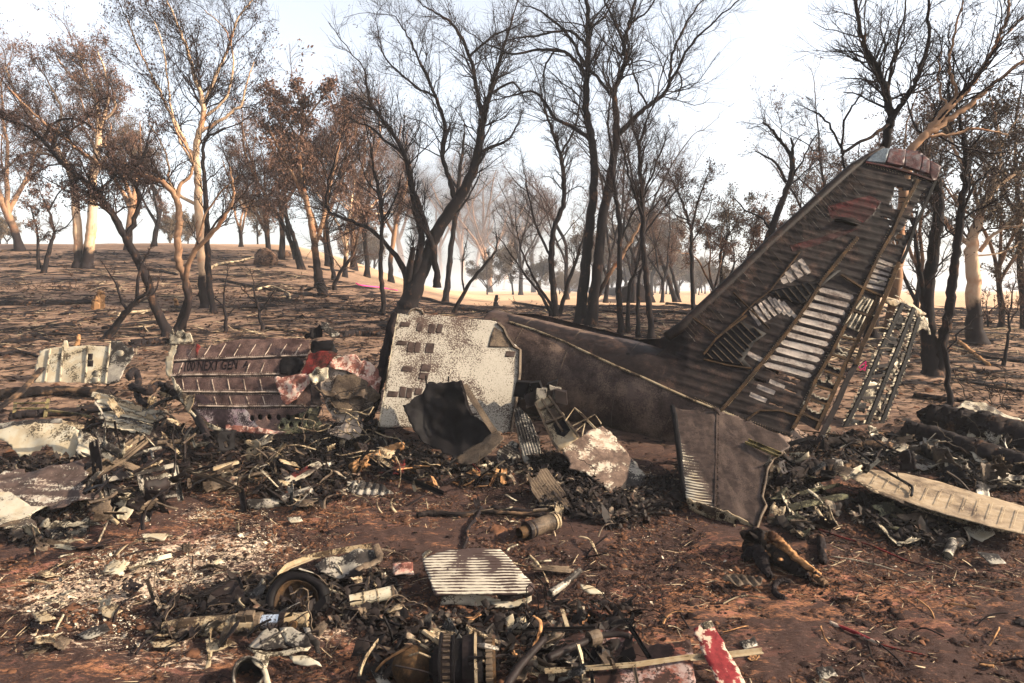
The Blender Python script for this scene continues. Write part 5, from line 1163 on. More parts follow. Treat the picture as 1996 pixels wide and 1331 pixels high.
for s in ('1102 820,1120 795,1158 835', '1116 830,1160 808,1172 826', '1122 840,1140 826,1134 850', '1120 795,1134 806,1162 836'):
    mb = MB(); mb.tube([HP.hit(*q, 0.15) for q in pts(s)], 0.014, 6); ob('bent_rod', mb.build('bent_rod', M['tan']), dr)
n = scorched('peeled_panel', (0.20, 0.135, 0.105), (0.66, 0.58, 0.46), 0.0, 2.4, 26, 2.2, 0.55, tint=(0.40, 0.28, 0.21))
scrap('peeled_panel', 'pale peeling panel with a ragged lower edge, tipped against the hatch frame', 'aircraft panel', '1089 858,1110 856,1132 851,1152 838,1175 830,1192 844,1225 885,1262 930,1248 950,1205 970,1192 967,1180 950,1169 940,1156 934,1142 920,1124 916,1108 914,1112 902,1106 891,1096 876', [n, M['grey']], 0.30, 0.1, 0.55, 0.03, 0.014, 0.03, 0.06, regions=[(pts('1230 895,1262 930,1248 950,1205 970,1200 965,1224 930'), 1)])
# charred machinery block by the fuselage
mb = root('burnt_block', G(1055, 800), 'charred equipment block lying between the speckled panel and the fuselage', 'equipment')
for i in range(9):
    b_ = MB(); x, y = 1018+i*9.5, 748+(i % 3)*9+gq.uniform(-3, 3); c = P(x, y+8, 14.0+gq.uniform(-.2, .2)); s_ = gq.uniform(0.07, 0.14); b_.box(c, Vector((s_, gq.normal(0, .02), gq.normal(0, .02))), Vector((0.02, 0.16, 0)), Vector((gq.normal(0, .02), 0, s_*1.1)))
    ob('casing', b_.build('casing', M[['black', 'grey', 'soot'][i % 3]]), mb)

# ================================================================== LEFT GROUP
cl = root('cream_panel', G(150, 748), 'cream inner wing panel with a grey right end standing among logs at far left', 'aircraft panel')
LP = PL((68, 748, G(68, 748).y), (231, 748, G(231, 748).y), (150, 674, G(150, 748).y+0.75))
LPp = LP
def lpan(name, s, mat, off=0.0, amp=0.04, jag=0.008, **kw):
    q = PL.__new__(PL); q.O = LPp.O+LPp.n*off; q.n, q.u, q.v = LPp.n, LPp.u, LPp.v
    return sheet(name, pts(s), q, M[mat], 0.07, crumple(len(name), amp, 1.6), jag=jag, thick=0.02, parent=cl, **kw)
lpan('skin', '68 716,78 684,99 678,121 676,126 663,132 664,133 676,169 673,212 676,205 712,205 747,172 750,150 746,109 748,68 746', 'cream')
lpan('end_panel', '212 676,217 664,238 665,248 678,260 676,261 690,254 703,246 712,232 745,205 749,206 712', 'grey', 0.02)
for a, b in (('123 676', '117 744'), ('171 676', '166 748'), ('215 668', '206 748'), ('98 680', '88 744')):
    mbb = MB(); p, q = pts(a+','+b); mbb.prof([LP.hit(*p, 0.03), LP.hit(*q, 0.03)], [(-0.02, -0.02), (0.02, -0.02), (0.015, 0.03), (-0.015, 0.03)], up=LP.n); ob('stiffener', mbb.build('stiffener', M['pale']), cl)
for x, y in ((234, 688), (186, 740), (188, 727), (175, 695), (176, 708)):
    q = [(x+8*math.cos(a), y+6*math.sin(a)) for a in np.linspace(0, 6.28, 13)[:-1]]
    pan('round_patch', q, 0.03, M['pale' if y > 685 and x != 175 and x != 176 else 'cream'], parent=cl, pl=LP, res=0.3, thick=0.01) if x not in (175, 176) else pan('dark_patch', [(x-5, y-6), (x+6, y-6), (x+5, y+6), (x-6, y+6)], 0.025, M['soot'], parent=cl, pl=LP, res=0.3, thick=0.008)
def stand(name, label, cat, s, mat, depth_shift=0.7, base=None, amp=0.06, f=1.8, jag=0.02, thick=0.012, parent=None, bump=None, res=0.06, regions=()):
    o = pts(s); xs = [q[0] for q in o]; ys = [q[1] for q in o]; by = base or max(ys); y0 = G(sum(xs)/len(xs), by).y
    pl = PL((min(xs), by, y0), (max(xs), by, y0), (sum(xs)/len(xs), min(ys), y0+depth_shift))
    mats = [M[m] if isinstance(m, str) else m for m in (mat if isinstance(mat, (list, tuple)) else [mat])]
    kw = {} if parent is not None else dict(label=label, cat=cat)
    return sheet(name, o, pl, mats, res, bump or crumple(int(xs[0]+ys[0]) % 997, amp, f), regions=regions, jag=jag, thick=thick, parent=parent, **kw), pl
stand('white_sheet', 'big white arched skin sheet with a burnt ragged lower edge at the left edge', 'aircraft panel', '-30 848,0 838,30 830,60 827,90 824,119 824,140 830,156 840,152 856,149 870,146 886,138 896,129 903,117 901,112 892,107 884,104 872,92 866,88 872,84 870,78 878,62 880,56 888,47 884,37 891,30 879,20 868,12 861,0 856,-30 858', 'cream', 0.5, 905, 0.10, 1.5, jag=0.015)
scrap('white_sheet', 'grey curved skin strip along the top of the big white arched sheet', 'aircraft panel', '-30 828,0 824,60 818,120 816,124 824,60 829,0 840,-30 850', 'grey', 0.5, 0, 0.9)
stand('white_sheet', 'crumpled bluish white sheet just right of the big white arched sheet', 'aircraft panel', '154 838,175 845,200 860,196 872,180 884,165 892,154 888,148 878,150 858', 'white', 0.5, 900, 0.15, 4)
M['wband'] = scorched('wing_soot_streaks', (0.11, 0.075, 0.065), (0.62, 0.56, 0.47), 0.0, 1.6, 30, 2.0, 0.55, stretch=(0.5, 3.5, 1), tint=(0.4, 0.32, 0.26))
scrap('white_sheet', 'large torn brown and white streaked sheet drooping at the left edge', 'aircraft panel', '-30 925,0 922,30 912,60 918,95 912,130 908,160 900,168 920,160 945,168 962,196 966,190 974,150 980,120 990,98 992,90 985,60 1000,66 1012,72 1026,56 1040,40 1052,24 1056,20 1040,8 1030,-30 1034', [M['wband'], M['white']], 0.34, 0.05, 0.45, 0.12, 0.025, 0.012, 0.06, 1.5, regions=[(pts('-30 960,20 958,60 985,90 985,60 1000,66 1012,72 1026,56 1040,40 1052,24 1056,20 1040,8 1030,-30 1034'), 1)])
tr = root('tray', G(120, 1056), 'grey open metal tray on the ash at lower left', 'metal tray')
stand('floor', '', '', '70 1054,84 1026,176 1022,160 1052', 'grey', 0.35, parent=tr, amp=0.02)
stand('rim', '', '', '76 1026,84 1014,184 1014,196 1022,176 1024,84 1027', 'pale', 0.2, 1054, parent=tr, amp=0.03)
stand('lip', '', '', '44 1052,70 1050,160 1050,170 1058,100 1064,50 1062', 'tan', 0.1, parent=tr, amp=0.03)
beam('plank', 'long grey plank slanting up at the left edge beside the cream panel', 'plank', '-8 800,40 765,82 718', 11, 'char2', 0.1, 0.7, 'B')
lf = root('ladder_frame', G(62, 806), 'small yellowish rectangular frame lying in front of the left logs', 'metal frame')
for s in ('28 804,30 784', '88 812,94 778', '30 786,90 785', '30 796,92 796', '92 800,150 806,176 812'): beam('rail', '', '', s, 6, 'yellow', 0.2, None, 'B', parent=lf)
scrap('white_sheet', 'short folded beige strip above the crumpled bluish sheet', 'metal scrap', '118 818,165 828,160 838,116 830', 'tan', 0.5, 0, 0.9)
pole('log', 'long rotten brown log lying behind the white arched sheet', 'log', '-20 772,60 764,140 762,210 768', 20, 'char2', 0.12)
pole('log', 'dark sooty log below the cream panel at far left', 'log', '20 812,80 806,150 800,205 790', 16, 'char', 0.1)
# corrugated stack
for i in range(11):
    x0 = 182+gq.uniform(-4, 14)+i*2.2; y0 = 762+i*6; L = 120-abs(i-5)*7+gq.uniform(-12, 12); x1 = x0+L; y1 = y0+20+gq.uniform(-5, 8)
    scrap('corrugated_strip', ('upper', 'middle', 'lower')[i//4]+' pale fluted strip in the slanting stack at left, '+['topmost', 'second down', 'third down', 'fourth down', 'fifth down', 'sixth down', 'seventh down', 'eighth down', 'ninth down', 'tenth down', 'lowest'][i], 'metal strip',
          [(x0, y0), (x0+L*0.5, (y0+y1)/2-3), (x1, y1), (x1-3, y1+9), (x0+L*0.45, (y0+y1)/2+7), (x0-4, y0+9)], ['pale', 'tan', 'cream', 'grey'][i % 4], 0.62-i*0.045, 0.1, 0.8, 0.03, 0.012, 0.006, 0.035, bump=corr(1.45, 0.05, 0.012, 0.05, i), group='fluted strips stacked at left')
scrap('ribbed_plate', 'dark ribbed plate lying like steps right of the bluish white sheet', 'metal scrap', '166 905,198 868,226 872,214 900,196 922,168 925', 'soot', 0.45, -0.1, 0.5, 0.02, 0.008, 0.01, 0.03, bump=corr(1.2, 0.14, 0.02, 0.03))
for i, (s, w_) in enumerate([('168 924,220 888,276 850', 13), ('176 926,230 890,262 868', 10), ('186 928,240 896,290 856', 9)]):
    beam('fluted_beam', ['widest', 'middle', 'narrowest'][i]+' of the dark fluted beams slanting up through the left heap', 'beam', s, w_, 'brown', 0.5, 0.6, 'C')
fr = root('bent_frame', G(280, 1000), 'grey rectangular frame of bent beams on the near side of the left heap', 'metal frame')
for s, w_, l0, l1 in (('212 934,270 922,342 906', 11, 0.62, 0.62), ('204 925,208 955,212 990', 9, 0.6, 0.1), ('272 926,280 965,288 1015', 11, 0.6, 0.05), ('340 908,345 935,352 975', 10, 0.6, 0.15), ('296 972,345 964', 8, 0.25, 0.25), ('216 958,270 952', 14, 0.45, 0.45), ('286 930,300 955,306 985', 8, .5, .1)):
    beam('frame_member', '', '', s, w_, 'grey', l0, l1, 'C', parent=fr)
scrap('ribbed_plate', 'bright fanned ribbed plate propped at the foot of the left heap', 'metal scrap', '226 1000,262 956,276 958,286 975,262 990,246 1014,230 1012', 'cream', 0.22, 0.1, 0.9, 0.02, 0.008, 0.006, 0.03, bump=corr(0.6, 0.06, 0.014, 0.02))
scrap('rag', 'hanging white torn scrap inside the grey bent frame', 'metal scrap', '286 930,330 922,344 940,330 946,318 938,312 975,304 960,300 945', 'white', 0.38, 0, 1.2, 0.06)
pole('stick', 'thin pale stick leaning at the foot of the left heap', 'stick', '192 1056,208 1022,224 988', 4, 'stick', 0.03, 0.3)
beam('beam', 'dark bent beam sloping right out of the left heap', 'beam', '364 916,420 934,472 956', 9, 'brown', 0.35, 0.28, 'C')
beam('beam', 'short leg of metal standing at the right end of the left heap', 'beam', '470 954,473 975,476 998', 10, 'soot', 0.3, 0.02, 'L')
beam('strip', 'short yellow-tan strip lying on the left heap', 'metal strip', '414 914,464 900', 11, 'tan', 0.35, 0.35, 'B')
scrap('torn_scrap', 'red and white torn scrap right of the left heap', 'metal scrap', '532 946,548 934,566 924,620 898,628 904,604 926,570 940,545 950', ['white', 'red'], 0.12, 0, 0.5, 0.04, regions=[(pts('566 924,600 908,606 914,575 930'), 1)])
pole('tube', 'sooty bent tube lying on the red earth right of the left heap', 'tube', '482 984,520 982,560 972,606 956', 19, 'grey', 0.06, None, 0.9, 12, 0.04, hollow=True)
pole('tube', 'short dark tube slanting down left of the red and white scrap', 'tube', '545 895,565 915,585 928', 12, 'soot', 0.2, 0.08, 0.9)
pole('branch', 'thick charred branch arching down beside the lettered panel', 'branch', '318 752,345 768,375 800,398 840,415 880', 17, 'char', 0.9, 0.2, 0.5)
pole('branch', 'twisted charred root left of the lettered panel', 'branch', '250 735,262 722,270 740,268 770,285 790', 13, 'char', 0.5, 0.4, 0.6)
pole('branch', 'gnarled black root crossing above the left heap', 'branch', '256 752,290 764,310 748,335 766', 14, 'char', 0.6, 0.7, 0.5)
stand('split_stump', 'pale splintered plank ends behind the left top corner of the lettered panel', 'broken planks', '330 672,330 650,336 640,340 656,346 644,352 646,356 642,362 650,370 648,376 668', 'pale', 0.1, 672, 0.05, 6, jag=0.01, thick=0.04)
stand('white_sheet', 'ragged cream edge piece at the left end of the lettered panel', 'metal scrap', '324 700,334 672,345 672,338 700,336 730,330 738,322 720', 'cream', 0.15, 740, 0.05, 5)

# ================================================================== CENTRE FOREGROUND
pole('log', 'orange split log lying left of the curled black sheet', 'log', '688 912,715 898,745 884,784 868', 22, 'split', 0.1, 0.15, 0.7, 10, 0.15)
beam('beam', 'long thin black beam crossing the broken wood in the centre', 'beam', '716 896,760 918,800 936,862 962', 8, 'black', 0.25, 0.1, 'L')
hs = root('ribbed_hose', G(900, 920), 'white ringed hose curving across the ground below the curled sheet', 'hose')
hp = path3('805 934,835 922,870 916,905 914,935 909,970 902,1008 892', 0.1); A, _w = smooth_path(hp, [1]*7, 60, gq, 0.001)
for k in range(0, 60, 4):
    mbb = MB(); mbb.tube([Vector(a) for a in A[k:k+4]], 0.034 if k % 8 else 0.028, 10); ob('hose_segment', mbb.build('hose_segment', M['pale' if k % 12 else 'black'], True), hs)
scrap('ribbed_plate', 'small grey ribbed plate lying on red earth left of centre', 'metal scrap', '676 938,700 936,745 944,768 962,740 966,690 962,676 958', 'grey', 0.06, 0, 0.4, 0.02, 0.01, 0.008, 0.03, bump=corr(0.0, 0.13, 0.02, 0.02))
cy = root('engine_cylinder', G(1045, 1040), 'brown ringed metal cylinder with an open orange end lying in the middle', 'cylinder')
c0, c1 = G(1012, 1040, 0.14), G(1082, 1014, 0.14); ax = (c1-c0)
def seg(par, name, f0, f1, r0, r1, mat, n=20, c0=c0, ax=ax, caps=True):
    mbb = MB(); mbb.tube([c0+ax*f0, c0+ax*f1], [r0, r1], n, caps=caps); o = ob(name, mbb.build(name, M[mat], False), par); return o
seg(cy, 'barrel', 0.22, 0.92, 0.125, 0.125, 'brown'); seg(cy, 'neck', 0.0, 0.24, 0.085, 0.095, 'rust', caps=False); seg(cy, 'ring', 0.20, 0.27, 0.137, 0.137, 'soot'); seg(cy, 'ring', 0.33, 0.37, 0.132, 0.132, 'soot'); seg(cy, 'ring', 0.90, 0.95, 0.140, 0.140, 'tan'); seg(cy, 'ring', 0.98, 1.02, 0.140, 0.140, 'tan')
pole('branch', 'charred branch lying across behind the ringed cylinder', 'branch', '812 1004,850 1000,900 1003,940 997,990 1000,1060 1004', 11, 'char2', 0.05, None, 0.6)
pole('branch', 'charred root bending down to the striped panel', 'branch', '938 990,928 1010,912 1030,910 1052,902 1070', 8, 'char', 0.06, None, 0.7)
pole('branch', 'dark double branch left of the brown corrugated strip', 'branch', '960 990,1010 996,1050 1000,1100 1010', 12, 'char', 0.06, None, 0.5)
lv = root('striped_panel', G(930, 1160), 'white box panel striped with soot lying in the centre foreground', 'aircraft panel')
n = NB('striped_soot'); wv = n.wave(6.2, n.mapv((0.12, 1, 0.4), (0, 0, 0.12)), 1.6, 3, 1.5, 'Y'); p_ = n.noise(2.2, 4, 0.6, 0.3, n.mapv((1, 0.8, 1), loc=(1.2, 3.3, 0))); h_ = n.noise(60, 3)
f_ = n.ss(-0.08, 0.08, n.math('ADD', n.math('MULTIPLY', n.math('SUBTRACT', wv, 0.5), 0.9), n.math('MULTIPLY', n.math('SUBTRACT', p_, 0.54), 4.5)))
M['lv'] = n.fin(n.mix(f_, n.mix(h_, (0.025, 0.016, 0.015), (0.05, 0.034, 0.03)), n.mix(h_, (0.22, 0.195, 0.155), (0.34, 0.305, 0.25))), 0.5, 0, h_, 0.15, 0.01)
scrap('top_skin', '', '', '823 1090,850 1078,880 1072,925 1068,975 1070,1008 1104,1042 1142,1035 1152,980 1158,920 1156,860 1158,848 1160,838 1130', M['lv'], 0.30, -0.02, 0.28, 0.012, 0.005, 0.02, 0.06, parent=lv)
for k in range(13):
    f0 = (k+0.5)/13; a = lerp((836, 1092), (856, 1150), f0); b = lerp((905, 1078), (970, 1148), f0); c = lerp((918, 1076), (985, 1147), f0); d = lerp((972, 1074), (1030, 1144), f0)
    pl_ = flatpl(930, 1112, 0.315, -0.02, 0.28)
    for (p, q) in ((a, b), (c, d)):
        mbb = MB(); mbb.prof([pl_.hit(*p, .004), pl_.hit(*lerp(p, q, .5), .008), pl_.hit(*q, .004)], [(-0.013, -0.004), (0.013, -0.004), (0.007, 0.008), (-0.007, 0.008)], up=pl_.n); ob('bead', mbb.build('bead', M['lv']), lv)
stand('front_skin', '', '', '862 1160,900 1156,955 1162,975 1168,975 1178,930 1182,870 1178,858 1180', 'white', 0.05, 1186, 0.05, 5, parent=lv, jag=0.01)
stand('side_box', '', '', '966 1152,1036 1142,1040 1156,1030 1170,972 1172', 'soot', 0.05, 1180, 0.02, 3, parent=lv)
scrap('lower_lip', '', '', '955 1172,1000 1172,1036 1162,1036 1172,1000 1182,965 1184', 'white', 0.08, 0, 0.4, parent=lv)
scrap('torn_corner', '', '', '822 1080,836 1070,842 1074,826 1090', 'pale', 0.32, 0, 0.4, parent=lv)
# wheel
wc = G(578, 1176, 0.10); wh = root('wheel', G(578, 1190), 'burnt aircraft wheel half buried, its tyre facing the viewer, lower left', 'wheel')
wn_ = Vector((0.05, -0.80, 0.60)).normalized(); wu = Vector((1, 0, 0)); wu = (wu-wn_*wu.dot(wn_)).normalized(); wv_ = wn_.cross(wu)
def disc(par, name, prof, mat, c=wc, n=40, u=wu, v=wv_, nn=wn_, arc=6.2832, a0=0.0):
    mbb = MB(); vs = []; fs = []; m_ = len(prof)
    for i in range(n):
        a = a0+arc*i/n; d = u*math.cos(a)+v*math.sin(a); jt = 1+0.05*math.sin(a*3+1)+gq.normal(0, .012); vs += [c+d*r_*jt+nn*(h_+gq.normal(0, .004)) for r_, h_ in prof]
    for i in range(n if arc > 6.28 else n-1):
        for j in range(m_-1): q = i*m_+j; q2 = ((i+1) % n)*m_+j; fs.append((q, q2, q2+1, q+1))
    mbb.add(vs, fs); return ob(name, mbb.build(name, M[mat], True), par)
disc(wh, 'tyre', [(0.25, -0.10), (0.26, 0.06), (0.29, 0.10), (0.34, 0.10), (0.375, 0.05), (0.38, -0.05), (0.36, -0.12), (0.25, -0.12)], 'black')
rim_ = disc(wh, 'rim', [(0.06, 0.02), (0.12, -0.02), (0.20, -0.03), (0.235, 0.04), (0.25, 0.075), (0.262, 0.07)], 'rust')
disc(rim_, 'hub', [(0.0, 0.10), (0.05, 0.10), (0.065, 0.02), (0.07, -0.02)], 'soot')
for k in range(9):
    a = k*6.2832/9; d = wu*math.cos(a)+wv_*math.sin(a); mbb = MB(); mbb.bar(wc+d*0.06, wc+d*0.23, 0.035, 0.03, up=wn_); ob('spoke', mbb.build('spoke', M['soot']), rim_)
disc(wh, 'fender', [(0.39, -0.16), (0.40, 0.0), (0.385, 0.08)], 'brown', arc=2.2, a0=0.55, n=16)
# landing gear leg
lg = root('gear_leg', G(450, 1225), 'grimy landing gear strut with a bright chrome band, lying lower left', 'landing gear')
g0, g1 = G(318, 1222, 0.10), G(606, 1208, 0.13); ga = g1-g0
seg(lg, 'cylinder', 0.0, 0.12, 0.055, 0.085, 'tan', 16, g0, ga); seg(lg, 'cylinder', 0.12, 0.47, 0.09, 0.098, 'tan', 18, g0, ga); seg(lg, 'collar', 0.47, 0.49, 0.107, 0.107, 'brown', 18, g0, ga); seg(lg, 'cylinder', 0.49, 0.66, 0.108, 0.104, 'tan', 18, g0, ga); seg(lg, 'collar', 0.63, 0.665, 0.112, 0.112, 'brown', 18, g0, ga)
m_ = NB('chrome'); h_ = m_.noise(40, 4, 0.7); M['chrome'] = m_.fin(m_.mix(m_.ss(0.5, 0.62, h_), (0.75, 0.78, 0.82), (0.10, 0.08, 0.07)), 0.22, 0.9, h_, 0.1)
seg(lg, 'chrome_piston', 0.66, 0.79, 0.083, 0.083, 'chrome', 20, g0, ga); seg(lg, 'collar', 0.79, 0.83, 0.10, 0.10, 'soot', 18, g0, ga); seg(lg, 'end_fork', 0.83, 0.98, 0.088, 0.078, 'tan', 16, g0, ga)
for f_, dz in ((0.40, -0.1), (0.44, -0.08), (0.55, 0.10), (0.60, 0.11), (0.9, -0.03)):
    mbb = MB(); c = g0+ga*f_+Vector((0, -0.06, dz)); mbb.box(c, (0.05, 0, 0), (0, 0.04, 0.01), (0, -0.01, 0.045)); ob('lug', mbb.build('lug', M['brown']), lg)
mbb = MB(); c = g0+ga*0.9+Vector((0, -0.09, 0)); mbb.tube([c, c+Vector((0, -0.05, 0.01))], 0.05, 16); ob('axle_boss', mbb.build('axle_boss', M['rust']), lg)
pole('side_brace', '', '', '300 1240,360 1236,420 1238', 7, 'tan', 0.05, parent=lg)
pole('rod', 'slender rod running left from the landing gear strut', 'rod', '285 1232,330 1231,375 1232', 7, 'tan', 0.05)
cn = root('canister', G(720, 1175), 'yellowish dented canister lying between the wheel and the striped panel', 'canister')
k0, k1 = G(682, 1172, 0.13), G(766, 1154, 0.16); ka = k1-k0
seg(cn, 'body', 0, 1, 0.075, 0.078, 'cream', 18, k0, ka); seg(cn, 'band', 0.30, 0.33, 0.082, 0.082, 'tan', 18, k0, ka); seg(cn, 'band', 0.62, 0.65, 0.082, 0.082, 'tan', 18, k0, ka); seg(cn, 'end_ring', 0.97, 1.03, 0.085, 0.085, 'brown', 18, k0, ka)
pole('cable', 'thin pale cable trailing under the dented canister', 'cable', '655 1186,700 1182,740 1184,765 1190', 2.5, 'pale', 0.1, None, 1, 6, 0.02)
pole('cable', 'second pale cable looping under the dented canister', 'cable', '640 1202,690 1196,730 1190,760 1192', 2.5, 'pale', 0.08, None, 1, 6, 0.02)
scrap('curved_panel', 'grey riveted curved panel right of the wheel', 'aircraft panel', '612 1102,650 1084,700 1072,738 1070,746 1092,722 1104,700 1110,672 1124,640 1122,622 1116', 'grey', 0.20, 0.05, 0.4, 0.02, 0.008, 0.012, 0.04, bump=corr(0.15, 0.42, 0.03, 0.03))
beam('strip', 'long tan edge strip arching above the riveted curved panel', 'metal strip', '545 1122,560 1104,610 1084,660 1074,725 1064', 10, 'tan', 0.22, 0.26, 'L')
scrap('curved_panel', 'black folded end of skin right of the riveted curved panel', 'metal scrap', '725 1064,738 1058,748 1080,742 1096,700 1116,690 1112,735 1088', 'brown', 0.26, 0.3, 0.3, 0.05)
scrap('dark_plate', 'dark creased plate lying on white ash left of the wheel', 'metal scrap', '398 1150,420 1140,455 1128,468 1142,478 1162,455 1176,432 1192,415 1172', 'soot', 0.14, 0, 0.35, 0.05)
beam('strip', 'dark bent strip edging the creased plate', 'metal strip', '372 1168,400 1158,440 1136,464 1126,472 1146', 5, 'black', 0.16, 0.22, 'L')
gd = root('crushed_duct', G(550, 1290), 'crushed grey ducting lying below the landing gear strut', 'duct')
scrap('panel', '', '', '484 1258,500 1240,525 1222,540 1224,560 1262,520 1266', 'grey', 0.14, 0, 0.6, 0.06, parent=gd)
scrap('panel', '', '', '545 1224,570 1222,600 1240,608 1262,580 1262,562 1258', 'grey', 0.14, -0.1, 0.5, 0.06, parent=gd)
scrap('edge', '', '', '480 1262,520 1270,560 1266,606 1262,600 1270,550 1276,500 1278', 'pale', 0.14, 0, 0.5, 0.06, parent=gd)
scrap('edge', '', '', '560 1272,600 1276,622 1290,628 1300,600 1296,572 1288', 'cream', 0.10, 0, 0.5, 0.06, parent=gd)
scrap('edge', '', '', '590 1222,604 1224,622 1262,626 1275,614 1270', 'grey', 0.12, 0, 0.6, 0.04, parent=gd)
ringc = G(484, 1312, 0.12); rg_ = root('round_duct', G(484, 1325), 'torn round duct end gaping at the bottom edge left of centre', 'duct'); rn_ = Vector((0.3, -0.75, 0.55)).normalized(); ru = (Vector((1, 0, 0))-rn_*rn_.x).normalized(); rv = rn_.cross(ru)
disc(rg_, 'wall', [(0.115, -0.25), (0.13, -0.1), (0.135, 0.02), (0.15, 0.04), (0.16, 0.0), (0.15, -0.25)], 'grey', ringc, 26, ru, rv, rn_)
disc(rg_, 'lining', [(0.0, -0.2), (0.12, -0.2)], 'black', ringc, 26, ru, rv, rn_)
scrap('wing_flap', '', '', '500 1270,525 1276,520 1300,528 1330,515 1331,508 1300,490 1284', 'pale', 0.18, 0.2, 0.5, 0.05, parent=rg_)
for i, (s, m_, lb) in enumerate([('400 1246,440 1244,462 1254,420 1268,404 1272', 'tan', 'pale folded scrap left of the crushed ducting'), ('404 1270,414 1270,410 1300,398 1306', 'tan', 'narrow pale scrap standing below the folded scrap'), ('292 1250,340 1246,352 1258,300 1262', 'tan', 'flat tan offcut below the left end of the strut'),
    ('765 1098,805 1096,808 1120,768 1122', 'pink', 'rusty orange square plate above the dented canister'), ('685 1118,700 1116,716 1130,712 1150,694 1146', 'green', 'green bracket right of the wheel'), ('1130 1138,1150 1142,1178 1156,1150 1158,1134 1148', 'cream', 'sharp cream shard right of the striped panel'),
    ('985 1205,1000 1196,1004 1216,998 1260,990 1240,988 1220', 'cream', 'pale upright torn leaf of metal behind the burnt engine'), ('1006 1205,1024 1198,1028 1222,1010 1222', 'cream', 'second pale torn leaf right behind the burnt engine'), ('720 1300,738 1292,762 1331,738 1334', 'grey', 'grey blade shaped scrap left of the burnt engine'),
    ('1126 1182,1140 1182,1142 1218,1136 1222', 'pale', 'pale narrow upright strip in the charred bay'), ('1440 1252,1470 1240,1478 1258,1452 1266', 'grey', 'small dark square block near the red shard'), ('560 1008,585 1006,590 1014,568 1018', 'white', 'small white scrap alone on red earth'),
    ('1580 990,1600 992,1632 1018,1590 1014', 'tan', 'tan triangular sheet right of the stabiliser'), ('1560 1030,1575 1020,1580 1040,1572 1052', 'brown', 'brown leaf-shaped plate right of the stabiliser'), ('1878 1028,1925 1020,1940 1040,1915 1056,1890 1044', 'white', 'white crumpled sheet below the beige wing strip'),
    ('1862 1000,1880 996,1890 1015,1870 1020', 'grey', 'grey curl of metal left of the white crumpled sheet'), ('1905 1075,1945 1080,1962 1098,1930 1100', 'grey', 'crumpled silver scrap at far right below the wing strip'), ('1590 1300,1620 1298,1634 1318,1600 1322', 'grey', 'crumpled silver scrap near the bottom right of centre'),
    ('150 1236,180 1222,205 1215,215 1228,190 1240,165 1246', 'grey', 'white ash-coated sheet at lower left'), ('190 1185,225 1175,240 1190,215 1205,200 1200', 'tan', 'cream scrap in the ash at lower left'), ('60 1195,90 1190,110 1205,80 1212', 'tan', 'cream scrap near the left edge below the tray'),
    ('275 1040,330 1038,320 1052,285 1052', 'cream', 'flat cream sheet on the ash right of the tray'), ('1840 1062,1860 1048,1868 1060,1856 1078', 'grey', 'bent silver bracket left of the wing strip end')]):
    scrap('metal_scrap', lb, 'metal scrap', s, m_, 0.08, 0, 0.45 if i not in (1, 6, 7, 9) else 1.4, 0.02, 0.007, res=0.05, f=4)
# engine
en = root('burnt_engine', G(890, 1331), 'charred engine core of stacked discs and a dome at the bottom centre', 'engine')
e0, e1 = G(770, 1300, 0.16), G(985, 1290, 0.2); ea = (e1-e0); L_ = ea.length
def eseg(name, x0, x1, r0, r1, mat, n=28): 
    f0 = (x0-770)/215; f1 = (x1-770)/215; return seg(en, name, f0, f1, r0, r1, mat, n, e0, ea)
mbb = MB(); mbb.tube([e0+ea*((x-770)/215) for x in (764, 768, 778, 792, 808, 826, 838)], [0.02, 0.09, 0.16, 0.20, 0.20, 0.17, 0.12], 22); ob('dome', mbb.build('dome', M['rust'], True), en)
eseg('neck', 834, 856, 0.11, 0.13, 'black'); eseg('gear_case', 846, 858, 0.17, 0.17, 'soot'); eseg('disc', 858, 863, 0.30, 0.30, 'black'); eseg('drum', 863, 884, 0.275, 0.275, 'soot'); eseg('disc', 884, 888, 0.29, 0.29, 'black'); eseg('neck', 888, 903, 0.24, 0.24, 'black')
eseg('drum', 903, 926, 0.26, 0.28, 'soot'); eseg('disc', 926, 931, 0.30, 0.30, 'tan'); eseg('drum', 931, 942, 0.26, 0.25, 'black'); eseg('disc', 948, 960, 0.25, 0.25, 'brown'); eseg('face_disc', 960, 966, 0.235, 0.22, 'rust')
ed = ea.normalized(); eu = Vector((0, 0, 1)); es = ed.cross(eu).normalized(); eu = es.cross(ed)
for k in range(30):
    a = k*6.2832/30; d = eu*math.cos(a)+es*math.sin(a)
    for x, r_ in ((873, 0.278), (954, 0.252)):
        mbb = MB(); c = e0+ea*((x-770)/215)+d*r_; mbb.box(c, ed*0.035, d*0.012, d.cross(ed)*0.012); ob('blade', mbb.build('blade', M['brown']), en)
for k in range(14):
    x = gq.uniform(835, 950); a = gq.uniform(-1.8, 1.2); d = eu*math.cos(a)+es*math.sin(a); mbb = MB(); c = e0+ea*((x-770)/215)+d*gq.uniform(0.2, 0.3); mbb.tube([c, c+Vector((gq.normal(0, .06), gq.normal(0, .06), .03)), c+Vector((gq.normal(0, .12), gq.normal(0, .06), -.05))], gq.uniform(0.01, 0.03), 7); ob('pipe', mbb.build('pipe', M[['black', 'tan', 'grey'][k % 3]]), en)
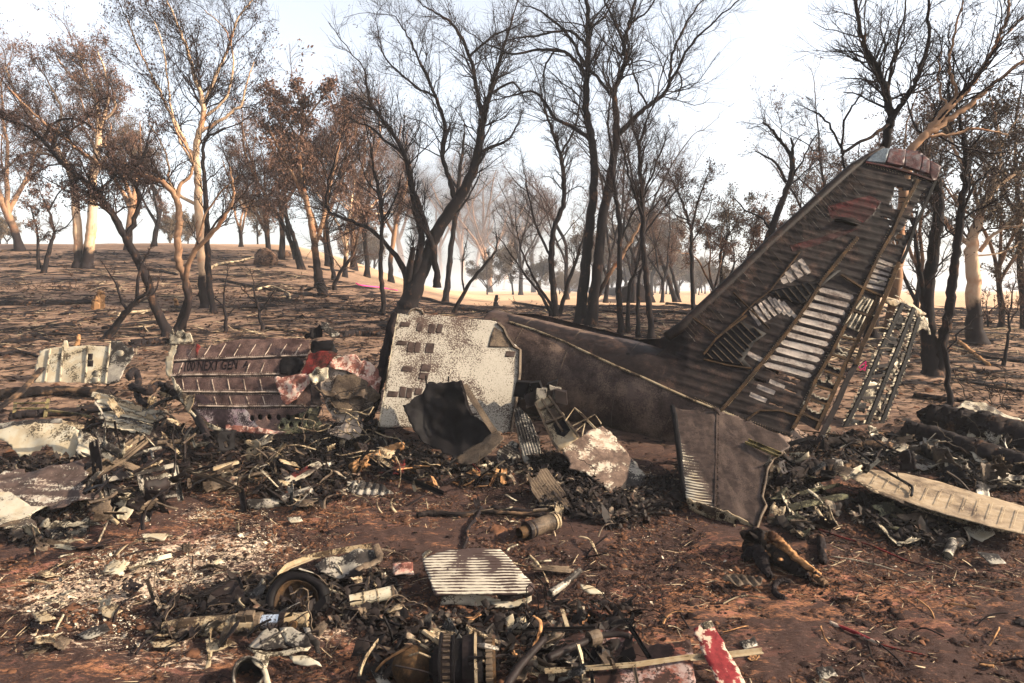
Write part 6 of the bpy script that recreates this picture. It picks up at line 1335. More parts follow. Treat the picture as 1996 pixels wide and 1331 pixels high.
# pipe and charred bay frame
pi = root('jointed_pipe', G(1150, 1240), 'dark jointed pipe lying across the charred bay', 'pipe')
pole('pipe', '', '', '1068 1284,1100 1268,1150 1246', 17, 'soot', 0.28, parent=pi, rough=0.03); pole('pipe', '', '', '1165 1240,1200 1236,1228 1240', 14, 'soot', 0.28, parent=pi, rough=0.03)
q0, q1 = G(1148, 1246, 0.28), G(1168, 1240, 0.28); mbb = MB(); mbb.tube([q0, q1], 0.075, 14); ob('collar', mbb.build('collar', M['brown']), pi)
pole('pipe', 'dark strut slanting up from the bottom edge beside the burnt engine', 'strut', '985 1340,1020 1290,1062 1245', 20, 'soot', 0.2, 0.35, 0.7, rough=0.04)
by = root('charred_bay', G(1200, 1300), 'red-brown floor panel framed by thin beams at the bottom right of centre', 'aircraft panel')
M['rbay'] = scorched('red_brown_floor', (0.06, 0.033, 0.028), (0.24, 0.085, 0.06), -0.05, 2.4, 35, 2.0, 0.6, tint=(0.40, 0.30, 0.28))
scrap('floor', '', '', '1078 1252,1150 1228,1225 1226,1262 1258,1345 1246,1352 1280,1240 1296,1080 1304,1060 1290', M['rbay'], 0.10, 0, 0.3, 0.03, parent=by)
scrap('floor', '', '', '1050 1312,1240 1300,1350 1286,1360 1345,1050 1345', M['rbay'], 0.10, 0, 0.3, 0.04, parent=by)
for s, w_, m_, k_ in (('1062 1308,1150 1302,1240 1295,1345 1280', 10, 'tan', 'C'), ('1218 1204,1240 1240,1266 1282', 8, 'black', 'C'), ('1000 1224,1080 1226,1160 1224', 6, 'black', 'L'), ('1345 1282,1420 1276,1487 1268', 9, 'tan', 'L'), ('1152 1306,1156 1340', 7, 'black', 'C'), ('1236 1300,1244 1340', 7, 'brown', 'C'), ('1158 1250,1190 1296', 20, 'brown', 'F'), ('1096 1188,1106 1222', 8, 'tan', 'F')):
    beam('beam', '', '', s, w_, m_, 0.2, None, k_, parent=by)
rs = root('red_shard', G(1400, 1300), 'long red and white painted shard sticking up at the bottom edge', 'metal scrap')
M['redwhite'] = scorched('red_white_paint', (0.26, 0.032, 0.036), (0.55, 0.43, 0.33), 0.05, 2.6, 14, 2.6, 0.5, soft_=0.06, stretch=(1, 0.35, 1))
scrap('blade', '', '', '1352 1226,1366 1216,1386 1211,1404 1240,1428 1284,1455 1340,1400 1340,1372 1276', M['redwhite'], 0.25, 0.1, 0.5, 0.03, 0.008, parent=rs)
scrap('torn_tip', '', '', '1366 1216,1386 1211,1392 1222,1380 1226,1370 1228', 'pale', 0.36, 0.1, 0.5, 0.03, parent=rs)
pole('tube', 'dark tube with a pale worn end right of the striped panel', 'tube', '1072 1158,1100 1138,1130 1112', 13, 'grey', 0.14, 0.26, 0.8, 12, 0.03, hollow=True)
# ================================================================== RIGHT SIDE
M['beige'] = scorched('beige_wing', (0.15, 0.10, 0.07), (0.42, 0.31, 0.20), 0.22, 2.2, 40, 1.8, 0.55, soft_=0.35, tint=(0.50, 0.39, 0.27))
wg = root('wing_strip', G(1850, 985), 'long beige flap panel lying on the ground at the right edge', 'aircraft panel')
WS = ['1662 932,1690 914,1760 922,1830 938,1900 960,2030 996,2030 1048,1930 1026,1850 1004,1790 986,1740 968,1700 952', '1662 932,1700 952,1740 968,1790 986,1850 1004,1930 1026,2030 1048,2030 1056,1930 1034,1850 1012,1780 990,1700 958']
scrap('top_skin', '', '', WS[0], M['beige'], 0.32, 0.08, 0.10, 0.006, 0.006, 0.015, 0.08, parent=wg)
scrap('front_edge', '', '', WS[1], 'tan', 0.24, 0.08, 1.0, 0.01, 0.004, 0.01, 0.08, parent=wg)
wp = flatpl(1840, 970, 0.34, 0.08, 0.10)
for k in range(13):
    f = k/12; a = lerp((1712, 922), (2010, 998), f); b = lerp((1700, 942), (2000, 1034), f); mbb = MB(); mbb.prof([wp.hit(*a, .006), wp.hit(*b, .006)], [(-0.006, -0.003), (0.006, -0.003), (0.004, 0.002), (-0.004, 0.002)], up=wp.n); ob('rib_line', mbb.build('rib_line', M['tan']), wg)
pole('rod', 'thin dark bent rod lying across the beige flap panel', 'rod', '1666 876,1710 908,1760 938,1778 950,1776 966', 5, 'black', 0.45, 0.40, 0.9)
sg = root('stump', G(1560, 1130), 'gnarled charred stump with an orange torn root below the stabiliser', 'tree stump')
pole('root', '', '', '1466 1056,1500 1066,1530 1092,1570 1114,1610 1140', 50, 'char2', 0.20, 0.02, 0.28, 14, 0.10, parent=sg)
pole('root', '', '', '1478 1066,1486 1096,1500 1124', 34, 'char', 0.14, 0.04, 0.3, 12, 0.10, parent=sg)
pole('root', '', '', '1500 1045,1530 1066,1556 1090', 22, 'split', 0.42, 0.2, 0.4, 9, 0.25, parent=sg)
pole('root', '', '', '1545 1082,1580 1108,1600 1120', 14, 'split', 0.24, 0.12, 0.4, 9, 0.2, parent=sg)
pole('root', '', '', '1478 1040,1470 1060,1452 1090', 26, 'char', 0.3, 0.06, 0.5, 9, 0.25, parent=sg)
for k in range(12):
    x_, y_ = gq.uniform(1478, 1590), 0; y_ = 1050+(x_-1470)*0.62+gq.uniform(-12, 14); pole('splinter', '', '', [(x_, y_), (x_+gq.uniform(8, 26), y_+gq.uniform(0, 20))], gq.uniform(4, 9), 'split' if k % 3 else 'char', gq.uniform(.1, .35), gq.uniform(.02, .2), 0.3, 6, 0.2, parent=sg)
beam('beam', 'greenish square beam lying right of the stabiliser', 'beam', '1536 990,1590 978,1648 966', 15, 'green', 0.16, 0.2, 'B')
beam('beam', 'short green beam behind the long greenish one', 'beam', '1556 962,1600 952,1640 944', 8, 'green', 0.2, 0.2, 'C')
yb = MB(); yb.prof([ST.hit(1456, 859, 0.06), ST.hit(1520, 886, 0.10)], [(-0.06, -0.03), (0.06, -0.03), (0.06, 0.02), (0.045, 0.02), (0.045, -0.015), (-0.045, -0.015), (-0.045, 0.02), (-0.06, 0.02)], up=ST.n)
ob('strip', yb.build('strip', M['yellow']), None, tuple(ST.hit(1488, 872, 0.05)), label='yellow strip with dark edges lying on top of the stabiliser', cat='metal strip')
scrap('bracket', 'pale bracket full of holes right of the stabiliser', 'bracket', '1586 944,1598 938,1606 948,1600 956,1590 954', 'pale', 0.2, 0, 0.8, 0.02, holes=[[(x+1.8*math.cos(a), y+1.6*math.sin(a)) for a in np.linspace(0, 6.28, 7)[:-1]] for x, y in ((1592, 945), (1598, 944), (1597, 950))])
pole('post', 'short black charred post lying beyond the gnarled stump', 'post', '1600 1046,1602 1070,1605 1096', 13, 'char', 0.06, 0.06, 0.9)
pole('rod', 'long thin pinkish rod trailing right from the stabiliser', 'rod', '1590 1030,1650 1050,1700 1064,1760 1090,1815 1106', 4, 'red', 0.04)
pole('rod', 'long thin wire lying on the dark ground at right', 'wire', '1620 1084,1680 1094,1720 1104,1775 1122', 2.5, 'pale', 0.03)
pole('stick', 'red and white splinter lying on the ground at lower right', 'splinter', '1618 1214,1650 1226,1682 1240,1712 1254', 8, 'redwhite' if 'redwhite' in M else 'red', 0.05)
pole('stick', 'thin red splinter lying at lower right beyond the red and white one', 'splinter', '1716 1256,1760 1268,1802 1276', 4, 'red', 0.04)
pole('branch', 'curved black hook-like branch below the gnarled stump', 'branch', '1530 1168,1512 1156,1510 1142,1520 1132,1540 1132', 12, 'char', 0.05, None, 0.6)
scrap('ribbed_plate', 'dark ribbed scrap below the gnarled stump', 'metal scrap', '1408 1122,1440 1118,1490 1126,1480 1142,1430 1140', 'brown', 0.1, 0, 0.3, bump=corr(0.2, 0.1, 0.02, 0.03), res=0.03)
pole('log', 'huge black log lying at the right edge beyond the scrap heap', 'log', '1810 812,1870 822,1940 838,2040 866', 44, 'char', 0.25, None, 1.1)
pole('log', 'second huge black log in front at the right edge', 'log', '1765 838,1840 858,1920 884,2040 925', 34, 'char', 0.2, None, 1.1)
pole('log', 'charred log lying behind the rudder frame', 'log', '1590 862,1660 866,1740 872', 22, 'char2', 0.12)
pole('log', 'brown burnt log right of the stabiliser', 'log', '1530 930,1580 916,1640 908,1668 912', 30, 'char2', 0.15)
for i, (s, m_, lb) in enumerate([('1858 800,1880 782,1920 786,1960 806,1990 818,1940 822,1880 812', 'white', 'long white rumpled sheet behind the huge black logs'), ('1880 800,1996 818,1996 826,1900 818', 'grey', 'grey strip behind the huge black logs'), ('1720 852,1760 862,1778 872,1750 884,1716 876', 'white', 'white ragged sheet at the foot of the rudder frame'),
     ('1800 850,1850 862,1890 884,1872 892,1830 872,1796 862', 'grey', 'silver folded sheet in the right scrap heap'), ('1890 880,1930 886,1970 900,1960 912,1900 900', 'white', 'white sheet at the right of the scrap heap'), ('1770 885,1810 890,1830 905,1800 918,1764 905', 'grey', 'dented grey cowl in the right scrap heap'),
     ('1930 915,1996 930,1996 950,1940 940', 'white', 'white sheet at the right edge by the flap panel'), ('1840 905,1880 900,1900 920,1860 930', 'pale', 'pale scrap in the middle of the right heap'), ('1690 830,1710 832,1720 850,1700 856', 'pale', 'upright pale flake under the rudder frame'),
     ('1880 862,1896 820,1906 810,1902 850,1890 880', 'pale', 'pale splintered upright shard before the black logs'), ('1700 985,1740 980,1772 995,1776 1010,1730 1016', 'green', 'pale green bracket plate left of the flap panel'), ('1905 935,1940 950,1920 975,1900 960', 'grey', 'grey curl leaning behind the flap panel'),
     ('1740 1000,1800 1000,1830 1016,1780 1024', 'brown', 'dark crumpled scrap left below the flap panel')]):
    scrap('metal_scrap', lb, 'metal scrap', s, m_, 0.16, 0, 0.7 if i not in (8, 9) else 1.6, 0.10, 0.015, res=0.06, f=4)
cc = root('can', G(1850, 1080), 'dented silver can lying left below the flap panel', 'can'); c0_ = G(1846, 1084, 0.07); c1_ = G(1858, 1056, 0.1)
seg(cc, 'body', 0, 1, 0.065, 0.065, 'grey', 16, c0_, c1_-c0_); seg(cc, 'rim', 0.94, 1.0, 0.07, 0.07, 'pale', 16, c0_, c1_-c0_); seg(cc, 'rim', 0.0, 0.05, 0.07, 0.07, 'pale', 16, c0_, c1_-c0_)
pole('ring', 'thin wire loop lying beside the dented silver can', 'wire', '1835 1052,1818 1046,1812 1060,1830 1076,1848 1092', 3, 'black', 0.04)
# pink ribbon by the rudder frame
rb = root('marker_ribbon', G(1682, 730), 'bright pink marker ribbon seen through the rudder frame', 'ribbon')
m_ = NB('pink_ribbon'); M['ribbon'] = m_.fin((0.75, 0.04, 0.22), 0.6)
for s in ('1674 716,1688 704', '1688 704,1686 722', '1674 716,1686 722', '1676 722,1690 712'):
    q = pts(s); mbb = MB(); mbb.bar(P(*q[0], 16.8), P(*q[1], 16.8), 0.03, 0.01); ob('ribbon_strand', mbb.build('ribbon_strand', M['ribbon']), rb)
pole('ribbon', 'pink tape lying on the ground behind the largest trunk', 'ribbon', '694 552,705 556,740 560,775 566', 2.2, 'ribbon', 0.35, 0.3)

# ================================================================== MID-GROUND LOGS, STICKS, STUMPS
for s, w_, m_, lb in [
 ('-10 594,30 593,72 592', 14, 'char', 'cut black log touching the left edge on the slope'), ('78 592,130 591,186 588', 13, 'char', 'long black log left of the pale stump on the slope'), ('2 490,50 488,95 490', 7, 'char2', 'grey log high on the slope at the left'),
 ('0 502,40 500,75 502', 6, 'char2', 'thin grey log below the high one at the left'), ('60 640,120 632,170 622,228 612', 6, 'char', 'thin curving black branch running up to the leaning stem'), ('5 668,40 658,90 652,140 652', 7, 'char', 'forked black branch at the left of the slope'),
 ('0 690,40 686,75 694', 8, 'char', 'black branch near the left edge above the cream panel'), ('200 640,260 632,320 628', 9, 'char', 'black log behind the kinked tree foot'), ('255 672,300 668,340 666', 18, 'char', 'thick dark log ending at the lettered panel'),
 ('230 612,280 606,330 604', 6, 'stick', 'pale stick beside the leaning tree'), ('290 525,320 530,345 535', 7, 'char', 'dark log right of the leaning tree on the slope'), ('430 545,500 560,600 575', 6, 'char2', 'fallen branch across the slope at centre left'),
 ('560 580,610 575,680 580', 8, 'char', 'dark fallen branch under the orange-barked gum'), ('660 655,700 650,742 652', 16, 'char', 'black log between the lettered and speckled panels'), ('520 640,570 646,620 652', 8, 'char2', 'brown log just behind the lettered panel'),
 ('890 603,930 606,975 612', 10, 'char', 'black log between the largest tree and the fuselage tip'), ('985 548,1040 556,1090 566', 6, 'char2', 'fallen branch at the centre under the reddish trees'), ('1000 590,1040 596,1085 604', 5, 'char', 'thin fallen branch just beyond the fuselage tip'),
 ('1090 560,1160 570,1240 588', 5, 'char', 'dark fallen branch beyond the central pair'), ('1230 610,1280 606,1340 612', 7, 'char', 'dark log behind the fin foot'), ('1300 592,1340 596,1400 602', 7, 'char2', 'grey log under the leaning grey pair'),
 ('1360 618,1400 612,1450 616', 6, 'char', 'dark log at the edge of the pale field'), ('1780 770,1830 776,1880 780', 10, 'char', 'black log right of the double trunk foot'), ('1900 690,1950 700,2010 706', 8, 'char', 'dark log near the right edge'),
 ('1870 740,1930 752,2000 764', 7, 'char2', 'grey fallen branch at the right'), ('1860 660,1900 690,1928 712', 8, 'split', 'orange-ended log beside the pale gum foot'), ('630 600,690 604,750 612', 6, 'char2', 'fallen branch left of the largest tree'),
 ('400 526,430 514,470 508,500 500', 7, 'stick', 'pale broken branch leaning at the tall pale gum'), ('500 565,530 558,560 570,565 582', 5, 'stick', 'bleached arching branch behind the sapling'), ('20 520,60 516,110 520', 5, 'char2', 'small log near the small two-stemmed tree'),
 ('600 520,640 526,690 530', 6, 'char2', 'grey log behind the orange-barked gum'), ('820 580,860 590,900 596', 7, 'char', 'dark branch right of the largest tree foot'), ('1120 600,1180 606,1230 612', 6, 'char', 'dark branch behind the central pair feet')]:
    pole('log', lb, 'log', s, w_, m_, 0.06, None, 0.7, 8, 0.15)
for s, w_, m_, lb, l1 in [('188 602,192 588,198 568', 20, 'split', 'pale splintered stump beside the long black log', 0.0), ('626 580,628 566,626 545', 20, 'char', 'black jagged stump at the orange-barked gum foot', 0), ('1908 672,1918 690,1930 710', 16, 'split', 'orange broken stump near the pale gum', 0), ('345 600,344 592,342 582', 9, 'split', 'small orange stump between the two left trees', 0),
     ('970 600,966 590,968 575', 9, 'char', 'small black stump beyond the fuselage tip', 0), ('148 676,152 664,154 652', 9, 'split', 'charred stub with an orange top behind the cream panel', 0), ('1010 655,1000 640,1004 625', 5, 'char', 'thin charred stub at the fuselage tip', 0)]:
    q = pts(s); b_ = G(*q[0]); mbb = MB(); pth = [P(x, y, b_.y) for x, y in q]; pth[0].z -= 0.1; r_ = wpx(b_, w_)/2; A, W_ = smooth_path(pth, [r_*1.5, r_, r_*0.7], 9, gq, r_*0.1); mbb.tube([Vector(a) for a in A], list(W_*(1+gq.normal(0, .1, 9))), 9)
    ob('stump', mbb.build('stump', M[m_]), None, tuple(b_), label=lb, cat='tree stump')
# burnt round mound on the slope
def lump(name, label, cat, px, py, wr, hr, mat, seed, **kw):
    b_ = G(px, py); rx = wr*b_.y/FPX; rz = hr*b_.y/FPX; bm = bmesh.new(); bmesh.ops.create_icosphere(bm, subdivisions=4, radius=1)
    co = np.array([v.co[:] for v in bm.verts]); nz = fbm(co[:, 0]*3+seed, co[:, 2]*3+co[:, 1]*2, 4, seed); k = 1+(nz-0.5)*0.5
    for v, c_, q in zip(bm.verts, co, k): v.co = Vector((c_[0]*rx*q, c_[1]*rx*q, c_[2]*rz*q))+b_+Vector((0, rx*0.6, rz*0.55))
    me = bpy.data.meshes.new(name); bm.to_mesh(me); bm.free(); me.materials.append(M[mat]); me.polygons.foreach_set('use_smooth', [True]*len(me.polygons))
    return ob(name, me, None, tuple(b_), label=label, cat=cat, **kw)
M['mound'] = wood('burnt_earth_lump', (0.06, 0.035, 0.028), (0.22, 0.125, 0.08), 0.0, (1, 1, 1))
lump('root_ball', 'round burnt root ball on the slope behind the centre-left sapling', 'root ball', 513, 518, 22, 22, 'mound', 3)
lump('root_ball', 'smaller brown root ball right of the round one', 'root ball', 552, 500, 12, 8, 'mound', 8)

# ================================================================== SCRAP HEAPS (countable-sized pieces are objects, crumbs are stuff)
def loc_sheet(w_, h_, seed, n=7, amp=0.05, corrg=False):
    g = np.random.default_rng(seed); U = np.linspace(-.5, .5, n); X, Y = np.meshgrid(U*w_, U*h_*1.0); X = X+g.normal(0, w_*0.04, X.shape); Y = Y+g.normal(0, h_*0.04, Y.shape)
    Z = (fbm(X*4+seed, Y*4, 2, seed)-0.5)*amp*3+amp*np.abs(X*g.normal(0, 3)+Y*g.normal(0, 3))
    if corrg: Z += np.where(np.arange(n)[None, :] % 2 == 0, 0.012, -0.012)
    v = np.stack([X.ravel(), Y.ravel(), Z.ravel()], 1); i = (np.arange(n-1)[:, None]*n+np.arange(n-1)).ravel(); f = np.stack([i, i+1, i+1+n, i+n], 1)
    keep = g.random(len(f)) > (0.12 if not corrg else 0.03); return v, f[keep]
def loc_bar(L, pr, bend, seed, seg_=6):
    g = np.random.default_rng(seed); t_ = np.linspace(-.5, .5, seg_); P_ = np.stack([t_*L, bend*np.sin(t_*3+g.uniform(0, 3)), bend*0.5*np.cos(t_*4)+0*t_], 1); m_ = len(pr); v = []; 
    for i, p in enumerate(P_):
        tw = i*g.normal(0, .1)
        for a, b in pr: v.append((p[0], p[1]+a*math.cos(tw)-b*math.sin(tw), p[2]+a*math.sin(tw)+b*math.cos(tw)))
    f = [(i*m_+j, i*m_+(j+1) % m_, (i+1)*m_+(j+1) % m_, (i+1)*m_+j) for i in range(seg_-1) for j in range(m_)]
    return np.array(v), np.array(f)
POOL = []
for s in range(8): POOL.append(('crumpled_sheet', 'crumpled skin scrap') + loc_sheet(0.35, 0.25, s, 8, 0.05))
for s in range(4): POOL.append(('corrugated_scrap', 'short corrugated strip') + loc_sheet(0.16, 0.5, s+20, 9, 0.02, True))
for s in range(4): POOL.append(('angle_beam', 'bent angle beam') + loc_bar(0.6, [(-.03, -.03), (.03, -.03), (.03, -.024), (-.024, -.024), (-.024, .03), (-.03, .03)], 0.05, s+30))
for s in range(4): POOL.append(('thin_strip', 'twisted thin strip') + loc_bar(0.7, [(-.025, -.003), (.025, -.003), (.025, .003), (-.025, .003)], 0.12, s+40, 9))
for s in range(3): POOL.append(('pipe_piece', 'short bent pipe') + loc_bar(0.45, [(.02*math.cos(a), .02*math.sin(a)) for a in np.linspace(0, 6.28, 8)[:-1]], 0.04, s+50))
for s in range(3): POOL.append(('charred_stick', 'charred stick') + loc_bar(0.8, [(.016*math.cos(a), .016*math.sin(a)) for a in np.linspace(0, 6.28, 6)[:-1]], 0.10, s+60, 7))
TONE = {'pale': 'pale', 'grey': 'grey', 'brown': 'brown', 'soot': 'sooty', 'black': 'black', 'cream': 'cream', 'tan': 'tan', 'white': 'white', 'char': 'black', 'green': 'green', 'red': 'red', 'split': 'orange'}
cache = {}
def pool_mesh(k, mat):
    if (k, mat) not in cache: cache[(k, mat)] = mesh_faces(POOL[k][0], POOL[k][2], POOL[k][3], M[mat])
    return cache[(k, mat)]
ZONES = [ # name, polygon, count, lift, scale, materials, kinds
 ('in the heap below the lettered panel', '330 830,420 850,500 860,620 860,640 900,520 930,470 960,360 960,330 900', 60, 0.22, 0.85, ['soot', 'soot', 'brown', 'brown', 'black', 'grey', 'tan', 'pale'], range(26)),
 ('in the heap at the left', '150 800,330 770,345 860,350 960,300 1010,210 1010,160 960,170 880', 70, 0.40, 0.85, ['soot', 'soot', 'brown', 'brown', 'black', 'grey', 'tan', 'pale'], range(23)),
 ('among the torn sheets at the left edge', '0 900,150 900,180 960,180 1040,60 1080,0 1060', 16, 0.1, 0.8, ['pale', 'tan', 'brown', 'cream'], range(23)),
 ('left of the orange log', '480 880,620 860,700 880,700 960,620 1000,500 980', 34, 0.08, 0.7, ['soot', 'brown', 'brown', 'tan', 'black', 'grey', 'split'], range(26)),
 ('between the curled sheet and stabiliser', '1000 900,1100 960,1180 970,1330 920,1330 1000,1200 1040,1060 1000', 22, 0.05, 0.6, ['soot', 'brown', 'black', 'char', 'tan'], range(26)),
 ('beside the crumpled pale skin', '620 840,740 830,760 880,700 900,620 880', 26, 0.16, 0.7, ['tan', 'brown', 'soot', 'black', 'grey'], range(26)),
 ('on the broken wood by the curled sheet', '700 880,800 860,880 900,1000 900,1000 950,860 950,740 940', 44, 0.12, 0.7, ['split', 'split', 'tan', 'brown', 'char', 'red'], range(26)),
 ('under the fuselage by the peeled panel', '1010 860,1100 900,1180 960,1120 980,1060 960', 10, 0.06, 0.7, ['brown', 'soot', 'tan'], range(20)),
 ('at the foot of the rudder frame', '1500 860,1640 850,1760 850,1770 900,1640 930,1530 960,1500 900', 54, 0.2, 0.85, ['pale', 'grey', 'brown', 'brown', 'black', 'soot', 'black'], range(26)),
 ('in the scrap heap at the right', '1760 850,1996 860,1996 960,1880 960,1790 920', 60, 0.15, 0.9, ['white', 'pale', 'grey', 'white', 'brown', 'brown', 'black', 'black', 'tan'], range(23)),
 ('by the right end of the stabiliser', '1490 900,1540 900,1600 960,1640 1000,1560 1060,1500 1020', 28, 0.14, 0.75, ['pale', 'tan', 'brown', 'soot', 'green'], range(26)),
 ('left of the flap panel', '1640 980,1760 970,1850 1010,1900 1080,1760 1060,1660 1020', 22, 0.05, 0.6, ['pale', 'tan', 'brown', 'soot', 'char', 'green'], range(26)),
 ('round the wheel and strut', '300 1180,480 1130,760 1120,800 1200,720 1230,600 1240,300 1260', 64, 0.07, 0.72, ['pale', 'tan', 'brown', 'brown', 'soot', 'soot', 'grey', 'black'], range(26)),
 ('beside the burnt engine', '700 1220,1060 1190,1240 1180,1240 1331,1000 1331,700 1331', 50, 0.10, 0.6, ['brown', 'brown', 'soot', 'black', 'black', 'split', 'grey', 'tan'], range(26)),
 ('on the ash at lower left', '60 1060,480 1010,520 1120,300 1200,60 1280', 44, 0.04, 0.6, ['pale', 'cream', 'brown', 'tan', 'char'], range(26)),
 ('on the bare ground in the centre', '640 960,1000 960,1180 1060,1180 1180,700 1080', 30, 0.04, 0.6, ['char', 'brown', 'tan', 'pale'], [8, 16, 17, 20, 23, 24, 25]),
 ('on the dark ground at the lower right', '1200 1130,1600 1140,1996 1100,1996 1331,1260 1331', 26, 0.03, 0.5, ['char', 'char', 'brown', 'tan', 'split', 'pale'], [0, 1, 16, 17, 20, 23, 24, 25, 23, 24]),
]
gz = np.random.default_rng(2024)
for zn, poly, cnt, lift, sc, mats, kinds in ZONES:
    q = pts(poly); xs = [a[0] for a in q]; ys = [a[1] for a in q]; kinds = list(kinds); done = 0
    while done < cnt:
        x, y = gz.uniform(min(xs), max(xs)), gz.uniform(min(ys), max(ys))
        if not inpoly(np.array([x]), np.array([y]), q)[0]: continue
        k = kinds[gz.integers(len(kinds))]; m_ = mats[gz.integers(len(mats))]
        if k >= 23: m_ = 'char' if m_ not in ('split', 'tan') else m_
        o = bpy.data.objects.new(POOL[k][0], pool_mesh(k, m_)); o.location = G(x, y, gz.uniform(0.02, lift*2+0.03)); s_ = sc*gz.uniform(0.6, 1.5)
        o.scale = (s_, s_*gz.uniform(0.7, 1.3), s_)
        steep = min(1.0, lift*4); o.rotation_euler = (gz.normal(0, 0.25+steep*0.5), gz.normal(0, 0.25+steep*0.5), gz.uniform(0, 6.28))
        if k < 12: solid(o, 0.006, 0)
        link(o, label=f"{TONE.get(m_, m_)} {POOL[k][1]} {zn}", cat='stick' if k >= 23 else 'metal scrap', group='small pieces '+zn); done += 1
ORD = ['leftmost', 'second from left', 'third from left', 'fourth from left', 'fifth from left', 'sixth from left', 'seventh from left', 'eighth from left', 'ninth from left', 'tenth from left', 'eleventh from left', 'twelfth from left', 'thirteenth from left', 'fourteenth from left', 'fifteenth from left']
same = {}
for o in SC.objects:
    if o.parent is None and str(o.get('group', '')).startswith('small pieces'): same.setdefault(o['label'], []).append(o)
for lb, os_ in same.items():
    if len(os_) > 1:
        for i, o in enumerate(sorted(os_, key=lambda q: px_of(q.location)[0])): o['label'] = lb+', '+ORD[min(i, 14)]
# crumbs of scrap, ash flakes, twigs and clods: uncountable litter
def scatter(name, label, poly_list, count, size, mat, seed, flat=0.3, lift=0.01, el=(1, 1, 0.3), fade=None):
    g = np.random.default_rng(seed); pts_ = []
    for poly, frac in poly_list:
        q = pts(poly); a = np.array(q); n0 = int(count*frac); got = 0; W0 = [G(*p) for p in q]; W2 = [(w_.x, w_.y) for w_ in W0]; A_ = np.array(W2); 
        x = g.uniform(A_[:, 0].min(), A_[:, 0].max(), n0*6); y = g.uniform(A_[:, 1].min(), A_[:, 1].max(), n0*6); k = inpoly(x, y, W2)
        if fade is not None: k &= fbm(x*0.9+seed, y*1.2, 3, seed) > fade
        x = x[k][:n0]; y = y[k][:n0]; pts_.append(np.stack([x, y], 1))
    xy = np.concatenate(pts_); n_ = len(xy); z = T(xy[:, 0], xy[:, 1])+lift*g.uniform(0, 1, n_)+0.005
    c = np.stack([xy[:, 0], xy[:, 1], z], 1); th = g.uniform(0, 6.28, n_); s_ = size*np.exp(g.normal(0, 0.5, n_))
    ax = np.stack([np.cos(th), np.sin(th), g.normal(0, flat, n_)], 1)*s_[:, None]*el[0]; ay = np.stack([-np.sin(th), np.cos(th), g.normal(0, flat, n_)], 1)*s_[:, None]*el[1]; az = np.stack([g.normal(0, flat*.5, n_), g.normal(0, flat*.5, n_), np.ones(n_)], 1)*s_[:, None]*el[2]
    base = np.array([(-1, -.6, 0), (-.2, -1, 0), (1, -.5, 0), (.8, .7, 0), (-.3, 1, 0), (-.1, 0, 1)])
    V = c[:, None, :]+base[None, :, :1]*ax[:, None, :]+base[None, :, 1:2]*ay[:, None, :]+base[None, :, 2:]*az[:, None, :]
    tri = np.array([(0, 1, 5), (1, 2, 5), (2, 3, 5), (3, 4, 5), (4, 0, 5)]); F = (np.arange(n_)[:, None, None]*6+tri[None]).reshape(-1, 3)
    me = mesh_faces(name, V.reshape(-1, 3), F, M[mat]); o = bpy.data.objects.new(name, me); link(o, label=label, kind='stuff'); return o
FG = '-60 900,2056 900,2056 1345,-60 1345'
ALLG = '-60 640,2056 640,2056 900,-60 900'
HEAPS = [(z[1], 1.0/len(ZONES[:14])) for z in ZONES[:14]]
M['ashf'] = scorched('ash_flake', (0.45, 0.32, 0.24), (0.72, 0.60, 0.46), 0.2, 3, 20, 2, 0.8)
M['clod'] = scorched('earth_clod', (0.035, 0.020, 0.018), (0.24, 0.11, 0.06), -0.05, 1.2, 12, 2.2, 0.95, soft_=0.3)
M['crumb'] = scorched('scrap_crumb', (0.03, 0.022, 0.02), (0.45, 0.36, 0.26), -0.22, 2.5, 9, 2.5, 0.6, soft_=0.2, tint=(0.22, 0.12, 0.08))
scatter('earth_litter', 'dark clods and crumbs strewn over the near ground', [(FG, 1)], 40000, 0.012, 'clod', 1, 0.3, 0.01, (1, 1, 0.8))
scatter('earth_litter', 'larger clods strewn over the near ground', [(FG, 1)], 2200, 0.028, 'clod', 2, 0.3, 0.01, (1, 1, 0.7), 0.45)
scatter('ash_flakes', 'white ash flakes lying over the near ground', [(FG, .35), ('40 1010,520 980,560 1130,400 1260,60 1290', .65)], 14000, 0.006, 'ashf', 3, 0.4, 0.01, (1, .8, .4), 0.42)
scatter('ash_flakes', 'coarser pale flakes in the ash bed', [('40 1020,500 980,540 1110,300 1220,60 1260', .7), ('1700 850,1996 860,1996 980,1760 960', .3)], 900, 0.014, 'ashf', 4, 0.5, 0.02, (1, .8, .35), 0.42)
scatter('scrap_crumbs', 'small burnt crumbs of metal filling the scrap heaps', HEAPS, 20000, 0.030, 'crumb', 5, 0.6, 0.14, (1.2, .8, .5))
scatter('twig_litter', 'fallen twigs strewn over the near ground', [(FG, 1)], 6500, 0.012, 'twig', 6, 0.12, 0.015, (7, .35, .35))
scatter('straw_litter', 'pale straws and splinters strewn over the near ground', [(FG, 1)], 4200, 0.010, 'stick', 7, 0.15, 0.015, (6, .3, .3))
scatter('twig_litter', 'fallen twigs and bark over the middle ground', [(ALLG, 1)], 16000, 0.022, 'char2', 8, 0.10, 0.02, (7, .5, .5))
scatter('stick_litter', 'burnt sticks lying over the slope', [('-60 490,560 490,560 680,-60 680', .4), ('500 530,1990 600,1990 760,500 680', .6)], 8000, 0.055, 'char', 9, 0.06, 0.03, (9, .5, .5))
scatter('earth_litter', 'clods and char lumps over the middle ground', [('-60 560,2056 600,2056 900,-60 900', 1)], 14000, 0.04, 'clod', 10, 0.3, 0.01, (1, 1, 0.6))
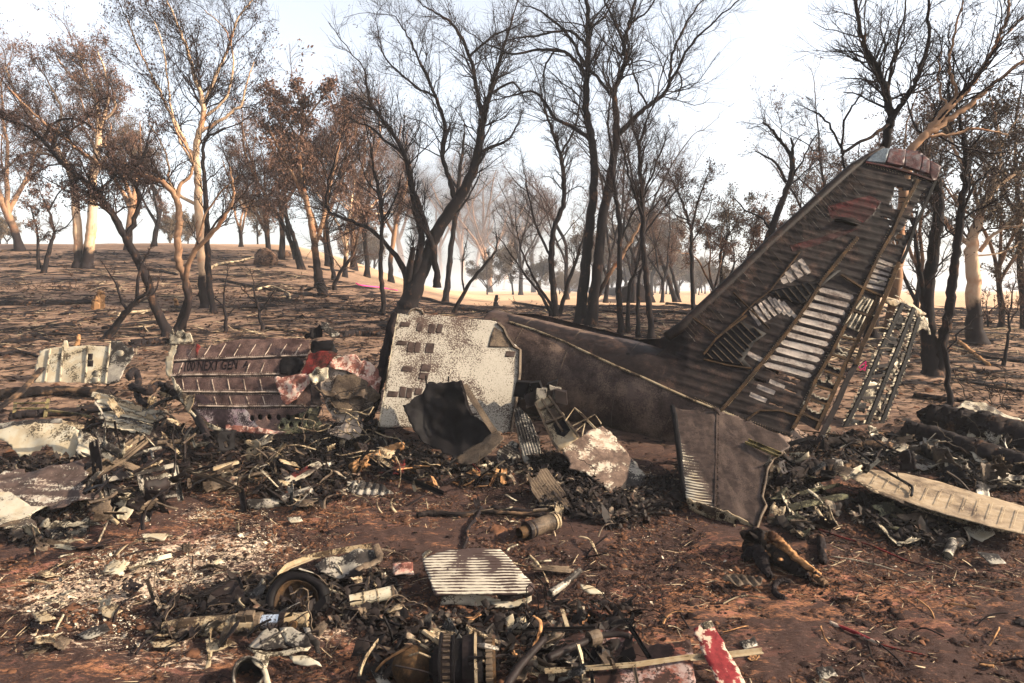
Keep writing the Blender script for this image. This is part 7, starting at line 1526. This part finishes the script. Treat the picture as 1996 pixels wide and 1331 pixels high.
scatter('brush_litter', 'pale dry brush lying in the burnt paddock', [('-60 530,600 530,600 690,-60 690', .5), ('860 600,1990 640,1990 760,860 650', .5)], 2600, 0.03, 'stick', 11, 0.2, 0.05, (8, .4, .4))
# tangled burnt brush: small bare bushes
bush = None
for i, (px, py, s_, lb) in enumerate([(150, 562, 1.3, 'low olive brush heap on the slope at the left'), (60, 565, 1.0, 'low brush near the left edge'), (470, 600, 0.8, 'wiry burnt bush near the centre-left sapling'), (560, 590, 0.9, 'wiry burnt bush under the orange-barked gum'), (1020, 600, 0.9, 'wiry burnt bush beyond the fuselage tip'),
      (1180, 600, 0.8, 'wiry burnt bush between the central trunks'), (1900, 770, 0.9, 'tangle of bare twigs at the right'), (1960, 790, 0.8, 'second tangle of bare twigs at the right edge'), (1540, 880, 0.55, 'twig tangle by the torn root fillet'), (430, 940, 0.5, 'wire and twig tangle in front of the lettered panel'), (690, 600, 0.8, 'wiry bush left of the largest tree'), (950, 600, 0.7, 'wiry bush right of the largest tree')]):
    b_ = G(px, py); L = []; g = np.random.default_rng(900+i)
    for k in range(9):
        a = g.uniform(0, 6.28); d = np.array([[math.cos(a)*1.1, math.sin(a)*1.1, g.uniform(.25, .8)]]); p_, r_ = grow(np.array([[b_.x+g.normal(0, .5)*s_, b_.y+g.normal(0, .3), b_.z-0.02]]), d, np.array([g.uniform(.6, 1.3)*s_]), np.array([0.014]), 8, 0.25, 0.0, g, 0.4); L.append((p_[0], r_[0]))
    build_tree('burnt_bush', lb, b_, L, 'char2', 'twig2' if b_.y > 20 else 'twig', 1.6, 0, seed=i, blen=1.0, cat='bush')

# tangled wire and cable in the heaps
for zi, (zn, poly, cnt, lift, sc, mats, kinds) in enumerate(ZONES[:14]):
    q = pts(poly); xs = [a[0] for a in q]; ys = [a[1] for a in q]; acc = Acc(); g = np.random.default_rng(700+zi); k = 0
    while k < 26:
        x, y = g.uniform(min(xs), max(xs)), g.uniform(min(ys), max(ys))
        if not inpoly(np.array([x]), np.array([y]), q)[0]: continue
        b_ = G(x, y, g.uniform(0.02, lift+0.05)); p_, r_ = grow(np.array([b_[:]]), np.array([[g.normal(), g.normal(), g.uniform(0, .6)]]), np.array([g.uniform(.4, 1.3)]), np.array([g.uniform(.003, .008)]), 16, 0.42, -0.06, g, 0.9)
        p_[0][:, 2] = np.maximum(p_[0][:, 2], T(p_[0][:, 0], p_[0][:, 1])+0.015); v, f = rings(p_, r_, 5); acc.add(v, f); k += 1
    o = bpy.data.objects.new('tangled_wire', acc.mesh('tangled_wire', M['black' if zi % 3 else 'brown'])); link(o, label='tangled burnt wire '+zn, kind='stuff')
